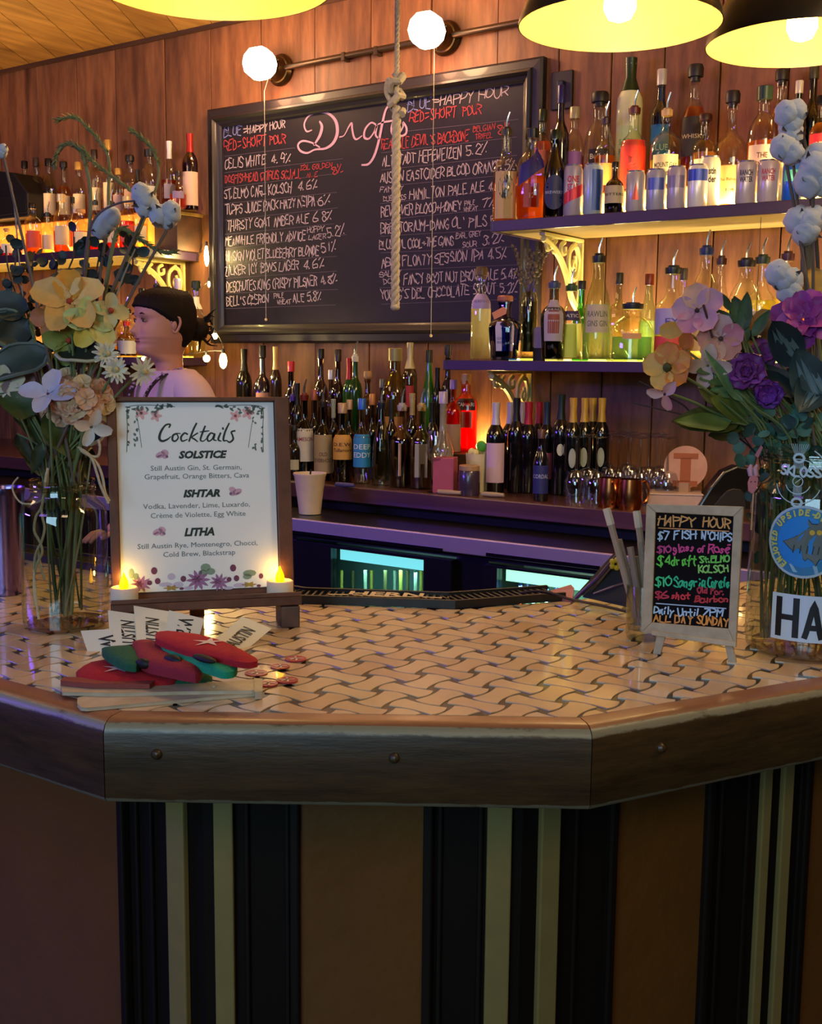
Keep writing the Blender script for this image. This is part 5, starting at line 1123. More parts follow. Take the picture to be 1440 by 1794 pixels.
lv = []
for sgn, cx_ in ((1, 222), (-1, 461)):
    for k in range(54):
        t_ = random.random(); a_ = random.random()
        if k < 32: lv.append((cx_ + sgn * (t_ * 86), 711 + random.uniform(-2, 4) + (12 * a_ if t_ < .7 else 0), random.uniform(2.6, 5), random.uniform(1.2, 2.4), 7, random.uniform(-1, 1)))
        else: lv.append((cx_ + sgn * random.choice([2, 3, 14, 18]), 716 + t_ * 74, random.uniform(1.2, 2.2), random.uniform(2.2, 4), 7, random.uniform(-1, 1)))
mb = MB()
for a, b, c_, d_, n_2, r_ in lv: blob(mb, a, b, c_, d_, n_2, r_)
mb.build('printed_leaves', M('5c7470', .6, vary=.2), pap)
mb = MB()
for sgn, cx_ in ((1, 222), (-1, 461)):
    ribbon(mb, [m2(*p) for p in cat([(cx_, 792), (cx_ + sgn * 1, 750), (cx_, 722), (cx_ + sgn * 6, 712), (cx_ + sgn * 40, 710), (cx_ + sgn * 84, 713)], 5)], .0009, fp)
    ribbon(mb, [m2(*p) for p in cat([(cx_ + sgn * 18, 732), (cx_ + sgn * 22, 755), (cx_ + sgn * 26, 784)], 5)], .0007, fp)
mb.build('printed_vines', M('4c6460', .6, vary=.1), pap)
for x, y, s_ in ((284, 796, 1), (412, 861, -1), (279, 931, 1)):
    art('printed_rosebud', 'c8a4c0', [(x - 3 * s_, y + 1, 9, 5.5, 12, .4), (x + 5 * s_, y - 3, 6.5, 5, 12, -.5), (x + 5 * s_, y + 4, 5, 4, 12, 0)])
    art('rosebud_edge', '8c6898', [(x - 5 * s_, y + 3, 5, 1.6, 9, .4), (x + 8 * s_, y + 4, 2.6, 3, 9, .4)])
art('printed_dahlia', '9c6c9c', [(247, 1023, 14, 11), (347, 1016, 16, 14), (384, 1020, 13, 12)], n=40, lobes=10)
art('dahlia_centre', '7c3050', [(244, 1023, 6, 5), (345, 1015, 7, 6), (381, 1019, 5.5, 5)], n=24, lobes=6)
art('printed_berries', '6c3858', [(270, 1000, 5.5, 6.5), (262, 1021, 4.5, 4.5), (276, 1018, 5, 5.5), (321, 1014, 5, 5.5), (408, 995, 5.5, 6.5), (401, 1015, 4.5, 4.5), (414, 1013, 5, 5.5), (457, 1009, 4, 5), (318, 1031, 4, 2.5), (453, 1026, 4, 2.5)])
art('printed_foliage', '7f9a88', [(230, 1005, 5, 9), (238, 1010, 5, 6), (360, 994, 9, 7), (369, 1001, 8, 6), (355, 1003, 8, 5), (437, 1004, 12, 6), (433, 1010, 8, 5)])
art('printed_gold_flowers', 'a88c3c', [(300, 1030, 11, 4), (436, 1024, 11, 4)], n=24, lobes=6)
art('printed_petals', 'c4bcd8', [(290, 1024, 12, 4), (312, 1024, 9, 5), (420, 1025, 12, 4), (330, 1030, 9, 3), (300, 1010, 7, 6), (400, 1030, 9, 3)])
def tealight(x, y, label):
    u, v = m2(x, y); p = fm(u, -.022, lz + .001); t = thing('tea_light', label, 'candle', tuple(p)); r = .0185
    MB().lathe([(r * .97, p.z), (r, p.z + .003), (r, p.z + .021), (r * .9, p.z + .022), (r * .8, p.z + .019)], (p.x, p.y, 0), 28).build('holder', M('e8dcc8', .45, sss=.4, vary=.03), t, smooth=True)
    MB().lathe([(.005, p.z + .018), (.0066, p.z + .024), (.0052, p.z + .031), (.002, p.z + .038), (.0006, p.z + .042)], (p.x, p.y, 0), 12).build('flame_tip', emis('ffb400', 5), t, smooth=True)
    q_ = p + nb * .004; point('candle_light', (p.x - nb.x * .012, p.y - nb.y * .012, p.z + .034), .035, (1, .55, .1), .004)
tealight(217, 1050, 'battery tea light on the left end of the menu ledge'); tealight(486, 1038, 'battery tea light on the right end of the menu ledge')

# ================================================================ happy hour easel
bz = atz(1210, 1150, ZT); th2 = YAW - radians(24); ex2 = Vector((cos(th2), sin(th2), 0)); nb2 = Vector((ex2.y, -ex2.x, 0)); tl = radians(10)
roll = radians(-2.4)
ez2 = Vector((0, 0, 1)) * cos(tl) - nb2 * sin(tl); eo2 = nb2 * cos(tl) + Vector((0, 0, 1)) * sin(tl)
f2 = XF(Vector((bz.x, bz.y, ZT + .02)), ex2, -eo2, ez2)
def h2(x, y):
    d = ray(x, y); s = (f2.o - CAM).dot(eo2) / d.dot(eo2); q = CAM + d * s - f2.o; return q.dot(ex2), q.dot(ez2)
hh = thing('easel_board', 'small pale wooden easel with a chalk menu headed HAPPY HOUR', 'sign', tuple(bz))
PWD = wood('a89878', 'c8b898', .55, (1, 1, 1), grain=30, var=False)
def quad(name, mat, pts, d0, d1, par, bev=0):
    P = [h2(*p) for p in pts]; return MB().add([f2(u, d0, v) for u, v in P] + [f2(u, d1, v) for u, v in P], [(0, 1, 2, 3), (7, 6, 5, 4), (0, 4, 5, 1), (1, 5, 6, 2), (2, 6, 7, 3), (3, 7, 4, 0)]).build(name, mat, par, bevel=bev)
OT = [(1125, 1108), (1290, 1131), (1303, 888), (1134, 883)]; IT = [(1143, 1090), (1277, 1101), (1286, 905), (1150, 898)]
for i, nm in enumerate(('bottom_rail', 'side_rail', 'top_rail', 'side_rail')):
    j = (i + 1) % 4; quad(nm, PWD, [OT[i], OT[j], IT[j], IT[i]], -.006, .004, hh, .0008)
quad('shelf_lip', PWD, [(1145, 1112), (1292, 1133), (1292, 1124), (1145, 1104)], -.014, -.006, hh, .0008)
quad('black_panel', M('0c090c', .8, vary=0, spec=.15), IT, -.001, .003, hh)
for p_ in ([(1152, 1114), (1166, 1116), (1158, 1146), (1145, 1142)], [(1271, 1131), (1284, 1133), (1291, 1156), (1277, 1158)]):
    P = [h2(*q) for q in p_]; a = [f2(u, -.004, v) for u, v in P[:2]] + [Vector((*f2(u, -.004, v)[:2], ZT)) for u, v in P[2:]]
    # legs run down to the tile
    MB().add(a + [q + Vector((-nb2.x * .006, -nb2.y * .006, 0)) for q in a], [(0, 1, 2, 3), (7, 6, 5, 4), (0, 4, 5, 1), (1, 5, 6, 2), (2, 6, 7, 3), (3, 7, 4, 0)]).build('leg', PWD, hh)
q0 = f2(0, .006, .13); q1 = Vector((q0.x - nb2.x * .07, q0.y - nb2.y * .07, ZT)); MB().tube([q0, q1], .004, 4).build('leg', PWD, hh)
def hf(u, v, l=0): return f2(u, -.0016 - l, v)
def hw_(s, x0, y0, x1, y1, h, col, wd=2.6):
    a, b = h2(x0, y0), h2(x1, y1); mb = MB(); k = depth(f2(0, 0, .1)) / F; write(mb, s, a[0], b[0], a[1], b[1], h * k, hf, wd * k, .8); mb.build('chalk_line', M(col, .8, vary=.1, ns=200), hh)
for s, x0, y0, x1, y1, h, c in (('HAPPY', 1153, 920, 1216, 923, 17, 'e0a860'), ('HOUR', 1232, 923, 1278, 926, 16, 'e0a860'), ('$7 FISH', 1153, 946, 1220, 943, 14, 'b8d8f0'), ("N'CHIPS", 1229, 945, 1281, 948, 14, 'b8d8f0'),
        ('$10', 1152, 968, 1175, 968, 11, 'c04888'), ('glass', 1180, 968, 1216, 965, 13, 'd04c90'), ('of', 1223, 967, 1234, 967, 11, 'd04c90'), ('Rosé', 1242, 968, 1279, 969, 15, 'd84c90'),
        ('$4', 1152, 990, 1174, 990, 16, '68dc50'), ('draft', 1177, 991, 1220, 990, 16, '68dc50'), ('St.ELMO', 1226, 985, 1277, 985, 11, '78dc60'), ('KOLSCH', 1224, 1003, 1275, 1002, 12, '90dc70'),
        ('$10', 1149, 1026, 1176, 1026, 15, '40d890'), ('Sangria', 1182, 1028, 1236, 1028, 17, '30c890'), ('Carafe', 1241, 1029, 1278, 1029, 17, '30c890'), ('$6', 1148, 1047, 1170, 1049, 12, 'c83850'), ('shot', 1176, 1049, 1208, 1050, 12, 'd83c48'),
        ('Old For.', 1222, 1038, 1270, 1042, 9, 'b83448'), ('Bourbon', 1218, 1055, 1276, 1055, 11, 'c83c44'), ('Daily', 1146, 1074, 1180, 1077, 13, 'b8d8f4'), ('Until', 1188, 1078, 1224, 1079, 13, 'b8d8f4'), ('7PM', 1232, 1078, 1265, 1080, 13, 'b8d8f4'),
        ('ALL', 1146, 1089, 1174, 1090, 12, 'e8a050'), ('DAY', 1183, 1091, 1212, 1093, 13, 'e8a050'), ('SUNDAY', 1221, 1092, 1275, 1098, 14, 'f0a048')):
    hw_(s, x0, y0, x1, y1, h, c)
mb = MB(); ribbon(mb, [h2(1154, 925), h2(1215, 928), h2(1277, 931)], .0013, hf); mb.build('chalk_rule', M('e0a060', .8), hh)
mb = MB(); ribbon(mb, [h2(1150, 1057), h2(1215, 1062), h2(1272, 1066)], .0013, hf); mb.build('chalk_rule', M('b8d0f0', .8), hh)

# ================================================================ objects at the right end of the back bar
p = atz(1180, 884, ZC); t = thing('pastry_box', 'pinkish white card box on the back bar under the round wooden sign', 'box', (p.x, p.y, ZC)); d = depth(p)
MB().box((p.x, p.y, ZC + .018), (.16, .11, .034), Matrix.Rotation(radians(25), 3, 'Z')).build('box_body', M('c0a09c', .6), t, bevel=.003)
MB().box((p.x, p.y, ZC + .037), (.165, .115, .004), Matrix.Rotation(radians(25), 3, 'Z')).build('lid', M('d0b4b0', .6), t, bevel=.001)
c = dep(1201, 818, depth(p) - .02); n = (CAM - c).normalized(); n.z = 0; n.normalize(); r = 37 * (d - .02) / F
Rd = n.to_track_quat('Z', 'Y').to_matrix()
t = thing('wooden_disc_sign', 'round pale wooden sign with the letter I standing on the box', 'sign', (c.x, c.y, ZC + .04))
MB().lathe([(r, -.003), (r, .003)], c, 40, R=Rd).build('disc', wood('c08a6c', 'd8a488', .55, grain=10, var=False), t)
MB().box((c.x, c.y, (ZC + .039 + c.z - r) / 2 + .006), (.03, .02, c.z - r - ZC - .039 + .02)).build('stand_block', M('b08c70', .6), t)
s_ = Vector((-n.y, n.x, 0)); f4 = lambda x, y, l=0: c + s_ * x + Vector((0, 0, y)) + n * (.0036 + l)
k = d / F; mb = MB()
for a, b, e, g_ in ((-21, 21, 14, 24), (-21, 21, -34, -24), (-9, 9, -26, 16)): mb.add([f4(a * k, e * k), f4(b * k, e * k), f4(b * k, g_ * k), f4(a * k, g_ * k)], [(0, 1, 2, 3)])
mb.build('letter', M('a0562c', .6), t)
# black till / monitor
c = dep(1262, 860, d - .06); t = thing('till_screen', 'black rounded till screen seen from behind, left of the stickered jar', 'screen', (c.x, c.y, ZC))
ks = (d - .06) / F; pf = [(-56, -52), (-44, -30), (-22, 8), (0, 36), (22, 46), (48, 42), (64, 22), (70, -52)]
s2 = Vector((cos(YAW), sin(YAW), 0)); n2 = Vector((s2.y, -s2.x, 0))
Rm = Matrix((s2, Vector((0, 0, 1)), n2)).transposed()
MB().prism([(a * ks, b * ks) for a, b in pf], -.03, .03, Rm, c).build('housing', M('0c0a0c', .3, coat=.5), t, bevel=.006)
MB().prism([(a * ks * .5 + .01, b * ks * .4 - .02) for a, b in pf], .03, .036, Rm, c).build('rear_panel', M('1a1618', .5), t, bevel=.002)
MB().box((c.x, c.y, (ZC + c.z - 52 * ks) / 2), (.12, .08, max(.01, c.z - 52 * ks - ZC) + .02), Matrix.Rotation(YAW, 3, 'Z')).build('stand', M('0c0a0c', .4), t)

# ================================================================ glassware on the bar
def vert(P, x, y): return dep(x, y, depth(P)).z
p = atz(1128, 1118, ZT); r = 33 * depth(p) / F; zt_ = vert(p, 1128, 1022)
t = thing('straw_glass', 'clear glass holding paper-wrapped straws, left of the HAPPY HOUR easel', 'glass', (p.x, p.y, ZT))
MB().lathe([(r * .9, ZT + .0006), (r * .96, ZT + .006), (r, zt_), (r * .95, zt_), (r * .9, ZT + .014), (.001, ZT + .012)], (p.x, p.y, 0), 28, caps=True).build('glass_wall', glass('e8ece0', .16), t, smooth=True)
for k, (x0_, y0_, x1_, y1_, dd) in enumerate(((1118, 1100, 1070, 918, 0), (1122, 1105, 1084, 945, .006), (1126, 1105, 1104, 958, -.004), (1132, 1105, 1114, 975, .012), (1138, 1105, 1122, 950, .004), (1142, 1105, 1119, 923, .014), (1148, 1100, 1134, 968, .0))):
    a = dep(x0_, y0_, depth(p) + dd); a.z = max(a.z, ZT + .018); b = dep(x1_, y1_, depth(p) + dd)
    s = thing('paper_straw', ['longest straw leaning furthest left', 'second straw from the left', 'third straw from the left', 'fourth straw from the left', 'fifth straw from the left', 'tall straw with pale end next to the easel', 'rightmost straw'][k] + ' in the straw glass', 'straw', tuple(a), 'paper-wrapped straws')
    MB().tube([a, b], .0048, 8).build('paper_sleeve', M(rnd(['9a8a78', 'a8967c', '8c7c6c']), .8, vary=.2), s, smooth=True)
    if k in (0, 5): MB().tube([b - (b - a).normalized() * .001, b + (b - a).normalized() * .022], .0056, 8).build('wrapper_end', M('c8c0ac', .8), s, smooth=True)
p = atz(12, 1040, ZT); r = 36 * depth(p) / F; z2 = vert(p, 12, 850)
t = thing('shaker_tin', 'violet-lit steel shaker tin at the left edge behind the bouquet jar', 'shaker', (p.x, p.y, ZT))
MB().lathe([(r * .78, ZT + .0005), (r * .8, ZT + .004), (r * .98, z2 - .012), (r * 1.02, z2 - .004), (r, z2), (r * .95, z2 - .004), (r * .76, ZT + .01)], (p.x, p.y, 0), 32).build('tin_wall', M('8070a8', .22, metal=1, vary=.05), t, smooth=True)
# big jars
def jar(cx, yb, r, ytop, label, rn=.66):
    p = atz(cx, yb, ZT); zt_ = vert(p, cx, ytop); h = zt_ - ZT; t = thing('glass_jar', label, 'jar', (p.x, p.y, ZT)); g = glass('e4ece4', .20, .015)
    out = [(r * .86, .0008), (r * .98, .006), (r, .02), (r, h * .76), (r * .95, h * .82), (r * .78, h * .87), (r * rn * 1.02, h * .89), (r * rn, h * .905), (r * rn, h * .985), (r * rn * 1.04, h * .99), (r * rn * 1.04, h), (r * rn * .96, h)]
    MB().lathe([(a, ZT + b) for a, b in out], (p.x, p.y, 0), 40, caps=False).build('glass_wall', g, t, smooth=True)
    MB().lathe([(r * .86, ZT + .001), (r * .9, ZT + .008), (r * .4, ZT + .014), (.002, ZT + .012)], (p.x, p.y, 0), 32).build('thick_base', glass('c8bca0', .25), t, smooth=True)
    mb = MB(); pts = []
    for i in range(60): a = i * .32; pts.append((p.x + r * rn * 1.02 * cos(a), p.y + r * rn * 1.02 * sin(a), ZT + h * (.92 + .05 * i / 60)))
    mb.tube(pts, .0014, 5); mb.build('screw_thread', g, t, smooth=True)
    return p, h, t
JL, hL, jl = jar(117, 1096, .0585, 836, 'large clear mason jar of flower stems at the left end of the bar', .72)
JR, hR, jr = jar(1417, 1137, .082, 778, 'large clear jar covered in stickers at the right edge of the bar', .86)
JS, hS = JR - _r * .045, hR
# twine on the left jar
t = thing('twine', 'cream twine looped around the neck of the left jar with trailing ends', 'twine', (JL.x, JL.y, ZT + .1)); TW = M('b8ac8c', .9, vary=.3, ns=200, bm=.6, bs=300)
dJ = depth(JL) - .062
def tw(pts, dd=0, r=.0018): 
    o = MB().tube(cat([tuple(dep(x, y, dJ + dd)) for x, y in pts], 5), r, 6).build('strand', TW, t, smooth=True)
tw([(84, 820), (80, 838), (76, 870), (72, 890), (63, 905), (60, 930), (70, 950), (74, 968), (66, 985), (60, 1010), (60, 1040), (64, 1060)]); tw([(72, 886), (74, 905), (78, 925), (73, 948), (62, 972), (60, 1000), (62, 1040), (68, 1085)]); tw([(66, 960), (70, 985), (74, 1000), (78, 1016)], .003)
tw([(84, 822), (83, 845), (78, 868), (66, 880), (40, 882), (26, 868), (22, 850), (32, 836)], .004, .0012); tw([(137, 783), (156, 796), (172, 815), (180, 838), (184, 862), (192, 878)]); tw([(172, 770), (175, 785), (170, 800), (150, 795), (140, 786)]); tw([(142, 790), (160, 802), (170, 830), (176, 850), (190, 882)], -.003)
t = None
# stickers on the right jar
rj = .082; thj = atan2(CAM.y - JR.y, CAM.x - JR.x)
def jfn(px_, py_, l=0):    # pixel on the front of the jar
    d = ray(px_, py_); a = d.x ** 2 + d.y ** 2; ox_, oy_ = CAM.x - JR.x, CAM.y - JR.y; R_ = rj + .0008 + l
    b = 2 * (d.x * ox_ + d.y * oy_); c_ = ox_ ** 2 + oy_ ** 2 - R_ * R_; q = b * b - 4 * a * c_
    s = (-b - sqrt(max(q, 0))) / (2 * a); P = CAM + d * s; return atan2(P.y - JR.y, P.x - JR.x), P.z
def jp(an, z, l=0): R_ = rj + .0008 + l; return (JR.x + R_ * cos(an), JR.y + R_ * sin(an), z)
aH, zH = jfn(1354, 1036); _, zH2 = jfn(1354, 1117); 
st = thing('jar_sticker', 'white sticker with black letters HA low on the right jar', 'sticker', jp(thj, zH2))
lw = .118; k = 24; hw2 = zH - zH2
mb = MB(); vs = [jp(aH + lw * i / k / rj, zH2 + hw2 * j / 2) for j in range(3) for i in range(k + 1)]; mb.add(vs, [(j * (k + 1) + i, j * (k + 1) + i + 1, (j + 1) * (k + 1) + i + 1, (j + 1) * (k + 1) + i) for j in range(2) for i in range(k)]); mb.build('sticker_sheet', M('cfe2ee', .5, vary=.03), st)
mb = MB()
def lf(x, y, l=0): return jp(aH + (.006 + x) / rj, zH2 + .005 + y, .0004)
S_ = hw2 - .010
for seg in ([(0, 0), (0, S_)], [(.0215, 0), (.0215, S_)], [(0, S_ * .5), (.0215, S_ * .5)], [(.033, 0), (.0425, S_ - .003), (.052, 0)], [(.037, S_ * .28), (.048, S_ * .28)]):
    pts = []
    for a, b in zip(seg, seg[1:]): pts += [(a[0] + (b[0] - a[0]) * i / 6, a[1] + (b[1] - a[1]) * i / 6) for i in range(7 if b is seg[-1] else 6)]
    ribbon(mb, [(x + .004, min(max(y, .002), S_ - .002)) for x, y in pts], .0078 if seg[0][1] == 0 and len(seg) == 2 and seg[0][0] == seg[1][0] else .007, lambda u, v, l: lf(u, v))
mb.build('lettering', M('101014', .5, vary=0), st)
# blue round sticker
aB, zB = jfn(1347, 950); _, zB1 = jfn(1410, 886); _, zB2 = jfn(1410, 1014); RB = (zB1 - zB2) / 2; zc_ = (zB1 + zB2) / 2; ac = aB + RB / rj
st = thing('jar_sticker', 'round blue sticker with a grey horned ghost and yellow ring lettering on the right jar', 'sticker', jp(thj, zB2))
def disc(name, rr, mat, l, dx=0, dz=0, par=None, n=36, r0=0):
    mb = MB(); rings = [r0 + (rr - r0) * q / 4 for q in range(5)]
    vs = [jp(ac + (dx + a * cos(2 * pi * i / n)) / rj, zc_ + dz + a * sin(2 * pi * i / n), l) for a in rings for i in range(n)]
    mb.add(vs, [(q * n + i, q * n + (i + 1) % n, (q + 1) * n + (i + 1) % n, (q + 1) * n + i) for q in range(4) for i in range(n)]); return mb.build(name, mat, par or st)
disc('sticker_rim', RB, M('a8c4d0', .5), 0, r0=RB * .93); disc('sticker_disc', RB * .93, M('2f7fae', .5), 0); disc('inner_disc', RB * .70, M('1888d8', .5), .0003)
gh = [(-.60, -.02), (-.3, .12), (-.05, .32), (.08, .42), (.02, .5), (.02, .62), (.12, .5), (.26, .5), (.38, .62), (.42, .5), (.38, .38), (.45, .2), (.5, -.1), (.52, -.4), (.44, -.46), (.36, -.42), (.26, -.62), (.18, -.5), (.06, -.42), (0, -.5), (-.06, -.44), (-.1, -.22), (-.2, -.16), (-.3, -.26), (-.4, -.2), (-.55, -.06)]
def jpoly(name, pts, mat, l, sc_=RB):
    cx = sum(p[0] for p in pts) / len(pts); cy2 = sum(p[1] for p in pts) / len(pts); mb = MB(); n = len(pts)
    mb.add([jp(ac + (.08 * RB + x * sc_) / rj, zc_ + y * sc_, l) for x, y in pts], [tuple(range(n))]); return mb.build(name, mat, st)
jpoly('ghost_outline', [(x * 1.05, y * 1.05) for x, y in gh], M('141c1c', .6), .0006); jpoly('ghost', gh, M('62706a', .6), .0009)
for x, y in ((.14, .28), (.32, .29)): jpoly('ghost_eye', [(x + .07 * cos(i * pi / 4), y + .075 * sin(i * pi / 4)) for i in range(8)], M('d8b030', .5), .0012)
mb = MB()
for x in (-.3, -.12, .05, .2, .34): ribbon(mb, [(x, -.1), (x - .03, -.3)], .03, lambda u, v, l: jp(ac + (.08 + u) * RB / rj, zc_ + v * RB, .0012))
mb.build('ghost_fold', M('2c3634', .6), st)
mb = MB()
for word, a0_, a1_ in (('ENJOYED', 232, 168), ('UPSIDE-', 146, 72), ('DOWN', 66, 28)):
    for i, ch in enumerate(word):
        an = radians(a0_ + (a1_ - a0_) * i / (len(word) - 1)); S, W_ = strokes(ch, 0); cx2, cy2 = cos(an) * RB * .74, sin(an) * RB * .74; rt2 = an - pi / 2; hh_ = RB * .15
        for q in S: ribbon(mb, [(cx2 + (x - W_ / 2) * hh_ * .9 * cos(rt2) - y * hh_ * sin(rt2), cy2 + (x - W_ / 2) * hh_ * .9 * sin(rt2) + y * hh_ * cos(rt2)) for x, y in q], RB * .045, lambda u, v, l: jp(ac + u / rj, zc_ + v, .0007))
mb.build('ring_lettering', M('c8cc60', .5, vary=0), st)
jpoly('banner', [(-.42, -.62), (.3, -.62), (.36, -.84), (-.3, -.84)], M('8cb8cc', .5), .0008)
# clear sticker with white line art
aC, zC_ = jfn(1398, 838); st = thing('jar_sticker', 'clear sticker with white circles and letters above the blue ghost sticker', 'sticker', jp(thj, zC_ - .03)); RC = .0275; ac2 = aC
mb = MB(); F5 = lambda u, v, l=0: jp(ac2 + u / rj, zC_ + v, .0004)
for rr, a0_, a1_ in ((1.0, -170, -20), (1.0, 60, 100), (1.0, 20, 50), (.56, -160, -20), (.22, 0, 360)):
    ribbon(mb, [(rr * RC * cos(radians(a0_ + (a1_ - a0_) * i / 20)), rr * RC * sin(radians(a0_ + (a1_ - a0_) * i / 20)) - .004) for i in range(21)], .0011, F5)
for dy in (.94, -1.05):
    ribbon(mb, [(.006 * cos(i * pi / 6), dy * RC + .005 * sin(i * pi / 6) - .001) for i in range(13)], .003, F5)
for i in range(-4, 5): ribbon(mb, [(i * .0012, -.010), (i * .0012, -.022)], .0005, F5); ribbon(mb, [(i * .0014, .012), (i * .0014, .021)], .0005, F5); ribbon(mb, [(i * .0013, .03), (i * .0026, .042)], .0005, F5)
ribbon(mb, [(-.003, -.006), (.003, -.001)], .0009, F5)
ribbon(mb, [(RC * 1.3 * cos(radians(a)), RC * 1.35 * sin(radians(a)) + .002) for a in (60, 52, 44, 36)], .0014, F5)
write(mb, 'SKLOSS', -.022, .026, .004, .002, .0115, F5, .0026, .2); mb.build('line_art', M('b8d8d8', .5, vary=0), st)

# ================================================================ can sleeves, tags, fan, buttons
RED, GRE, TEAL = M('a81420', .9, vary=.25, ns=150, bm=.4, bs=400), M('14583c', .9, vary=.25, ns=150, bm=.4, bs=400), M('10906a', .85, vary=.2, ns=150, bm=.4, bs=400)
def slab(poly, h0, h1, dd, name, mat, par, z=None, bev=.002, thick=None):
    """poly: pixel outline lying at height ZT+h; built as a padded slab"""
    P = [atz(x, y, ZT + h1) for x, y in poly]; n = len(P); t_ = h1 - h0
    return MB().add([p for p in P] + [p - Vector((0, 0, t_)) for p in P], [tuple(range(n)), tuple(range(2 * n - 1, n - 1, -1))] + [(i, (i + 1) % n, n + (i + 1) % n, n + i) for i in range(n)]).build(name, mat, par, bevel=bev, smooth=False)
def pad(label, poly, h, th, mat, puff=.004, star=None, slot=None):
    """soft padded sleeve lying at height h, outline given where it lies"""
    P = [atz(x, y, ZT + h) for x, y in poly]; n = len(P); Q = []
    for i in range(n):      # round the outline
        for k in range(3):
            a, b, c_, d = P[i - 1], P[i], P[(i + 1) % n], P[(i + 2) % n]; t_ = k / 3
            Q.append(.5 * (2 * b + (c_ - a) * t_ + (2 * a - 5 * b + 4 * c_ - d) * t_ * t_ + (3 * b - a - 3 * c_ + d) * t_ ** 3) * .55 + b.lerp(c_, t_) * .45)
    n = len(Q); C = sum(Q, Vector()) / n; Z = Vector((0, 0, 1)); t = thing('can_sleeve', label, 'can sleeve', (C.x, C.y, ZT + h - th)); vs = []
    for f, dz in ((1, -th * .95), (1.0, -th * .5), (1.0, -th * .2), (.95, -.001), (.85, puff * .5), (.55, puff), (.2, puff * 1.1)): vs += [C.lerp(q, f) + Z * dz for q in Q]
    mb = MB(); mb.add(vs, [(j * n + k, j * n + (k + 1) % n, (j + 1) * n + (k + 1) % n, (j + 1) * n + k) for j in range(6) for k in range(n)] + [tuple(range(n - 1, -1, -1)), tuple(6 * n + k for k in range(n))])
    mb.build('foam_sleeve', mat, t, smooth=True, angle=60)
    if star:
        mb = MB(); c = atz(*star, ZT + h + puff + .0012); mb.add([c] + [c + _r * ((.021, .006)[i % 2] * cos(i * pi / 5 + .3)) + Vector((-_r.y, _r.x, 0)) * ((.021, .006)[i % 2] * sin(i * pi / 5 + .3)) for i in range(10)], [(0, 1 + i, 1 + (i + 1) % 10) for i in range(10)]); mb.build('printed_star', M('e0c8c0', .7), t)
    if slot:
        x0_, y0_, x1_, y1_, hh_ = slot; a, b = atz(x0_, y0_, ZT + h - th * .3), atz(x1_, y1_, ZT + h - th * .3); d = (b - a); m = (a + b) / 2; ex_ = d.normalized(); ey = Z.cross(ex_).normalized()
        MB().ball(m, (d.length / 2, .006, hh_), 12, 8, R=Matrix((ex_, ey, ex_.cross(ey))).transposed()).build('dark_lining', M('08080a', .6), t, smooth=True)
    return t
CRIM = M('8c1c2c', .85, vary=.25, ns=150, bm=.4, bs=400)
pad('red foam can sleeve with a white starburst lying lowest at the left of the pile', [(133, 1173), (150, 1161), (200, 1153), (250, 1149), (292, 1160), (318, 1178), (300, 1188), (190, 1191), (140, 1184)], .016, .0155, RED, .004, (208, 1170))
pad('dark green foam can sleeve poking out left, on top of the lowest red one', [(178, 1133), (226, 1129), (238, 1137), (246, 1155), (238, 1163), (215, 1160), (190, 1147)], .033, .010, GRE, .002)
pad('dark green can sleeve under the bottom right of the pile', [(270, 1176), (330, 1174), (372, 1182), (360, 1190), (285, 1192)], .012, .0115, GRE, .002)
pad('crimson folded can sleeve in the middle of the pile', [(232, 1120), (262, 1119), (300, 1136), (350, 1163), (353, 1168), (342, 1176), (262, 1160), (240, 1148)], .036, .014, CRIM, .003, None, (238, 1160, 266, 1165, .006))
pad('bright teal green can sleeve with a dark opening beside the middle crimson one', [(276, 1114), (300, 1124), (345, 1138), (400, 1154), (416, 1163), (410, 1172), (388, 1174), (320, 1152), (284, 1136)], .041, .010, TEAL, .002, None, (288, 1152, 318, 1160, .006))
pad('bright red can sleeve with a white starburst lying uppermost on the right of the pile', [(272, 1110), (282, 1103), (345, 1110), (400, 1126), (446, 1148), (451, 1155), (430, 1158), (385, 1150), (325, 1137), (276, 1118)], .050, .009, RED, .003, (366, 1124), (338, 1148, 378, 1160, .004))
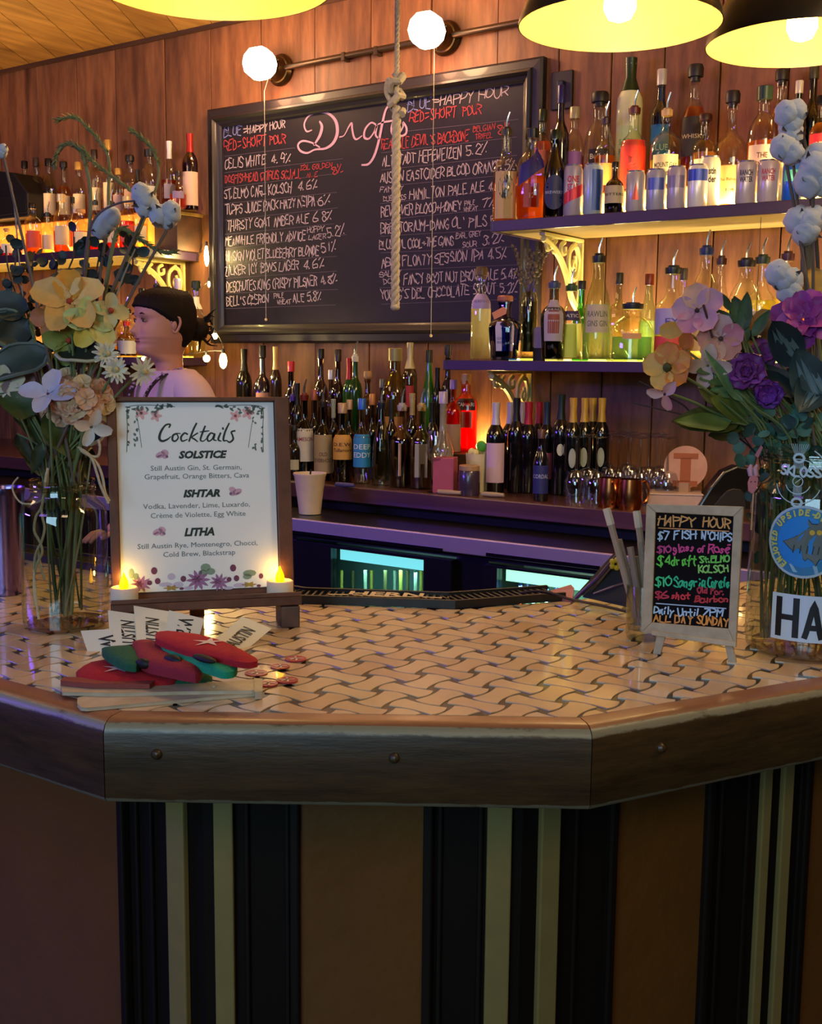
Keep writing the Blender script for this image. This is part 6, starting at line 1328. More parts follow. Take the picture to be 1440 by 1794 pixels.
def card(label, pts, d0, d1, text, fl):
    """pts: four pixels, first two the far edge; d0, d1 depth at top and bottom"""
    P = [dep(x, y, d0 if i < 2 else d1) for i, (x, y) in enumerate(pts)]; 
    n = (P[1] - P[0]).cross(P[3] - P[0]).normalized()
    if n.dot(CAM - P[0]) < 0: n = -n
    t = thing('paper_tag', label, 'tag', tuple(min(P, key=lambda p: p.z)))
    mb = MB().add(P + [p - n * .0008 for p in P], [(0, 1, 2, 3), (7, 6, 5, 4), (0, 4, 5, 1), (1, 5, 6, 2), (2, 6, 7, 3), (3, 7, 4, 0)]); mb.build('card', M('d8d4c4', .7, vary=.04), t)
    a, b, c_, dd = P; mb = MB()
    if fl == 'v':    # lettering runs up the card
        fn = lambda x, y, l=0: dd.lerp(a, x).lerp(c_.lerp(b, x), y) + n * .0006
    elif fl == 'd': fn = lambda x, y, l=0: a.lerp(b, x).lerp(dd.lerp(c_, x), y) + n * .0006
    else: fn = lambda x, y, l=0: a.lerp(b, x).lerp(dd.lerp(c_, x), 1 - y) + n * .0006
    x0_, x1_, y0_, y1_ = text[1:]; k = (y1_ - y0_)
    vv = MB(); print_text(vv, text[0], 1.0, lambda x, y, q: (x, y, 0), off=.02)
    xs = [v[0] for v in vv.v]; ys = [v[1] for v in vv.v]; ax0, ax1, ay0, ay1 = min(xs), max(xs), min(ys), max(ys)
    if text[0] == 'WE': vv.v = [tuple(fn(x1_ - (v[0] - ax0) / (ax1 - ax0) * (x1_ - x0_), y0_ + (v[1] - ay0) / (ay1 - ay0) * k)) for v in vv.v]
    else: vv.v = [tuple(fn(x0_ + (v[0] - ax0) / (ax1 - ax0) * (x1_ - x0_), y1_ - (v[1] - ay0) / (ay1 - ay0) * k)) for v in vv.v]
    vv.build('lettering', M('1c1818', .6, vary=0), t); return t
card('white tag lettered WE, leftmost of the tags in the can sleeve pile', [(141, 1105), (196, 1102), (222, 1160), (160, 1162)], 1.47, 1.44, ('WE', .28, .82, .45, .95), 'v')
card('white tag lettered AUSTIN, second from the left in the pile', [(189, 1069), (238, 1076), (244, 1140), (194, 1138)], 1.49, 1.45, ('AUSTIN', .02, .78, .42, .92), 'v')
card('tall white tag lettered AUSTIN, third from the left', [(234, 1061), (296, 1071), (290, 1136), (240, 1130)], 1.50, 1.45, ('AUSTIN', .02, .74, .32, .74), 'v')
card('white tag lettered WE beside the red sleeve at the top of the pile', [(296, 1069), (358, 1084), (345, 1128), (288, 1122)], 1.48, 1.46, ('WE', .25, .88, .3, .72), 'v')
card('white tag lettered AUSTIN slanting out to the right of the pile', [(424, 1080), (476, 1101), (428, 1142), (378, 1120)], 1.52, 1.47, ('AUSTIN', .0, .72, .30, .72), 'v')
# folding hand fan
t = thing('hand_fan', 'folded hand fan with pale wooden sticks and red cloth in front of the can sleeves', 'fan', tuple(atz(290, 1215, ZT))); FWM = wood('b8a88c', 'd8cab0', .55, (1, 1, 1), grain=25, var=False)
def stick(pts, h0, h1, name, mat=FWM): return slab(pts, h0, h1, 0, name, mat, t, bev=.0006)
stick([(106, 1190), (110, 1212), (200, 1214), (310, 1211), (440, 1209), (458, 1206), (459, 1190), (440, 1190), (400, 1194), (250, 1197)], .004, .008, 'guard_stick')
stick([(112, 1186), (106, 1192), (160, 1197), (262, 1198), (272, 1191), (200, 1188)], .0085, .014, 'folded_cloth', M('8c4038', .7, vary=.2, bm=.4))
stick([(137, 1222), (136, 1232), (142, 1239), (152, 1240), (300, 1227), (400, 1218), (458, 1213), (458, 1204), (300, 1212), (160, 1217)], .0003, .004, 'guard_stick')
stick([(446, 1188), (447, 1212), (459, 1211), (459, 1189)], .0005, .009, 'pivot_block')
mb = MB(); p = atz(375, 1203, ZT + .0085); mb.ball(p, (.0022, .0022, .001), 8, 4); mb.build('rivet', M('e8e0d0', .4), t)
for i in range(5): stick([(120 + i * 3, 1203 - i), (440, 1200 - i), (440, 1202 - i), (120 + i * 3, 1206 - i)], .0002 + i * .0006, .0008 + i * .0006, 'rib')
RB_ = M('a83438', .45, coat=.4, vary=.2, ns=100)
for k, (x, y, w_, lb) in enumerate(((449, 1180, 20, 'red round sticker beside the end of the fan, left of the loose stickers'), (491, 1169, 17, 'red round sticker overlapping two others in the middle of the loose stickers'), (518, 1156, 19, 'uppermost red round sticker right of the can sleeves'), (470, 1200, 17, 'red round sticker nearest the guest side, right of the fan tip'), (503, 1194, 19, 'rightmost red round sticker on the tiles'))):
    p = atz(x, y, ZT); r = w_ * depth(p) / F; t = thing('round_sticker', lb, 'sticker', (p.x, p.y, ZT))
    MB().lathe([(r, ZT + .0003), (r, ZT + .0012 + .0003 * k)], (p.x, p.y, 0), 24).build('sticker_disc', RB_, t)
    mb = MB(); 
    for q in ([(-.5, -.4), (.5, .4)], [(-.4, .4), (.2, -.1), (.5, -.5)], [(0, .1), (-.1, -.6)]): ribbon(mb, [(p.x + a * r, p.y + b * r) for a, b in q], .0022, lambda u, v, l: (u, v, ZT + .0017 + .0003 * k))
    mb.build('white_mark', M('d8c8c0', .6), t)

# ================================================================ flowers
random.seed(17)
def sheet(mb, base, d, n, Ln, Wd, curl=.3, cup=.15, shape='petal', nu=6, nv=4, wave=0):
    d = Vector(d).normalized(); n = Vector(n); n = (n - d * n.dot(d)).normalized(); s = d.cross(n); base = Vector(base); vs = []
    for i in range(nu + 1):
        t_ = i / nu; a = curl * t_; c_ = base + d * (Ln * (sin(a * 1.0) / a if abs(a) > 1e-3 else 1) * t_) + n * (Ln * (1 - cos(a)) / (abs(a) if abs(a) > 1e-3 else 1) * (1 if a > 0 else -1) * t_)
        wd = {'petal': sin(pi * min(1, t_ * .82 + .08)) ** .8, 'leaf': (t_ ** .6) * ((1 - t_) ** .85) * 2.3 + .02, 'round': sqrt(max(0, 1 - (2 * t_ - 1) ** 2)) + .03, 'lance': (t_ ** .5) * (1 - t_) * 2.2 + .03, 'spoon': .35 + .65 * sin(pi * min(1, t_ * .6 + .35)) if t_ < .95 else .35}[shape] * Wd / 2
        for j in range(nv + 1):
            v = -1 + 2 * j / nv; vs.append(c_ + s * (v * wd) + n * (cup * Wd * v * v + wave * Wd * sin(t_ * 9 + v * 3) * abs(v)))
    return mb.add(vs, [(i * (nv + 1) + j, i * (nv + 1) + j + 1, (i + 1) * (nv + 1) + j + 1, (i + 1) * (nv + 1) + j) for i in range(nu) for j in range(nv)])
def PM(c, r=.6): return M(c, r, vary=.16, ns=90, sss=.12)
STEM = M('5a6a38', .7, vary=.25)
def stem_to(t, p, jarp, h, r=.0018, mat=STEM, name='stem'):
    m = Vector((jarp.x, jarp.y, ZT + h * .95)) + Vector((random.uniform(-.025, .025), random.uniform(-.02, .02), 0)); b = Vector((jarp.x, jarp.y, ZT + .02)) + Vector((random.uniform(-.03, .03), random.uniform(-.025, .025), 0))
    k = Vector(p).lerp(m, .4) + Vector((0, 0, .01)); b = b if random.random() < .3 else m - Vector((0, 0, .03)); MB().tube(cat([tuple(q) for q in (b, m, k, Vector(p))], 5), r, 6).build(name, mat, t, smooth=True)
def to_cam(p, rx_=0, ry_=0):
    n = (CAM - Vector(p)).normalized(); return (n + RT * rx_ + UP * ry_).normalized()
def bloom(label, x, y, dd, n, L_, W_, cols, jarp, h, face=(0, 0), curl=-.4, cup=.2, shape='petal', layers=1, centre=None, cr=.005, tilt=.35, wave=.05, stem=True, catg='flower', name='flower', nu=6):
    p = dep(x, y, depth(jarp) + dd); fc = to_cam(p, *face); t = thing(name, label, catg, tuple(p)); u = fc.cross(Vector((.1, .2, 1))).normalized(); v = fc.cross(u)
    for ly in range(layers):
        for k in range(n):
            a = 2 * pi * (k + .5 * ly) / n + random.uniform(-.15, .15); dr = (u * cos(a) + v * sin(a)); tl_ = tilt + ly * .45
            d = dr * cos(tl_) + fc * sin(tl_); s = 1 - .2 * ly + random.uniform(-.1, .1)
            sheet(MB_ := MB(), p + dr * .002, d, fc, L_ * s, W_ * s, curl + random.uniform(-.15, .15), cup, shape, nu=nu, wave=wave); MB_.build('petal', PM(random.choice(cols)), t, smooth=True, angle=0)
    if centre: MB().ball(p + fc * .004, cr, 10, 6, fn=lambda q: 1 + random.uniform(-.12, .12)).build('flower_centre', M(centre, .8, vary=.3, ns=300), t, smooth=True)
    if stem: stem_to(t, p - fc * .004, jarp, h)
    return t
def leafs(label, items, jarp, h, name='leaf_sprig', catg='leaves', mat2=None, stripe=None):
    """items: (x,y,dd, dx,dy, L, W, color, curl, shape)"""
    p0 = dep(items[0][0], items[0][1], depth(jarp) + items[0][2]); t = thing(name, label, catg, tuple(p0))
    for (x, y, dd, dx, dy, L_, W_, col, curl, shape) in items:
        p = dep(x, y, depth(jarp) + dd); d = RT * dx + UP * dy + FW * random.uniform(-.3, .2); n = to_cam(p, random.uniform(-.3, .3), .5)
        mb = MB(); sheet(mb, p, d, n, L_, W_, curl, .12, shape, nu=8, wave=.07)
        lo = mb.build('leaf', col if not isinstance(col, str) else M(col, .55, vary=.3, ns=50), t, smooth=True, angle=0)
        if stripe:
            dn = d.normalized(); n1 = (n - dn * n.dot(dn)).normalized(); s1 = dn.cross(n1)
            for q in (-.24, .0, .24):
                m3 = MB(); sheet(m3, p + s1 * (q * W_ * .75) + n1 * .0012 + dn * L_ * .12, dn - s1 * q * .3, n1, L_ * .72, W_ * .17, curl, .1, 'lance', nu=6); m3.build('leaf_stripe', stripe, lo, smooth=True, angle=0)
        if mat2:      # pale margin
            mb2 = MB(); w0 = mb.v; nv = 5; ed = [w0[i * nv] for i in range(9)] + [w0[i * nv + 4] for i in range(8, -1, -1)]
            mb2.tube([Vector(q) for q in ed], .0026, 5); mb2.build('leaf_margin', mat2, lo, smooth=True)
        stem_to(t, p, jarp, h, .0014)
    return t
def boll(label, x, y, dd, R_, jarp, lobes, stem=True):
    p = dep(x, y, depth(jarp) + dd); t = thing('cotton_boll', label, 'cotton', tuple(p)); CT = M('b4b6be', .95, vary=.08, ns=60, sss=.25, bm=.5, bs=90)
    for k, (a, b) in enumerate(lobes):
        q = p + RT * a * R_ + UP * b * R_ + FW * random.uniform(-.3, .3) * R_; ph_ = random.random() * 6
        MB().ball(q, (R_ * .8, R_ * .72, R_ * .86), 22, 16, fn=lambda d: 1 + .06 * sin(5 * d.x + ph_) * cos(6 * d.z) + .035 * sin(13 * d.y + 9 * d.z + ph_)).build('cotton_lock', CT, t, smooth=True, angle=0)
    mb = MB()
    for k in range(4):
        a = k * 1.57 + .6; sheet(mb, p - UP * R_ * .2 + FW * R_ * .0, RT * cos(a) + UP * sin(a) - FW * .3, -FW, R_ * 1.5, R_ * .5, .9, .1, 'lance')
    mb.build('dry_husk', M('4a3c38', .85, vary=.3), t)
    if stem: stem_to(t, p - UP * R_, jarp, .24, .0022, M('5c5048', .85, vary=.3))
    return t
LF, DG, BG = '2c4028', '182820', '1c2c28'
CRM = M('b0a87c', .6, vary=.15)
# --- left bouquet
leafs('large dark grey-green leaf with a cream edge at the far left', [(60, 600, .03, -.9, .35, .085, .065, '3c4a40', .25, 'leaf'), (88, 618, .0, -.9, -.3, .10, .056, '344238', -.3, 'leaf'), (40, 585, .04, -.3, -.9, .07, .05, '2a3834', .2, 'leaf')], JL, hL, mat2=M('5c6c64', .6))
leafs('dark leaf with a broad cream margin under the yellow flowers', [(98, 606, -.02, .9, -.3, .085, .05, '1c2618', .3, 'leaf'), (84, 640, .02, .8, .1, .07, .045, '161e12', -.3, 'leaf')], JL, hL, mat2=CRM)
leafs('dark grey leaf at the far left above the cream-edged leaf', [(52, 545, .03, -.9, .1, .07, .055, '26342e', .3, 'leaf'), (50, 560, .03, -.6, -.6, .06, .05, '1e2a26', .3, 'leaf')], JL, hL)
leafs('olive green pointed leaves hanging over the neck of the left jar', [(88, 712, -.03, .35, -.85, .085, .062, '42501c', .5, 'leaf'), (60, 730, -.02, -.7, .5, .06, .045, '3a4a20', -.3, 'leaf'), (30, 720, .0, .75, -.65, .10, .03, '36481e', .4, 'lance'), (75, 700, .01, .8, -.2, .07, .05, '3c4c20', .4, 'leaf'), (20, 690, .02, .5, -.8, .1, .035, '2c3c1c', .2, 'lance')], JL, hL)
leafs('small dark leaf with a cream rim beside the menu', [(150, 768, -.03, .55, .1, .034, .030, '1c2a1c', .5, 'petal')], JL, hL, mat2=CRM)
leafs('dark trailing foliage over the jar shoulder', [(x, y, dd, dx, -.8, .05, .02, c_, .4, 'lance') for x, y, dd, dx, c_ in ((30, 760, 0, .3, '1c2814'), (55, 770, .02, .2, '20301a'), (75, 775, -.03, -.2, '24341c'), (100, 790, -.02, .2, '28381c'), (120, 780, 0, .1, '1a2618'), (140, 790, .02, .2, '1a2618'), (90, 800, .03, -.1, '16201a'), (45, 790, .03, .5, '24341a'), (110, 760, .05, .2, '16201a'), (130, 770, .05, -.2, '16201a'), (160, 785, .05, -.2, '1a2418'))], JL, hL)
for x, y, fx, fy, n, Lp, cols, lb in ((122, 530, -.2, .5, 5, .052, ['d8a050', 'dca85c', 'd0902c', 'e0b878'], 'large yellow and peach orchid bloom at the top of the left bouquet'), (158, 568, .3, .1, 5, .036, ['d0c070', 'c4b44c', 'b8c480'], 'yellow-green orchid bloom right of the large peach one'),
                                  (192, 545, .5, .2, 4, .026, ['c0b888', 'b8ac80', 'c8b478'], 'pale buff petals beside the head of the bartender'), (92, 558, -.5, 0, 4, .030, ['c87c3c', 'd0a078', 'b87038'], 'orange and pink bloom low on the left of the large peach one'), (120, 595, 0, -.4, 4, .034, ['98983c', 'b8942c', '889040'], 'olive and gold petals hanging under the large peach bloom')):
    bloom(lb, x, y, -.04 if n > 4 else -.03, n, Lp, Lp * .85, cols, JL, hL, (fx, fy), -.5, .15, 'petal', 1, 'a83c28', .004, .3, .10)
cc = ['c89878', 'd0a484', 'ccac88', 'c49070', 'c8b48c']
hp = dep(135, 700, depth(JL) - .06); t = thing('hydrangea', 'large peach hydrangea head in front, next to the menu', 'flower', tuple(hp))
random.seed(8)
for k in range(30):
    a = random.uniform(0, 2 * pi); rr = sqrt(random.random()); x, y = 135 + 62 * rr * cos(a), 700 + 42 * rr * sin(a) * 1.05
    q = dep(x, y, depth(JL) - .075 + .05 * rr * rr); fc = to_cam(q, cos(a) * rr * .9, -sin(a) * rr * .9); u = fc.cross(Vector((.3, .1, 1))).normalized(); v = fc.cross(u); a0_ = random.random() * 2
    mb = MB()
    for i in range(4): an = a0_ + i * pi / 2; dr = u * cos(an) + v * sin(an); sheet(mb, q, dr + fc * .25, fc, .0165, .0185, -.5, .15, 'round', nu=5, wave=.04)
    fo = mb.build('floret', PM(random.choice(cc)), t, smooth=True, angle=0)
    if k % 4 == 0: MB().ball(q + fc * .003, .0022, 6, 4).build('floret_eye', M('6a3c28', .8), fo)
stem_to(t, hp, JL, hL)
bloom('pale lavender petals above the left of the hydrangea', 84, 690, -.07, 4, .036, .026, ['a8a8c8', 'b8b4d0', 'a098c0'], JL, hL, (-.3, .6), -.3, .12, 'petal', 1, None, tilt=.3)
bloom('yellow and white bloom at the far left edge', 12, 672, -.01, 5, .024, .02, ['b0a038', 'b8b090', 'c8c0a8'], JL, hL, (-.3, .1), -.4, .12)
bloom('dusky mauve petals between the edge bloom and the hydrangea', 36, 682, .0, 3, .024, .02, ['80707c', '8c7c84'], JL, hL, (.2, .1), -.4, .12)
bloom('white petals below the hydrangea', 160, 748, -.07, 4, .026, .017, ['c8ccd0', 'd0c4bc', 'c4c8cc'], JL, hL, (.4, -.5), -.4, .15)
for x, y, dd, fx, lb in ((186, 620, -.05, .3, 'white daisy, upper of the pair beside the menu corner'), (202, 648, -.06, .2, 'white daisy, lower of the pair beside the menu corner'), (250, 650, -.04, .6, 'single white daisy standing out before the bartender')):
    bloom(lb, x, y, dd, 14, .0165 if x != 250 else .019, .0055, ['ccccb4', 'd4d4c0', 'c4c4bc'], JL, hL, (fx, -.3 if x == 250 else .2), -.3, .05, 'spoon', 2 if x != 250 else 1, 'b8b080', .004, .2, 0, nu=4)
random.seed(4)
boll('cotton boll at the left of the cotton cluster', 185, 392, .03, .018, JL, [(0, 0), (-.35, -.4), (.5, .45)])
boll('cotton boll at the top of the cotton cluster', 254, 350, .0, .017, JL, [(0, 0), (-.3, .45), (.35, -.35), (-.1, -.6)])
boll('cotton boll at the right end of the cotton cluster', 292, 380, .0, .019, JL, [(0, 0), (-.55, .1), (.3, .3)])
boll('pale tuft on a thin stem at the far left edge', 6, 262, .05, .0095, JL, [(0, 0), (-.2, -.5)])
DRY = M('7a7850', .85, vary=.3); GRS = M('7c7a4a', .85, vary=.3)
def grass(label, pts, dd, r=.0022, ear=None, mat=GRS):
    P = [dep(x, y, depth(JL) + dd) for x, y in pts]; t = thing('grass_stem', label, 'dried grass', tuple(P[-1]))
    C = cat([tuple(p) for p in P], 5); MB().tube(C, [r * (.6 + .4 * i / len(C)) for i in range(len(C))], 6).build('stem', mat, t, smooth=True)
    if ear:
        mb = MB(); a, b = int(ear[0] * len(C)), int(ear[1] * len(C))
        for i in range(a, max(b - 1, a + 1)):
            q = Vector(C[i]); d = (Vector(C[min(i + 1, len(C) - 1)]) - q).normalized()
            for k in range(5):
                sd = Vector((random.uniform(-1, 1), random.uniform(-1, 1), random.uniform(-1, 1))).normalized(); sheet(mb, q + d * random.uniform(0, .006), -d + sd * .45, sd, .011, .0042, .2, .1, 'lance', nu=3, nv=2)
        mb.build('seed_spikelets', mat, t)['kind'] = 'stuff'
grass('long grass plume arching to the upper left above the bottles', [(100, 210), (130, 206), (158, 228), (184, 262), (192, 290), (190, 330), (186, 420), (150, 600), (130, 780)], .04, .0026, (.0, .45))
grass('thick grass plume curling left over the upper left shelf', [(95, 288), (104, 262), (122, 252), (140, 262), (150, 288), (158, 330), (158, 380), (150, 470), (130, 620), (125, 780)], .02, .0032, (.0, .5), DRY)
grass('grass plume slanting down to the cotton cluster', [(146, 262), (164, 284), (196, 308), (232, 336)], .02, .0026, (.0, 1), GRS)
grass('small pointed grass tip right of the cotton, before the planks', [(233, 230), (250, 242), (268, 262), (277, 290), (276, 320), (262, 360), (230, 440), (180, 560), (140, 760)], .03, .0024, (.0, .42), GRS)
grass('thick green plume pointing right under the cotton cluster', [(304, 442), (280, 440), (255, 425), (230, 408), (208, 402), (196, 440), (186, 500), (178, 560), (140, 760)], .0, .0034, (.0, .62), M('6c7044', .85, vary=.3))
grass('woody grey stem rising to the cotton cluster', [(236, 352), (208, 356), (176, 372), (158, 400), (150, 450), (144, 540), (130, 780)], -.01, .0024, None, M('5c4c54', .85, vary=.3))
grass('thin straight straw stem left of the bartender', [(237, 436), (222, 470), (205, 515), (150, 680), (130, 800)], -.02, .0016, None, M('8c8468', .8))
grass('thin straw stem at the left edge below the pale tuft', [(5, 270), (14, 310), (24, 352), (50, 600), (100, 800)], .05, .0014, None, M('8c8078', .8))
grass('upright pale stem between the eucalyptus sprays', [(196, 452), (188, 500), (178, 545), (140, 740)], .0, .0018, None, GRS)
def euc(label, pts, dd, jarp, h, cols, R_=.0095, n=14, spread=.014, seed=1):
    random.seed(seed); P = [dep(x, y, depth(jarp) + dd) for x, y in pts]; C = cat([tuple(p) for p in P], 6); t = thing('eucalyptus_sprig', label, 'eucalyptus', tuple(P[-1]))
    MB().tube(C, .0013, 5).build('stem', M('3c3a34', .8), t)
    for k in range(n):
        q = Vector(C[int((len(C) - 1) * (k / n))]); a = random.uniform(0, 6.28); d = (RT * cos(a) + UP * sin(a) + FW * random.uniform(-.5, .5)).normalized()
        nrm_ = to_cam(q, random.uniform(-.8, .8), random.uniform(-.2, 1)); mb = MB(); sheet(mb, q + d * random.uniform(.003, spread * .5), d, nrm_, R_ * random.uniform(1.5, 2.3), R_ * random.uniform(1.5, 2.2), .2, .06, 'round', nu=6, nv=4)
        mb.build('leaf', M(random.choice(cols), .6, vary=.2, ns=60), t, smooth=True, angle=0)
EL = ['1c2a2c', '243438', '1a2426', '2a3a3e', '16201e']
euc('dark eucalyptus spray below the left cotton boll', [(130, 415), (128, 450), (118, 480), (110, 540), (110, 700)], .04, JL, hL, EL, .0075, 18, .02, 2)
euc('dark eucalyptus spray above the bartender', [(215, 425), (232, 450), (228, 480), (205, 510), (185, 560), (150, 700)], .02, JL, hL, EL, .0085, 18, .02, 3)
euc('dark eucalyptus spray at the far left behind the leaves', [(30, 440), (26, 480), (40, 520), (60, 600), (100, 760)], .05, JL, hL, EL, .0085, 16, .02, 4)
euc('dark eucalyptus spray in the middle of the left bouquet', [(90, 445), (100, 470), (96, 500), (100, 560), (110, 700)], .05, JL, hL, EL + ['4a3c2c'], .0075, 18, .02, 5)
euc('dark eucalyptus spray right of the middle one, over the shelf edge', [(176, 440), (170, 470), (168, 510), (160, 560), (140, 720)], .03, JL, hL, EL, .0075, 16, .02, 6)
for k in range(12):
    x = random.uniform(75, 165); a = dep(x, 820 + random.uniform(-30, 10), depth(JL) + random.uniform(-.02, .02)); b = dep(117 + (x - 117) * random.uniform(-.8, .8), 1085 + random.uniform(-8, 0), depth(JL) + random.uniform(-.02, .02)); b.z = max(b.z, ZT + .016)
    o = MB().tube(cat([tuple(a), tuple(a.lerp(b, .5) + RT * random.uniform(-.006, .006)), tuple(b)], 4), random.choice([.0014, .002, .0028]), 6).build('cut_stem', M(rnd(['7c7c50', '4c5834', '8c8460', '38402c']), .7, vary=.2), None, smooth=True); tag(o, 'cut flower stem standing inside the left jar', 'flower stem', 'stems inside the left jar')
euc('brown dried spray at the far left edge', [(10, 430), (14, 470), (30, 520), (60, 600), (100, 760)], .06, JL, hL, ['4a3c20', '3c3420', '5c4c28', '2a2c1c'], .006, 26, .03, 21)
euc('brown dried spray right of the far left one', [(60, 440), (56, 480), (66, 530), (90, 620), (110, 760)], .06, JL, hL, ['4a3c20', '3c3420', '5c4c28', '242c20'], .006, 24, .03, 22)
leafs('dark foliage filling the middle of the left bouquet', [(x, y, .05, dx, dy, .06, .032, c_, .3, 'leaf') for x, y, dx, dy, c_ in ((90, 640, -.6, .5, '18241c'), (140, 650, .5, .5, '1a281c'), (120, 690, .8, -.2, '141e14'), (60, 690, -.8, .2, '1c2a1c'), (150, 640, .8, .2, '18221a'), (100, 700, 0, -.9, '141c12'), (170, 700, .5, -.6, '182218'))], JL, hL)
# --- right bouquet
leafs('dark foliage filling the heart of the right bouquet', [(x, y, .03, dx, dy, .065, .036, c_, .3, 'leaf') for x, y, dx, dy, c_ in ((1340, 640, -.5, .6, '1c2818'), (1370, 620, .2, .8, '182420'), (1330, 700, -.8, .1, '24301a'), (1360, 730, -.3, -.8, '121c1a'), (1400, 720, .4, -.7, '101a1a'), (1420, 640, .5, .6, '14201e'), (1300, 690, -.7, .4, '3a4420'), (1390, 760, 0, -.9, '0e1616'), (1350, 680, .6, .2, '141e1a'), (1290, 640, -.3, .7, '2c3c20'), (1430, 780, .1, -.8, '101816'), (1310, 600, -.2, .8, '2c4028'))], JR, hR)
leafs('yellow-green leaves under the pale fern leaf', [(1310, 740, -.02, -.75, .35, .075, .03, '66702c', .3, 'leaf'), (1300, 752, -.01, -.9, .05, .085, .03, '505820', .2, 'leaf'), (1320, 730, -.03, -.55, .6, .07, .028, '5a6a34', .3, 'leaf'), (1290, 700, -.02, -.7, .5, .05, .025, '6c7c3c', .3, 'leaf')], JS, hS)
TEA = ['2c5448', '34604f', '3c6c5c', '24443c', '4a7868']
RD = ['24403a', '2e5046', '386254', '1e3630']
random.seed(31)
leafs('dark striped leaf pair at the right, below the magenta flower', [(1400, 640, -.05, -.55, .62, .085, .050, '24343c', .5, 'leaf'), (1440, 712, -.07, -.35, .85, .08, .055, '2a4040', .4, 'leaf')], JR, hR, stripe=M('5c7478', .5, vary=.3))
leafs('second dark striped leaf at the right edge, lower than the first pair', [(1452, 640, -.06, -.5, -.75, .08, .055, '22383a', .3, 'leaf')], JR, hR, stripe=M('5c7478', .5, vary=.3))
leafs('dark slender leaves under the purple blooms', [(1400, 690, -.03, -.8, .3, .08, .03, '1c2c30', .3, 'lance'), (1390, 665, -.02, -.85, .15, .075, .03, '202c30', .3, 'lance'), (1370, 700, .0, -.6, .5, .06, .03, '1a2a28', .3, 'lance'), (1420, 740, .02, -.5, .6, .06, .04, '141c1c', .3, 'leaf'), (1440, 760, .02, -.6, .5, .06, .05, '101818', .3, 'leaf')], JR, hR)
leafs('broad olive leaves hanging left over the stickered jar', [(1300, 735, -.02, -.9, -.1, .095, .045, '4a4c18', .3, 'leaf'), (1310, 720, .0, -.75, .3, .075, .04, '525c24', .3, 'leaf'), (1280, 740, -.03, -.75, -.05, .08, .03, '5c6c2c', .3, 'lance'), (1320, 745, .02, -.6, -.2, .06, .04, '3c4018', .3, 'leaf')], JS, hS)
leafs('pale green serrated fern leaf below the pink blooms', [(1300, 705, -.04, -.6, .7, .085, .018, '58784c', .3, 'lance')] + [(1246 + i * 10, 650 + i * 10, -.035, -.8, -.15, .024, .014, '647c48', .3, 'leaf') for i in range(5)] + [(1250 + i * 9, 648 + i * 10, -.035, .3, .9, .02, .012, '5c8050', .3, 'leaf') for i in range(4)], JS, hS)
leafs('dark green curved leaf arching over the pink blooms', [(1290, 565, -.03, -.8, .35, .055, .02, '24482c', -.8, 'leaf'), (1282, 545, -.02, -.5, .8, .03, .012, '2c5034', .4, 'leaf'), (1302, 580, -.03, .1, .95, .05, .022, '34502c', .3, 'leaf'), (1318, 590, -.03, .5, .75, .04, .018, '30502c', .3, 'leaf'), (1310, 600, -.03, -.3, .9, .06, .02, '3a5830', .3, 'leaf')], JS, hS)
PKO = ['cc8878', 'd08c88', 'c87c90', 'd49c80', 'c48c9c']
bloom('salmon pink orchid bloom at the top left of the right bouquet', 1222, 545, -.05, 5, .034, .032, PKO, JS, hS, (-.2, .3), -.4, .1, 'round', 1, '3c2020', .003)
bloom('pink and peach orchid bloom below the arching leaf', 1262, 592, -.05, 5, .030, .030, PKO + ['c8a4a8'], JS, hS, (.1, -.2), -.4, .1, 'round', 1, '4a3820', .003)
bloom('blush white petals under the pink orchids', 1240, 640, -.04, 4, .028, .02, ['c0a4a0', 'b89c98', 'c8b0a0'], JS, hS, (0, -.4), -.4, .1)
bloom('orange blossom at the left tip of the right bouquet', 1170, 645, -.06, 5, .032, .030, ['d8903c', 'd8842c', 'dca850', 'd07c28'], JS, hS, (-.3, .2), -.4, .12, 'round', 1, '3c4018', .006)
bloom('golden yellow petals behind the salmon pink orchid', 1200, 578, .03, 3, .03, .022, ['c89838', 'd0a040'], JS, hS, (-.5, 0), -.3, .1)
bloom('orange petals trailing between the blooms', 1195, 612, .02, 3, .028, .02, ['c87c2c', 'b87430'], JS, hS, (-.5, -.4), -.3, .1)
bloom('pink dangling bud cluster at the left tip', 1165, 690, -.06, 3, .022, .015, ['c89c94', 'cc9ca0', 'c08484'], JS, hS, (-.4, -.6), -.5, .25)
bloom('pink snapdragon bud below the blush petals', 1274, 648, -.04, 3, .020, .012, ['b86c70', 'c08488'], JS, hS, (.3, -.6), -.5, .25)
bloom('yellow petals behind the magenta flower', 1425, 518, .0, 4, .034, .03, ['d0a434', 'd8b84c', 'c89434'], JR, hR, (.2, .4), -.4, .12, 'round')
bloom('mustard petals right of the arching leaf', 1330, 590, .03, 4, .034, .03, ['b8883c', 'c4923c', 'a87c38'], JR, hR, (0, .2), -.4, .12)
bloom('large magenta ruffled flower at the right edge', 1408, 560, -.05, 7, .042, .034, ['8c2c84', '9c3c94', 'a03880', '7c2478'], JR, hR, (-.1, .4), -.6, .2, 'petal', 2, None, tilt=.2, wave=.16)
bloom('purple rose left of the striped leaves', 1310, 650, -.05, 6, .026, .026, ['7c3488', '8c409c', '702c78', '8c4890'], JR, hR, (-.2, 0), -.9, .3, 'round', 3, None, tilt=.5, wave=.06)
bloom('deep violet bloom below the purple rose', 1345, 688, -.05, 6, .020, .022, ['6c2c98', '7c2c90', '602884'], JR, hR, (0, -.2), -.9, .3, 'round', 2, None, tilt=.5)
bloom('small plum bloom tucked behind the purple rose', 1335, 622, .0, 5, .02, .018, ['6c2464', '7c3074'], JR, hR, (0, .2), -.7, .2, 'round', 2)
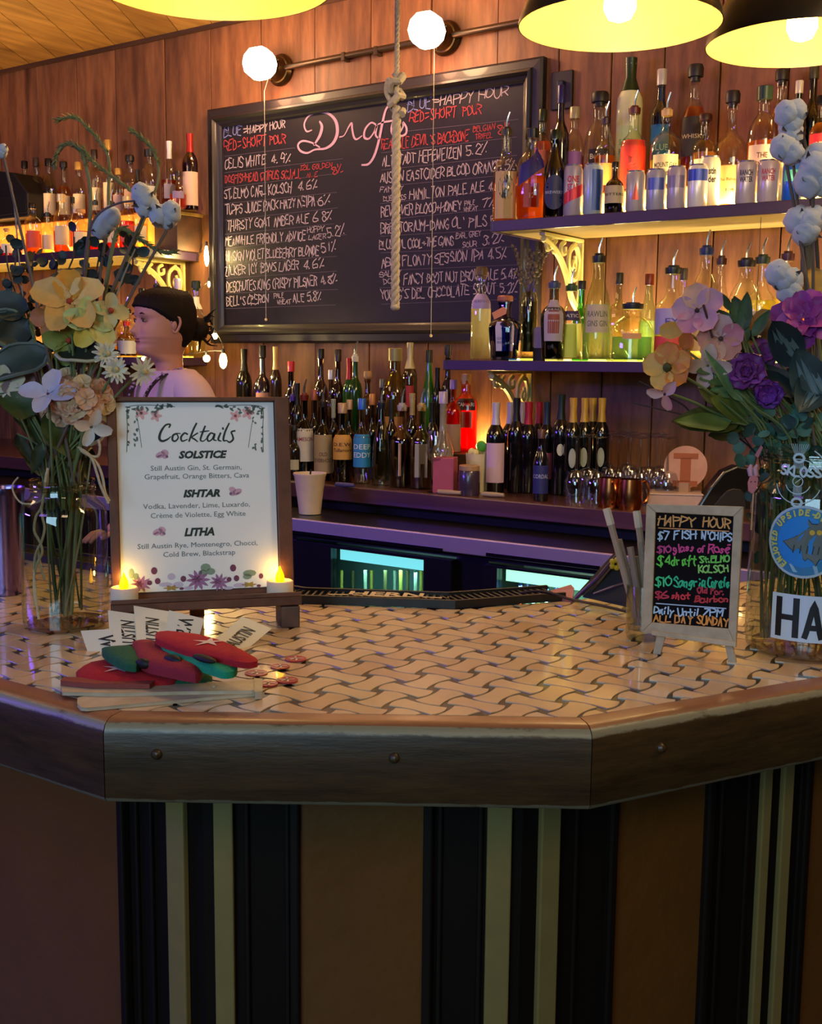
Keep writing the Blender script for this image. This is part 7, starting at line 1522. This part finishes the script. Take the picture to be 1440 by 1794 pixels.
random.seed(9)
boll('cotton boll topmost on the right bouquet stalk', 1385, 215, .0, .020, JR, [(0, 0), (.2, .6), (-.35, .5), (.1, -.7)])
boll('cotton boll second from the top on the right', 1378, 262, -.01, .019, JR, [(0, 0), (-.4, .1), (.3, -.3)])
boll('large cotton boll third from the top at the right edge', 1424, 298, -.02, .025, JR, [(0, 0), (.3, .6), (-.2, -.6), (.4, -.5)])
boll('cotton boll level with the lower shelf tops', 1412, 392, -.01, .022, JR, [(0, 0), (-.5, .2), (.4, .2), (-.1, -.5)])
boll('cotton boll with a pinkish side above the magenta flower', 1372, 490, -.03, .020, JR, [(0, 0), (-.45, .35), (.5, -.1), (.35, -.7)])
def twig(label, pts, dd, r, jarp, col='3c3430'):
    o = MB().tube(cat([tuple(dep(x, y, depth(jarp) + dd)) for x, y in pts], 5), r, 6).build('twig', M(col, .85, vary=.3), None, smooth=True); tag(o, label, 'twig')
twig('dark twig passing up through the topmost cotton bolls', [(1384, 180), (1398, 215), (1412, 262), (1418, 330), (1430, 420), (1436, 560), (1438, 760)], .01, .0026, JR)
twig('thick grey stalk behind the lower cotton bolls', [(1424, 400), (1412, 460), (1420, 560), (1428, 700), (1430, 900)], .03, .0075, JR, '4c5048')
twig('thin bare twig reaching left over the wine glasses', [(1110, 706), (1160, 718), (1230, 735), (1290, 755), (1320, 790)], .0, .0011, JS, '3a2c30')
twig('fine dark twig crossing the pink buds', [(1120, 668), (1160, 690), (1200, 712), (1226, 745), (1290, 765), (1330, 800)], .0, .0013, JS, '2c1c20')
twig('short woody sprig between the pink orchids', [(1232, 534), (1240, 560), (1248, 592)], -.06, .0016, JS, '3c1c18')
euc('teal eucalyptus spray over the left shoulder of the stickered jar', [(1300, 770), (1318, 750), (1330, 775), (1320, 830), (1332, 900)], -.03, JS, hS, TEA, .0095, 20, .03, 12)
euc('teal eucalyptus spray above the clear sticker', [(1350, 740), (1372, 760), (1390, 750), (1400, 790), (1410, 860)], -.05, JR, hR, TEA, .0095, 20, .03, 13)
euc('dark eucalyptus spray low inside the left of the stickered jar', [(1330, 800), (1335, 850), (1328, 900), (1340, 940), (1336, 1000)], .0, JS, hS, RD, .0085, 18, .02, 14)
euc('dark eucalyptus spray behind the stickers', [(1380, 800), (1370, 850), (1365, 900), (1372, 960), (1390, 1040)], .0, JR, hR, RD, .009, 18, .02, 15)
euc('teal eucalyptus spray at the right edge under the striped leaf', [(1410, 735), (1430, 755), (1425, 790), (1430, 850)], -.04, JR, hR, TEA, .009, 14, .03, 16)
for k in range(16):
    jp_ = JR if k % 2 else JS; cx = 1430 if k % 2 else 1350; sp = 60 if k % 2 else 34
    a = dep(cx + random.uniform(-sp, sp) * .8, 860, depth(jp_) + random.uniform(-.015, .02)); b = dep(cx + random.uniform(-sp, sp) * .8, 1120, depth(jp_) + random.uniform(-.01, .01)); b.z = max(b.z, ZT + .016)
    o = MB().tube(cat([tuple(a), tuple(a.lerp(b, .5)), tuple(b)], 3), random.choice([.0014, .002]), 6).build('cut_stem', M(rnd(['6c6848', '4c4830', '7c6c4c', '38402c']), .7, vary=.2), None, smooth=True)
    tag(o, 'cut flower stem standing inside the stickered jar' if k % 2 else 'cut flower stem standing low inside the left of the stickered jar', 'flower stem', 'stems inside the stickered jar' if k % 2 else 'stems low inside the left of the stickered jar')
# pink rabbit pick
p = dep(1320, 846, depth(JR) - .056); k = depth(p) / F; t = thing('rabbit_pick', 'small flat pink rabbit figure on a pick against the stickered jar', 'ornament', tuple(p)); PNK = M('b8707c', .5)
Rp = Matrix((RT, UP, -FW)).transposed()
MB().prism([(-9 * k, -14 * k), (-2 * k, -20 * k), (6 * k, -10 * k), (8 * k, 8 * k), (4 * k, 14 * k), (-6 * k, 12 * k), (-10 * k, 0)], -.002, .002, Rp, p).build('head', PNK, t, bevel=.001)
for a, b in (((-5, 12), (-4, 32)), ((4, 12), (6, 32))): MB().tube([p + RT * a[0] * k + UP * a[1] * k, p + RT * (a[0] - 2) * k + UP * 24 * k, p + RT * b[0] * k + UP * b[1] * k], [.0028, .0034, .0015], 8).build('ear', M('b890a8', .5), t, smooth=True)
MB().tube([p - UP * 14 * k, Vector((p.x, p.y, p.z - .06))], .001, 5).build('pick', M('c0a080', .6), t)
MB().prism([(8 * k, 44 * k), (16 * k, 62 * k), (13 * k, 66 * k), (2 * k, 48 * k)], -.001, .001, Rp, p).build('ribbon_tip', M('a8687c', .5), t)
mb = MB()
for x_ in (-5, 2): mb.ball(p + RT * x_ * k + UP * 2 * k - FW * .0022, .0009, 6, 4)
mb.build('eye', BLKP, t)

# ================================================================ bartender
random.seed(6)
hd = 3.80; HC = dep(285, 566, hd)
fd = (-RT * cos(radians(37)) - FW * sin(radians(37))); fd.z = 0; fd.normalize(); lf_ = Vector((0, 0, 1)).cross(fd)     # her forward, her left
XH = XF(HC, fd, lf_, Vector((0, 0, 1)))
per = thing('person', 'person with dark hair in a bun and pale pink t-shirt, looking left behind the bar', 'person', (HC.x, HC.y, 0))
SKIN = M('cc9480', .5, vary=.05, sss=.25); HAIR = M('150a07', .7, spec=.25, vary=.35, ns=70, bm=.4, bs=120); TEE = M('dcc0cc', .8, vary=.05, bm=.2, bs=120); DARKS = M('241820', .7)
RG = [(-.23, .030, -.085, .062), (-.20, .022, -.072, .050), (-.16, .020, -.066, .046), (-.128, .026, -.064, .045), (-.112, .056, -.066, .043), (-.104, .084, -.068, .040), (-.094, .0925, -.071, .044), (-.082, .0935, -.075, .050), (-.070, .0885, -.079, .056), (-.062, .0925, -.082, .060), (-.055, .0905, -.085, .063), (-.048, .0935, -.086, .067),
      (-.038, .090, -.090, .069), (-.024, .089, -.093, .071), (-.012, .088, -.096, .073), (0, .087, -.098, .074), (.012, .087, -.100, .0745), (.025, .091, -.101, .075), (.038, .0925, -.101, .0755), (.055, .0905, -.098, .074), (.070, .083, -.091, .070), (.085, .069, -.079, .061), (.097, .049, -.060, .046), (.105, .028, -.038, .028), (.109, .006, -.012, .008)]
def headpt(z, a, grow=0.0):
    z = max(RG[0][0], min(RG[-1][0], z))
    for (z0, f0, b0_, w0), (z1, f1, b1, w1) in zip(RG, RG[1:]):
        if z0 <= z <= z1: k = (z - z0) / (z1 - z0); f, b_, w_ = f0 + (f1 - f0) * k, b0_ + (b1 - b0_) * k, w0 + (w1 - w0) * k; break
    cx = (f + b_) / 2; hx = (f - b_) / 2; e = 2.25
    ca, sa = cos(a), sin(a); q = (abs(ca) ** e + abs(sa) ** e) ** (-1 / e); hx += grow; w_ += grow
    x, y = cx + hx * ca * q, w_ * sa * q
    if ca > 0 and grow == 0:
        g = lambda v, c_, s: exp(-((v - c_) / s) ** 2)
        x += .021 * g(z, -.031, .012) * g(y, 0, .0115) + .013 * g(z, -.016, .016) * g(y, 0, .009) + .005 * g(z, .004, .014) * g(y, 0, .008)
        for sy in (-.031, .031):
            x += -.0085 * g(z, .006, .011) * g(y, sy, .015) + .004 * g(z, .024, .007) * g(y, sy, .018); x += .006 * g(z, -.028, .016) * g(y, sy * 1.35, .018)
        x += -.003 * g(z, -.0575, .0025) * g(y, 0, .02) + .0035 * g(z, -.053, .004) * g(y, 0, .014) + .0045 * g(z, -.064, .004) * g(y, 0, .013)
    return x, y
zs = [-.23 + .339 * i / 84 for i in range(85)]; na = 72; hb = MB()
def ang(k): t_ = 2 * pi * k / na; return t_ - .35 * sin(t_)      # more rings of vertices round the face
hv = [XH(headpt(z, ang(k))[0], headpt(z, ang(k))[1], z) for z in zs for k in range(na)]
hf_ = [(j * na + k, j * na + (k + 1) % na, (j + 1) * na + (k + 1) % na, (j + 1) * na + k) for j in range(84) for k in range(na)] + [tuple(84 * na + k for k in range(na))]
hb.add(hv, hf_)
for sy in (-1, 1):      # ears
    e = XH(-.006, sy * .073, -.004)
    hb.ball(e, 1, 14, 10, fn=lambda d: 1, R=Matrix.Scale(1, 3)) if False else None
    pts = cat([(.006, -.020), (-.004, -.028), (-.012, -.016), (-.018, .004), (-.014, .020), (-.002, .027), (.008, .018), (.007, .004)], 3)
    hb.tube([XH(-.006 + a, sy * (.0745 + .009 * max(0, -a) / .018), -.004 + b) for a, b in pts], .0045, 8); hb.ball(XH(-.007, sy * .073, -.006), (.010, .010, .018), 10, 8)
# skeleton for the body
B = XF(Vector((HC.x, HC.y, 0)), fd, lf_, Vector((0, 0, 1))); H0 = HC.z
def skinmesh(V, E, sub=2):
    me = bpy.data.meshes.new('s'); me.from_pydata([tuple(B(*v[:3])) for v in V], E, []); o = bpy.data.objects.new('s', me); COL.objects.link(o)
    m = o.modifiers.new('s', 'SKIN'); sk = me.skin_vertices[0].data
    for i, v in enumerate(V): sk[i].radius = (v[3], v[4] if len(v) > 4 else v[3]); sk[i].use_root = (i == 0)
    m.use_smooth_shade = True; s2_ = o.modifiers.new('u', 'SUBSURF'); s2_.levels = sub; s2_.render_levels = sub
    bpy.context.view_layer.update(); dg = bpy.context.evaluated_depsgraph_get(); r = bpy.data.meshes.new_from_object(o.evaluated_get(dg))
    mb = MB(); mb.add([tuple(v.co) for v in r.vertices], [tuple(p.vertices) for p in r.polygons]); bpy.data.objects.remove(o); bpy.data.meshes.remove(me); bpy.data.meshes.remove(r); return mb
S0 = H0 - .178    # shoulder height
Vb = [(-.03, 0, S0 - .47, .13, .11), (-.03, 0, S0 - .30, .12, .10), (-.035, 0, S0 - .14, .135, .105), (-.035, 0, S0 - .04, .10, .075), (-.028, 0, S0 + .03, .052, .05),
      (-.035, .12, S0 - .035, .058), (-.035, .175, S0 - .06, .052), (-.06, .22, S0 - .30, .038), (.06, .17, S0 - .50, .030), (.13, .14, S0 - .53, .022),
      (-.035, -.12, S0 - .035, .058), (-.035, -.175, S0 - .06, .052), (-.06, -.22, S0 - .30, .038), (.08, -.17, S0 - .50, .030), (.15, -.14, S0 - .53, .022),
      (-.03, .085, S0 - .54, .09), (-.02, .095, S0 - .92, .062), (-.03, .10, S0 - 1.27, .042), (.07, .10, .03, .03),
      (-.03, -.085, S0 - .54, .09), (-.02, -.095, S0 - .92, .062), (-.03, -.10, S0 - 1.27, .042), (.07, -.10, .03, .03)]
Eb = [(0, 1), (1, 2), (2, 3), (3, 4), (3, 5), (5, 6), (6, 7), (7, 8), (8, 9), (3, 10), (10, 11), (11, 12), (12, 13), (13, 14), (0, 15), (15, 16), (16, 17), (17, 18), (0, 19), (19, 20), (20, 21), (21, 22)]
bm_ = skinmesh(Vb, Eb)
for sy in (-1, 1):     # fingers
    wr = Vector((.14 + (.02 if sy < 0 else 0), sy * .14, S0 - .53))
    for k in range(4):
        o_ = wr + Vector((.01, (k - 1.5) * .014, .0)); ln = (.062, .072, .068, .055)[k]; bm_.tube([B(*(o_)), B(*(o_ + Vector((ln * .5, 0, -.004)))), B(*(o_ + Vector((ln * .8, 0, -.018)))), B(*(o_ + Vector((ln, 0, -.03))))], [.0085, .008, .0075, .006], 8)
    o_ = wr + Vector((-.01, -sy * .022, 0)); bm_.tube([B(*o_), B(*(o_ + Vector((.02, -sy * .018, -.006)))), B(*(o_ + Vector((.045, -sy * .02, -.014))))], [.010, .009, .007], 8)
hb.add(bm_.v, bm_.f); hb.build('body', SKIN, per, smooth=True, angle=0)
# clothes
Vs = [(-.03, 0, S0 - .50, .145, .125), (-.03, 0, S0 - .30, .135, .115), (-.035, 0, S0 - .14, .152, .122), (-.035, 0, S0 - .035, .118, .088), (-.03, 0, S0 + .012, .072, .066), (-.035, .12, S0 - .03, .072), (-.035, .175, S0 - .06, .068), (-.05, .205, S0 - .22, .062), (-.035, -.12, S0 - .03, .072), (-.035, -.175, S0 - .06, .068), (-.05, -.205, S0 - .22, .062)]
sm = skinmesh(Vs, [(0, 1), (1, 2), (2, 3), (3, 4), (3, 5), (5, 6), (6, 7), (3, 8), (8, 9), (9, 10)]); sm.build('t_shirt', TEE, per, smooth=True, angle=0)
jm = skinmesh([(-.03, 0, S0 - .50, .14, .12), (-.03, .085, S0 - .56, .10), (-.02, .095, S0 - .92, .075), (-.03, .10, .12, .06), (-.03, -.085, S0 - .56, .10), (-.02, -.095, S0 - .92, .075), (-.03, -.10, .12, .06)], [(0, 1), (1, 2), (2, 3), (0, 4), (4, 5), (5, 6)]); jm.build('trousers', M('1c2030', .8), per, smooth=True, angle=0)
for sy in (-1, 1): MB().ball(B(.03, sy * .10, .04), (.12, .045, .04), 14, 10, R=Matrix((fd, lf_, Vector((0, 0, 1)))).transposed()).build('shoe', M('141214', .5), per, smooth=True)
for sy, w0 in ((-1, .058), (1, .058)):
    pts = cat([(-.06, sy * .085, S0 + .018), (-.01, sy * .082, S0 + .022), (.05, sy * .074, S0 - .006), (.092, sy * .066, S0 - .06), (.112, sy * .07, S0 - .14), (.115, sy * .07, S0 - .3)], 6)
    mb = MB(); vs = []
    for i, q in enumerate(pts):
        a = Vector(pts[max(0, i - 1)]); b = Vector(pts[min(len(pts) - 1, i + 1)]); d = (b - a).normalized(); s3 = d.cross(Vector((1, 0, 1))).normalized()
        vs += [B(*(Vector(q) + s3 * .013)), B(*(Vector(q) - s3 * .013))]
    mb.add(vs, [(2 * i, 2 * i + 1, 2 * i + 3, 2 * i + 2) for i in range(len(pts) - 1)]); so = mb.build('apron_strap', DARKS, per, solid=.004)
    mb = MB()
    for i in range(0, len(pts), 2):
        for k in range(3): mb.ball(B(*(Vector(pts[i]) + Vector((.006, random.uniform(-.01, .01), random.uniform(-.006, .006))))), random.uniform(.003, .005), 6, 4)
    mb.build('floral_print', M('a88cb0', .7, vary=.3), so)
# hair: a cap that hugs the skull behind the hairline, and a loose bun
hz = [-.085 + .197 * i / 50 for i in range(51)]; hm = MB(); vs = []
for z in hz:
    for k in range(na):
        a = ang(k); zz = min(z, .1085); x, y = headpt(zz, a, 1e-6)
        hl = -.040 if z < -.04 else (-.040 + (z + .04) / .04 * .048 if z < 0 else (.008 + z / .04 * .048 if z < .04 else (.056 + (z - .04) / .016 * .05 if z < .056 else .14)))
        s_ = 1 / (1 + exp((x - hl - .004 * sin(z * 130 + a * 3)) / .005)); g_ = -.010 + s_ * (.0185 + .0018 * sin(a * 34 + z * 60) + (.004 if x < -.05 else 0))
        if z < -.06: g_ = -.010 + s_ * (.022 + (z + .06) * .6)
        x, y = headpt(zz, a, g_ if abs(g_) > 1e-9 else 1e-6); vs.append(XH(x, y, z + (g_ * .8 if z > .07 else 0)))
hm.add(vs, [(j * na + k, j * na + (k + 1) % na, (j + 1) * na + (k + 1) % na, (j + 1) * na + k) for j in range(50) for k in range(na)] + [tuple(50 * na + k for k in range(na))])
hr = hm.build('hair', HAIR, per, smooth=True, angle=0)
bc = (-.128, -.0, -.018); mb = MB(); mb.ball(XH(*bc), (.036, .036, .040), 20, 14, fn=lambda d: 1 + .10 * sin(7 * d.x + 5 * d.z) * sin(6 * d.y))
for k in range(16):
    a = random.uniform(0, 6.28); q = Vector(bc); e = q + Vector((-abs(cos(a)) * .045, sin(a) * .035, random.uniform(-.05, .05))); f = e + Vector((-random.uniform(0, .03), random.uniform(-.02, .02), random.uniform(-.035, .03)))
    mb.tube(cat([tuple(XH(*q)), tuple(XH(*e)), tuple(XH(*f))], 4), [.006, .006, .005, .005, .004, .003, .002, .0015, .001], 6)
for k in range(14):
    a = k / 14; mb.tube(cat([tuple(XH(-.075, (a - .5) * .1, .03 - .03 * a)), tuple(XH(-.105, (a - .5) * .07, .01 - .04 * a)), tuple(XH(*bc))], 4), .006, 6)
mb.build('hair_bun', HAIR, hr, smooth=True, angle=0)
for sy in (-1, 1):
    x, y = headpt(.006, sy * .345); c = XH(.0765, sy * .031, .006)
    MB().ball(c, (.0090, .0095, .0062), 14, 10).build('eye', M('a08c84', .25, coat=.5), per, smooth=True); MB().ball(XH(.0822, sy * .0325, .0058), (.0048, .0052, .0056), 12, 8).build('iris', M('1c100c', .2, coat=.6), per, smooth=True)
    MB().tube([XH(headpt(.026 + dz, 0)[0] - .002 - abs(yy - .03) * .22, sy * yy, .026 + dz) for yy, dz in ((.014, -.003), (.024, .002), (.036, .004), (.047, 0))], [.0018, .003, .0028, .0012], 6).build('eyebrow', M('24120c', .7), per, smooth=True)
    MB().tube([XH(.0875 - abs(yy - .031) * .35, sy * yy, .0135 - abs(yy - .031) * .35) for yy in (.019, .025, .031, .037, .044)], [.001, .0018, .002, .0018, .001], 6).build('eyelid', M('4c2824', .6), per, smooth=True)
mb = MB()
for dz, r_ in ((-.0535, .0026), (-.0625, .0034)): mb.tube([XH(headpt(dz, 0)[0] - .002 - (yy / .022) ** 2 * .009, yy, dz + (abs(yy) * .05)) for yy in (-.022, -.012, 0, .012, .022)], [.0008, r_, r_, r_, .0008], 8)
mb.build('lips', M('8c3c44', .45), per, smooth=True)
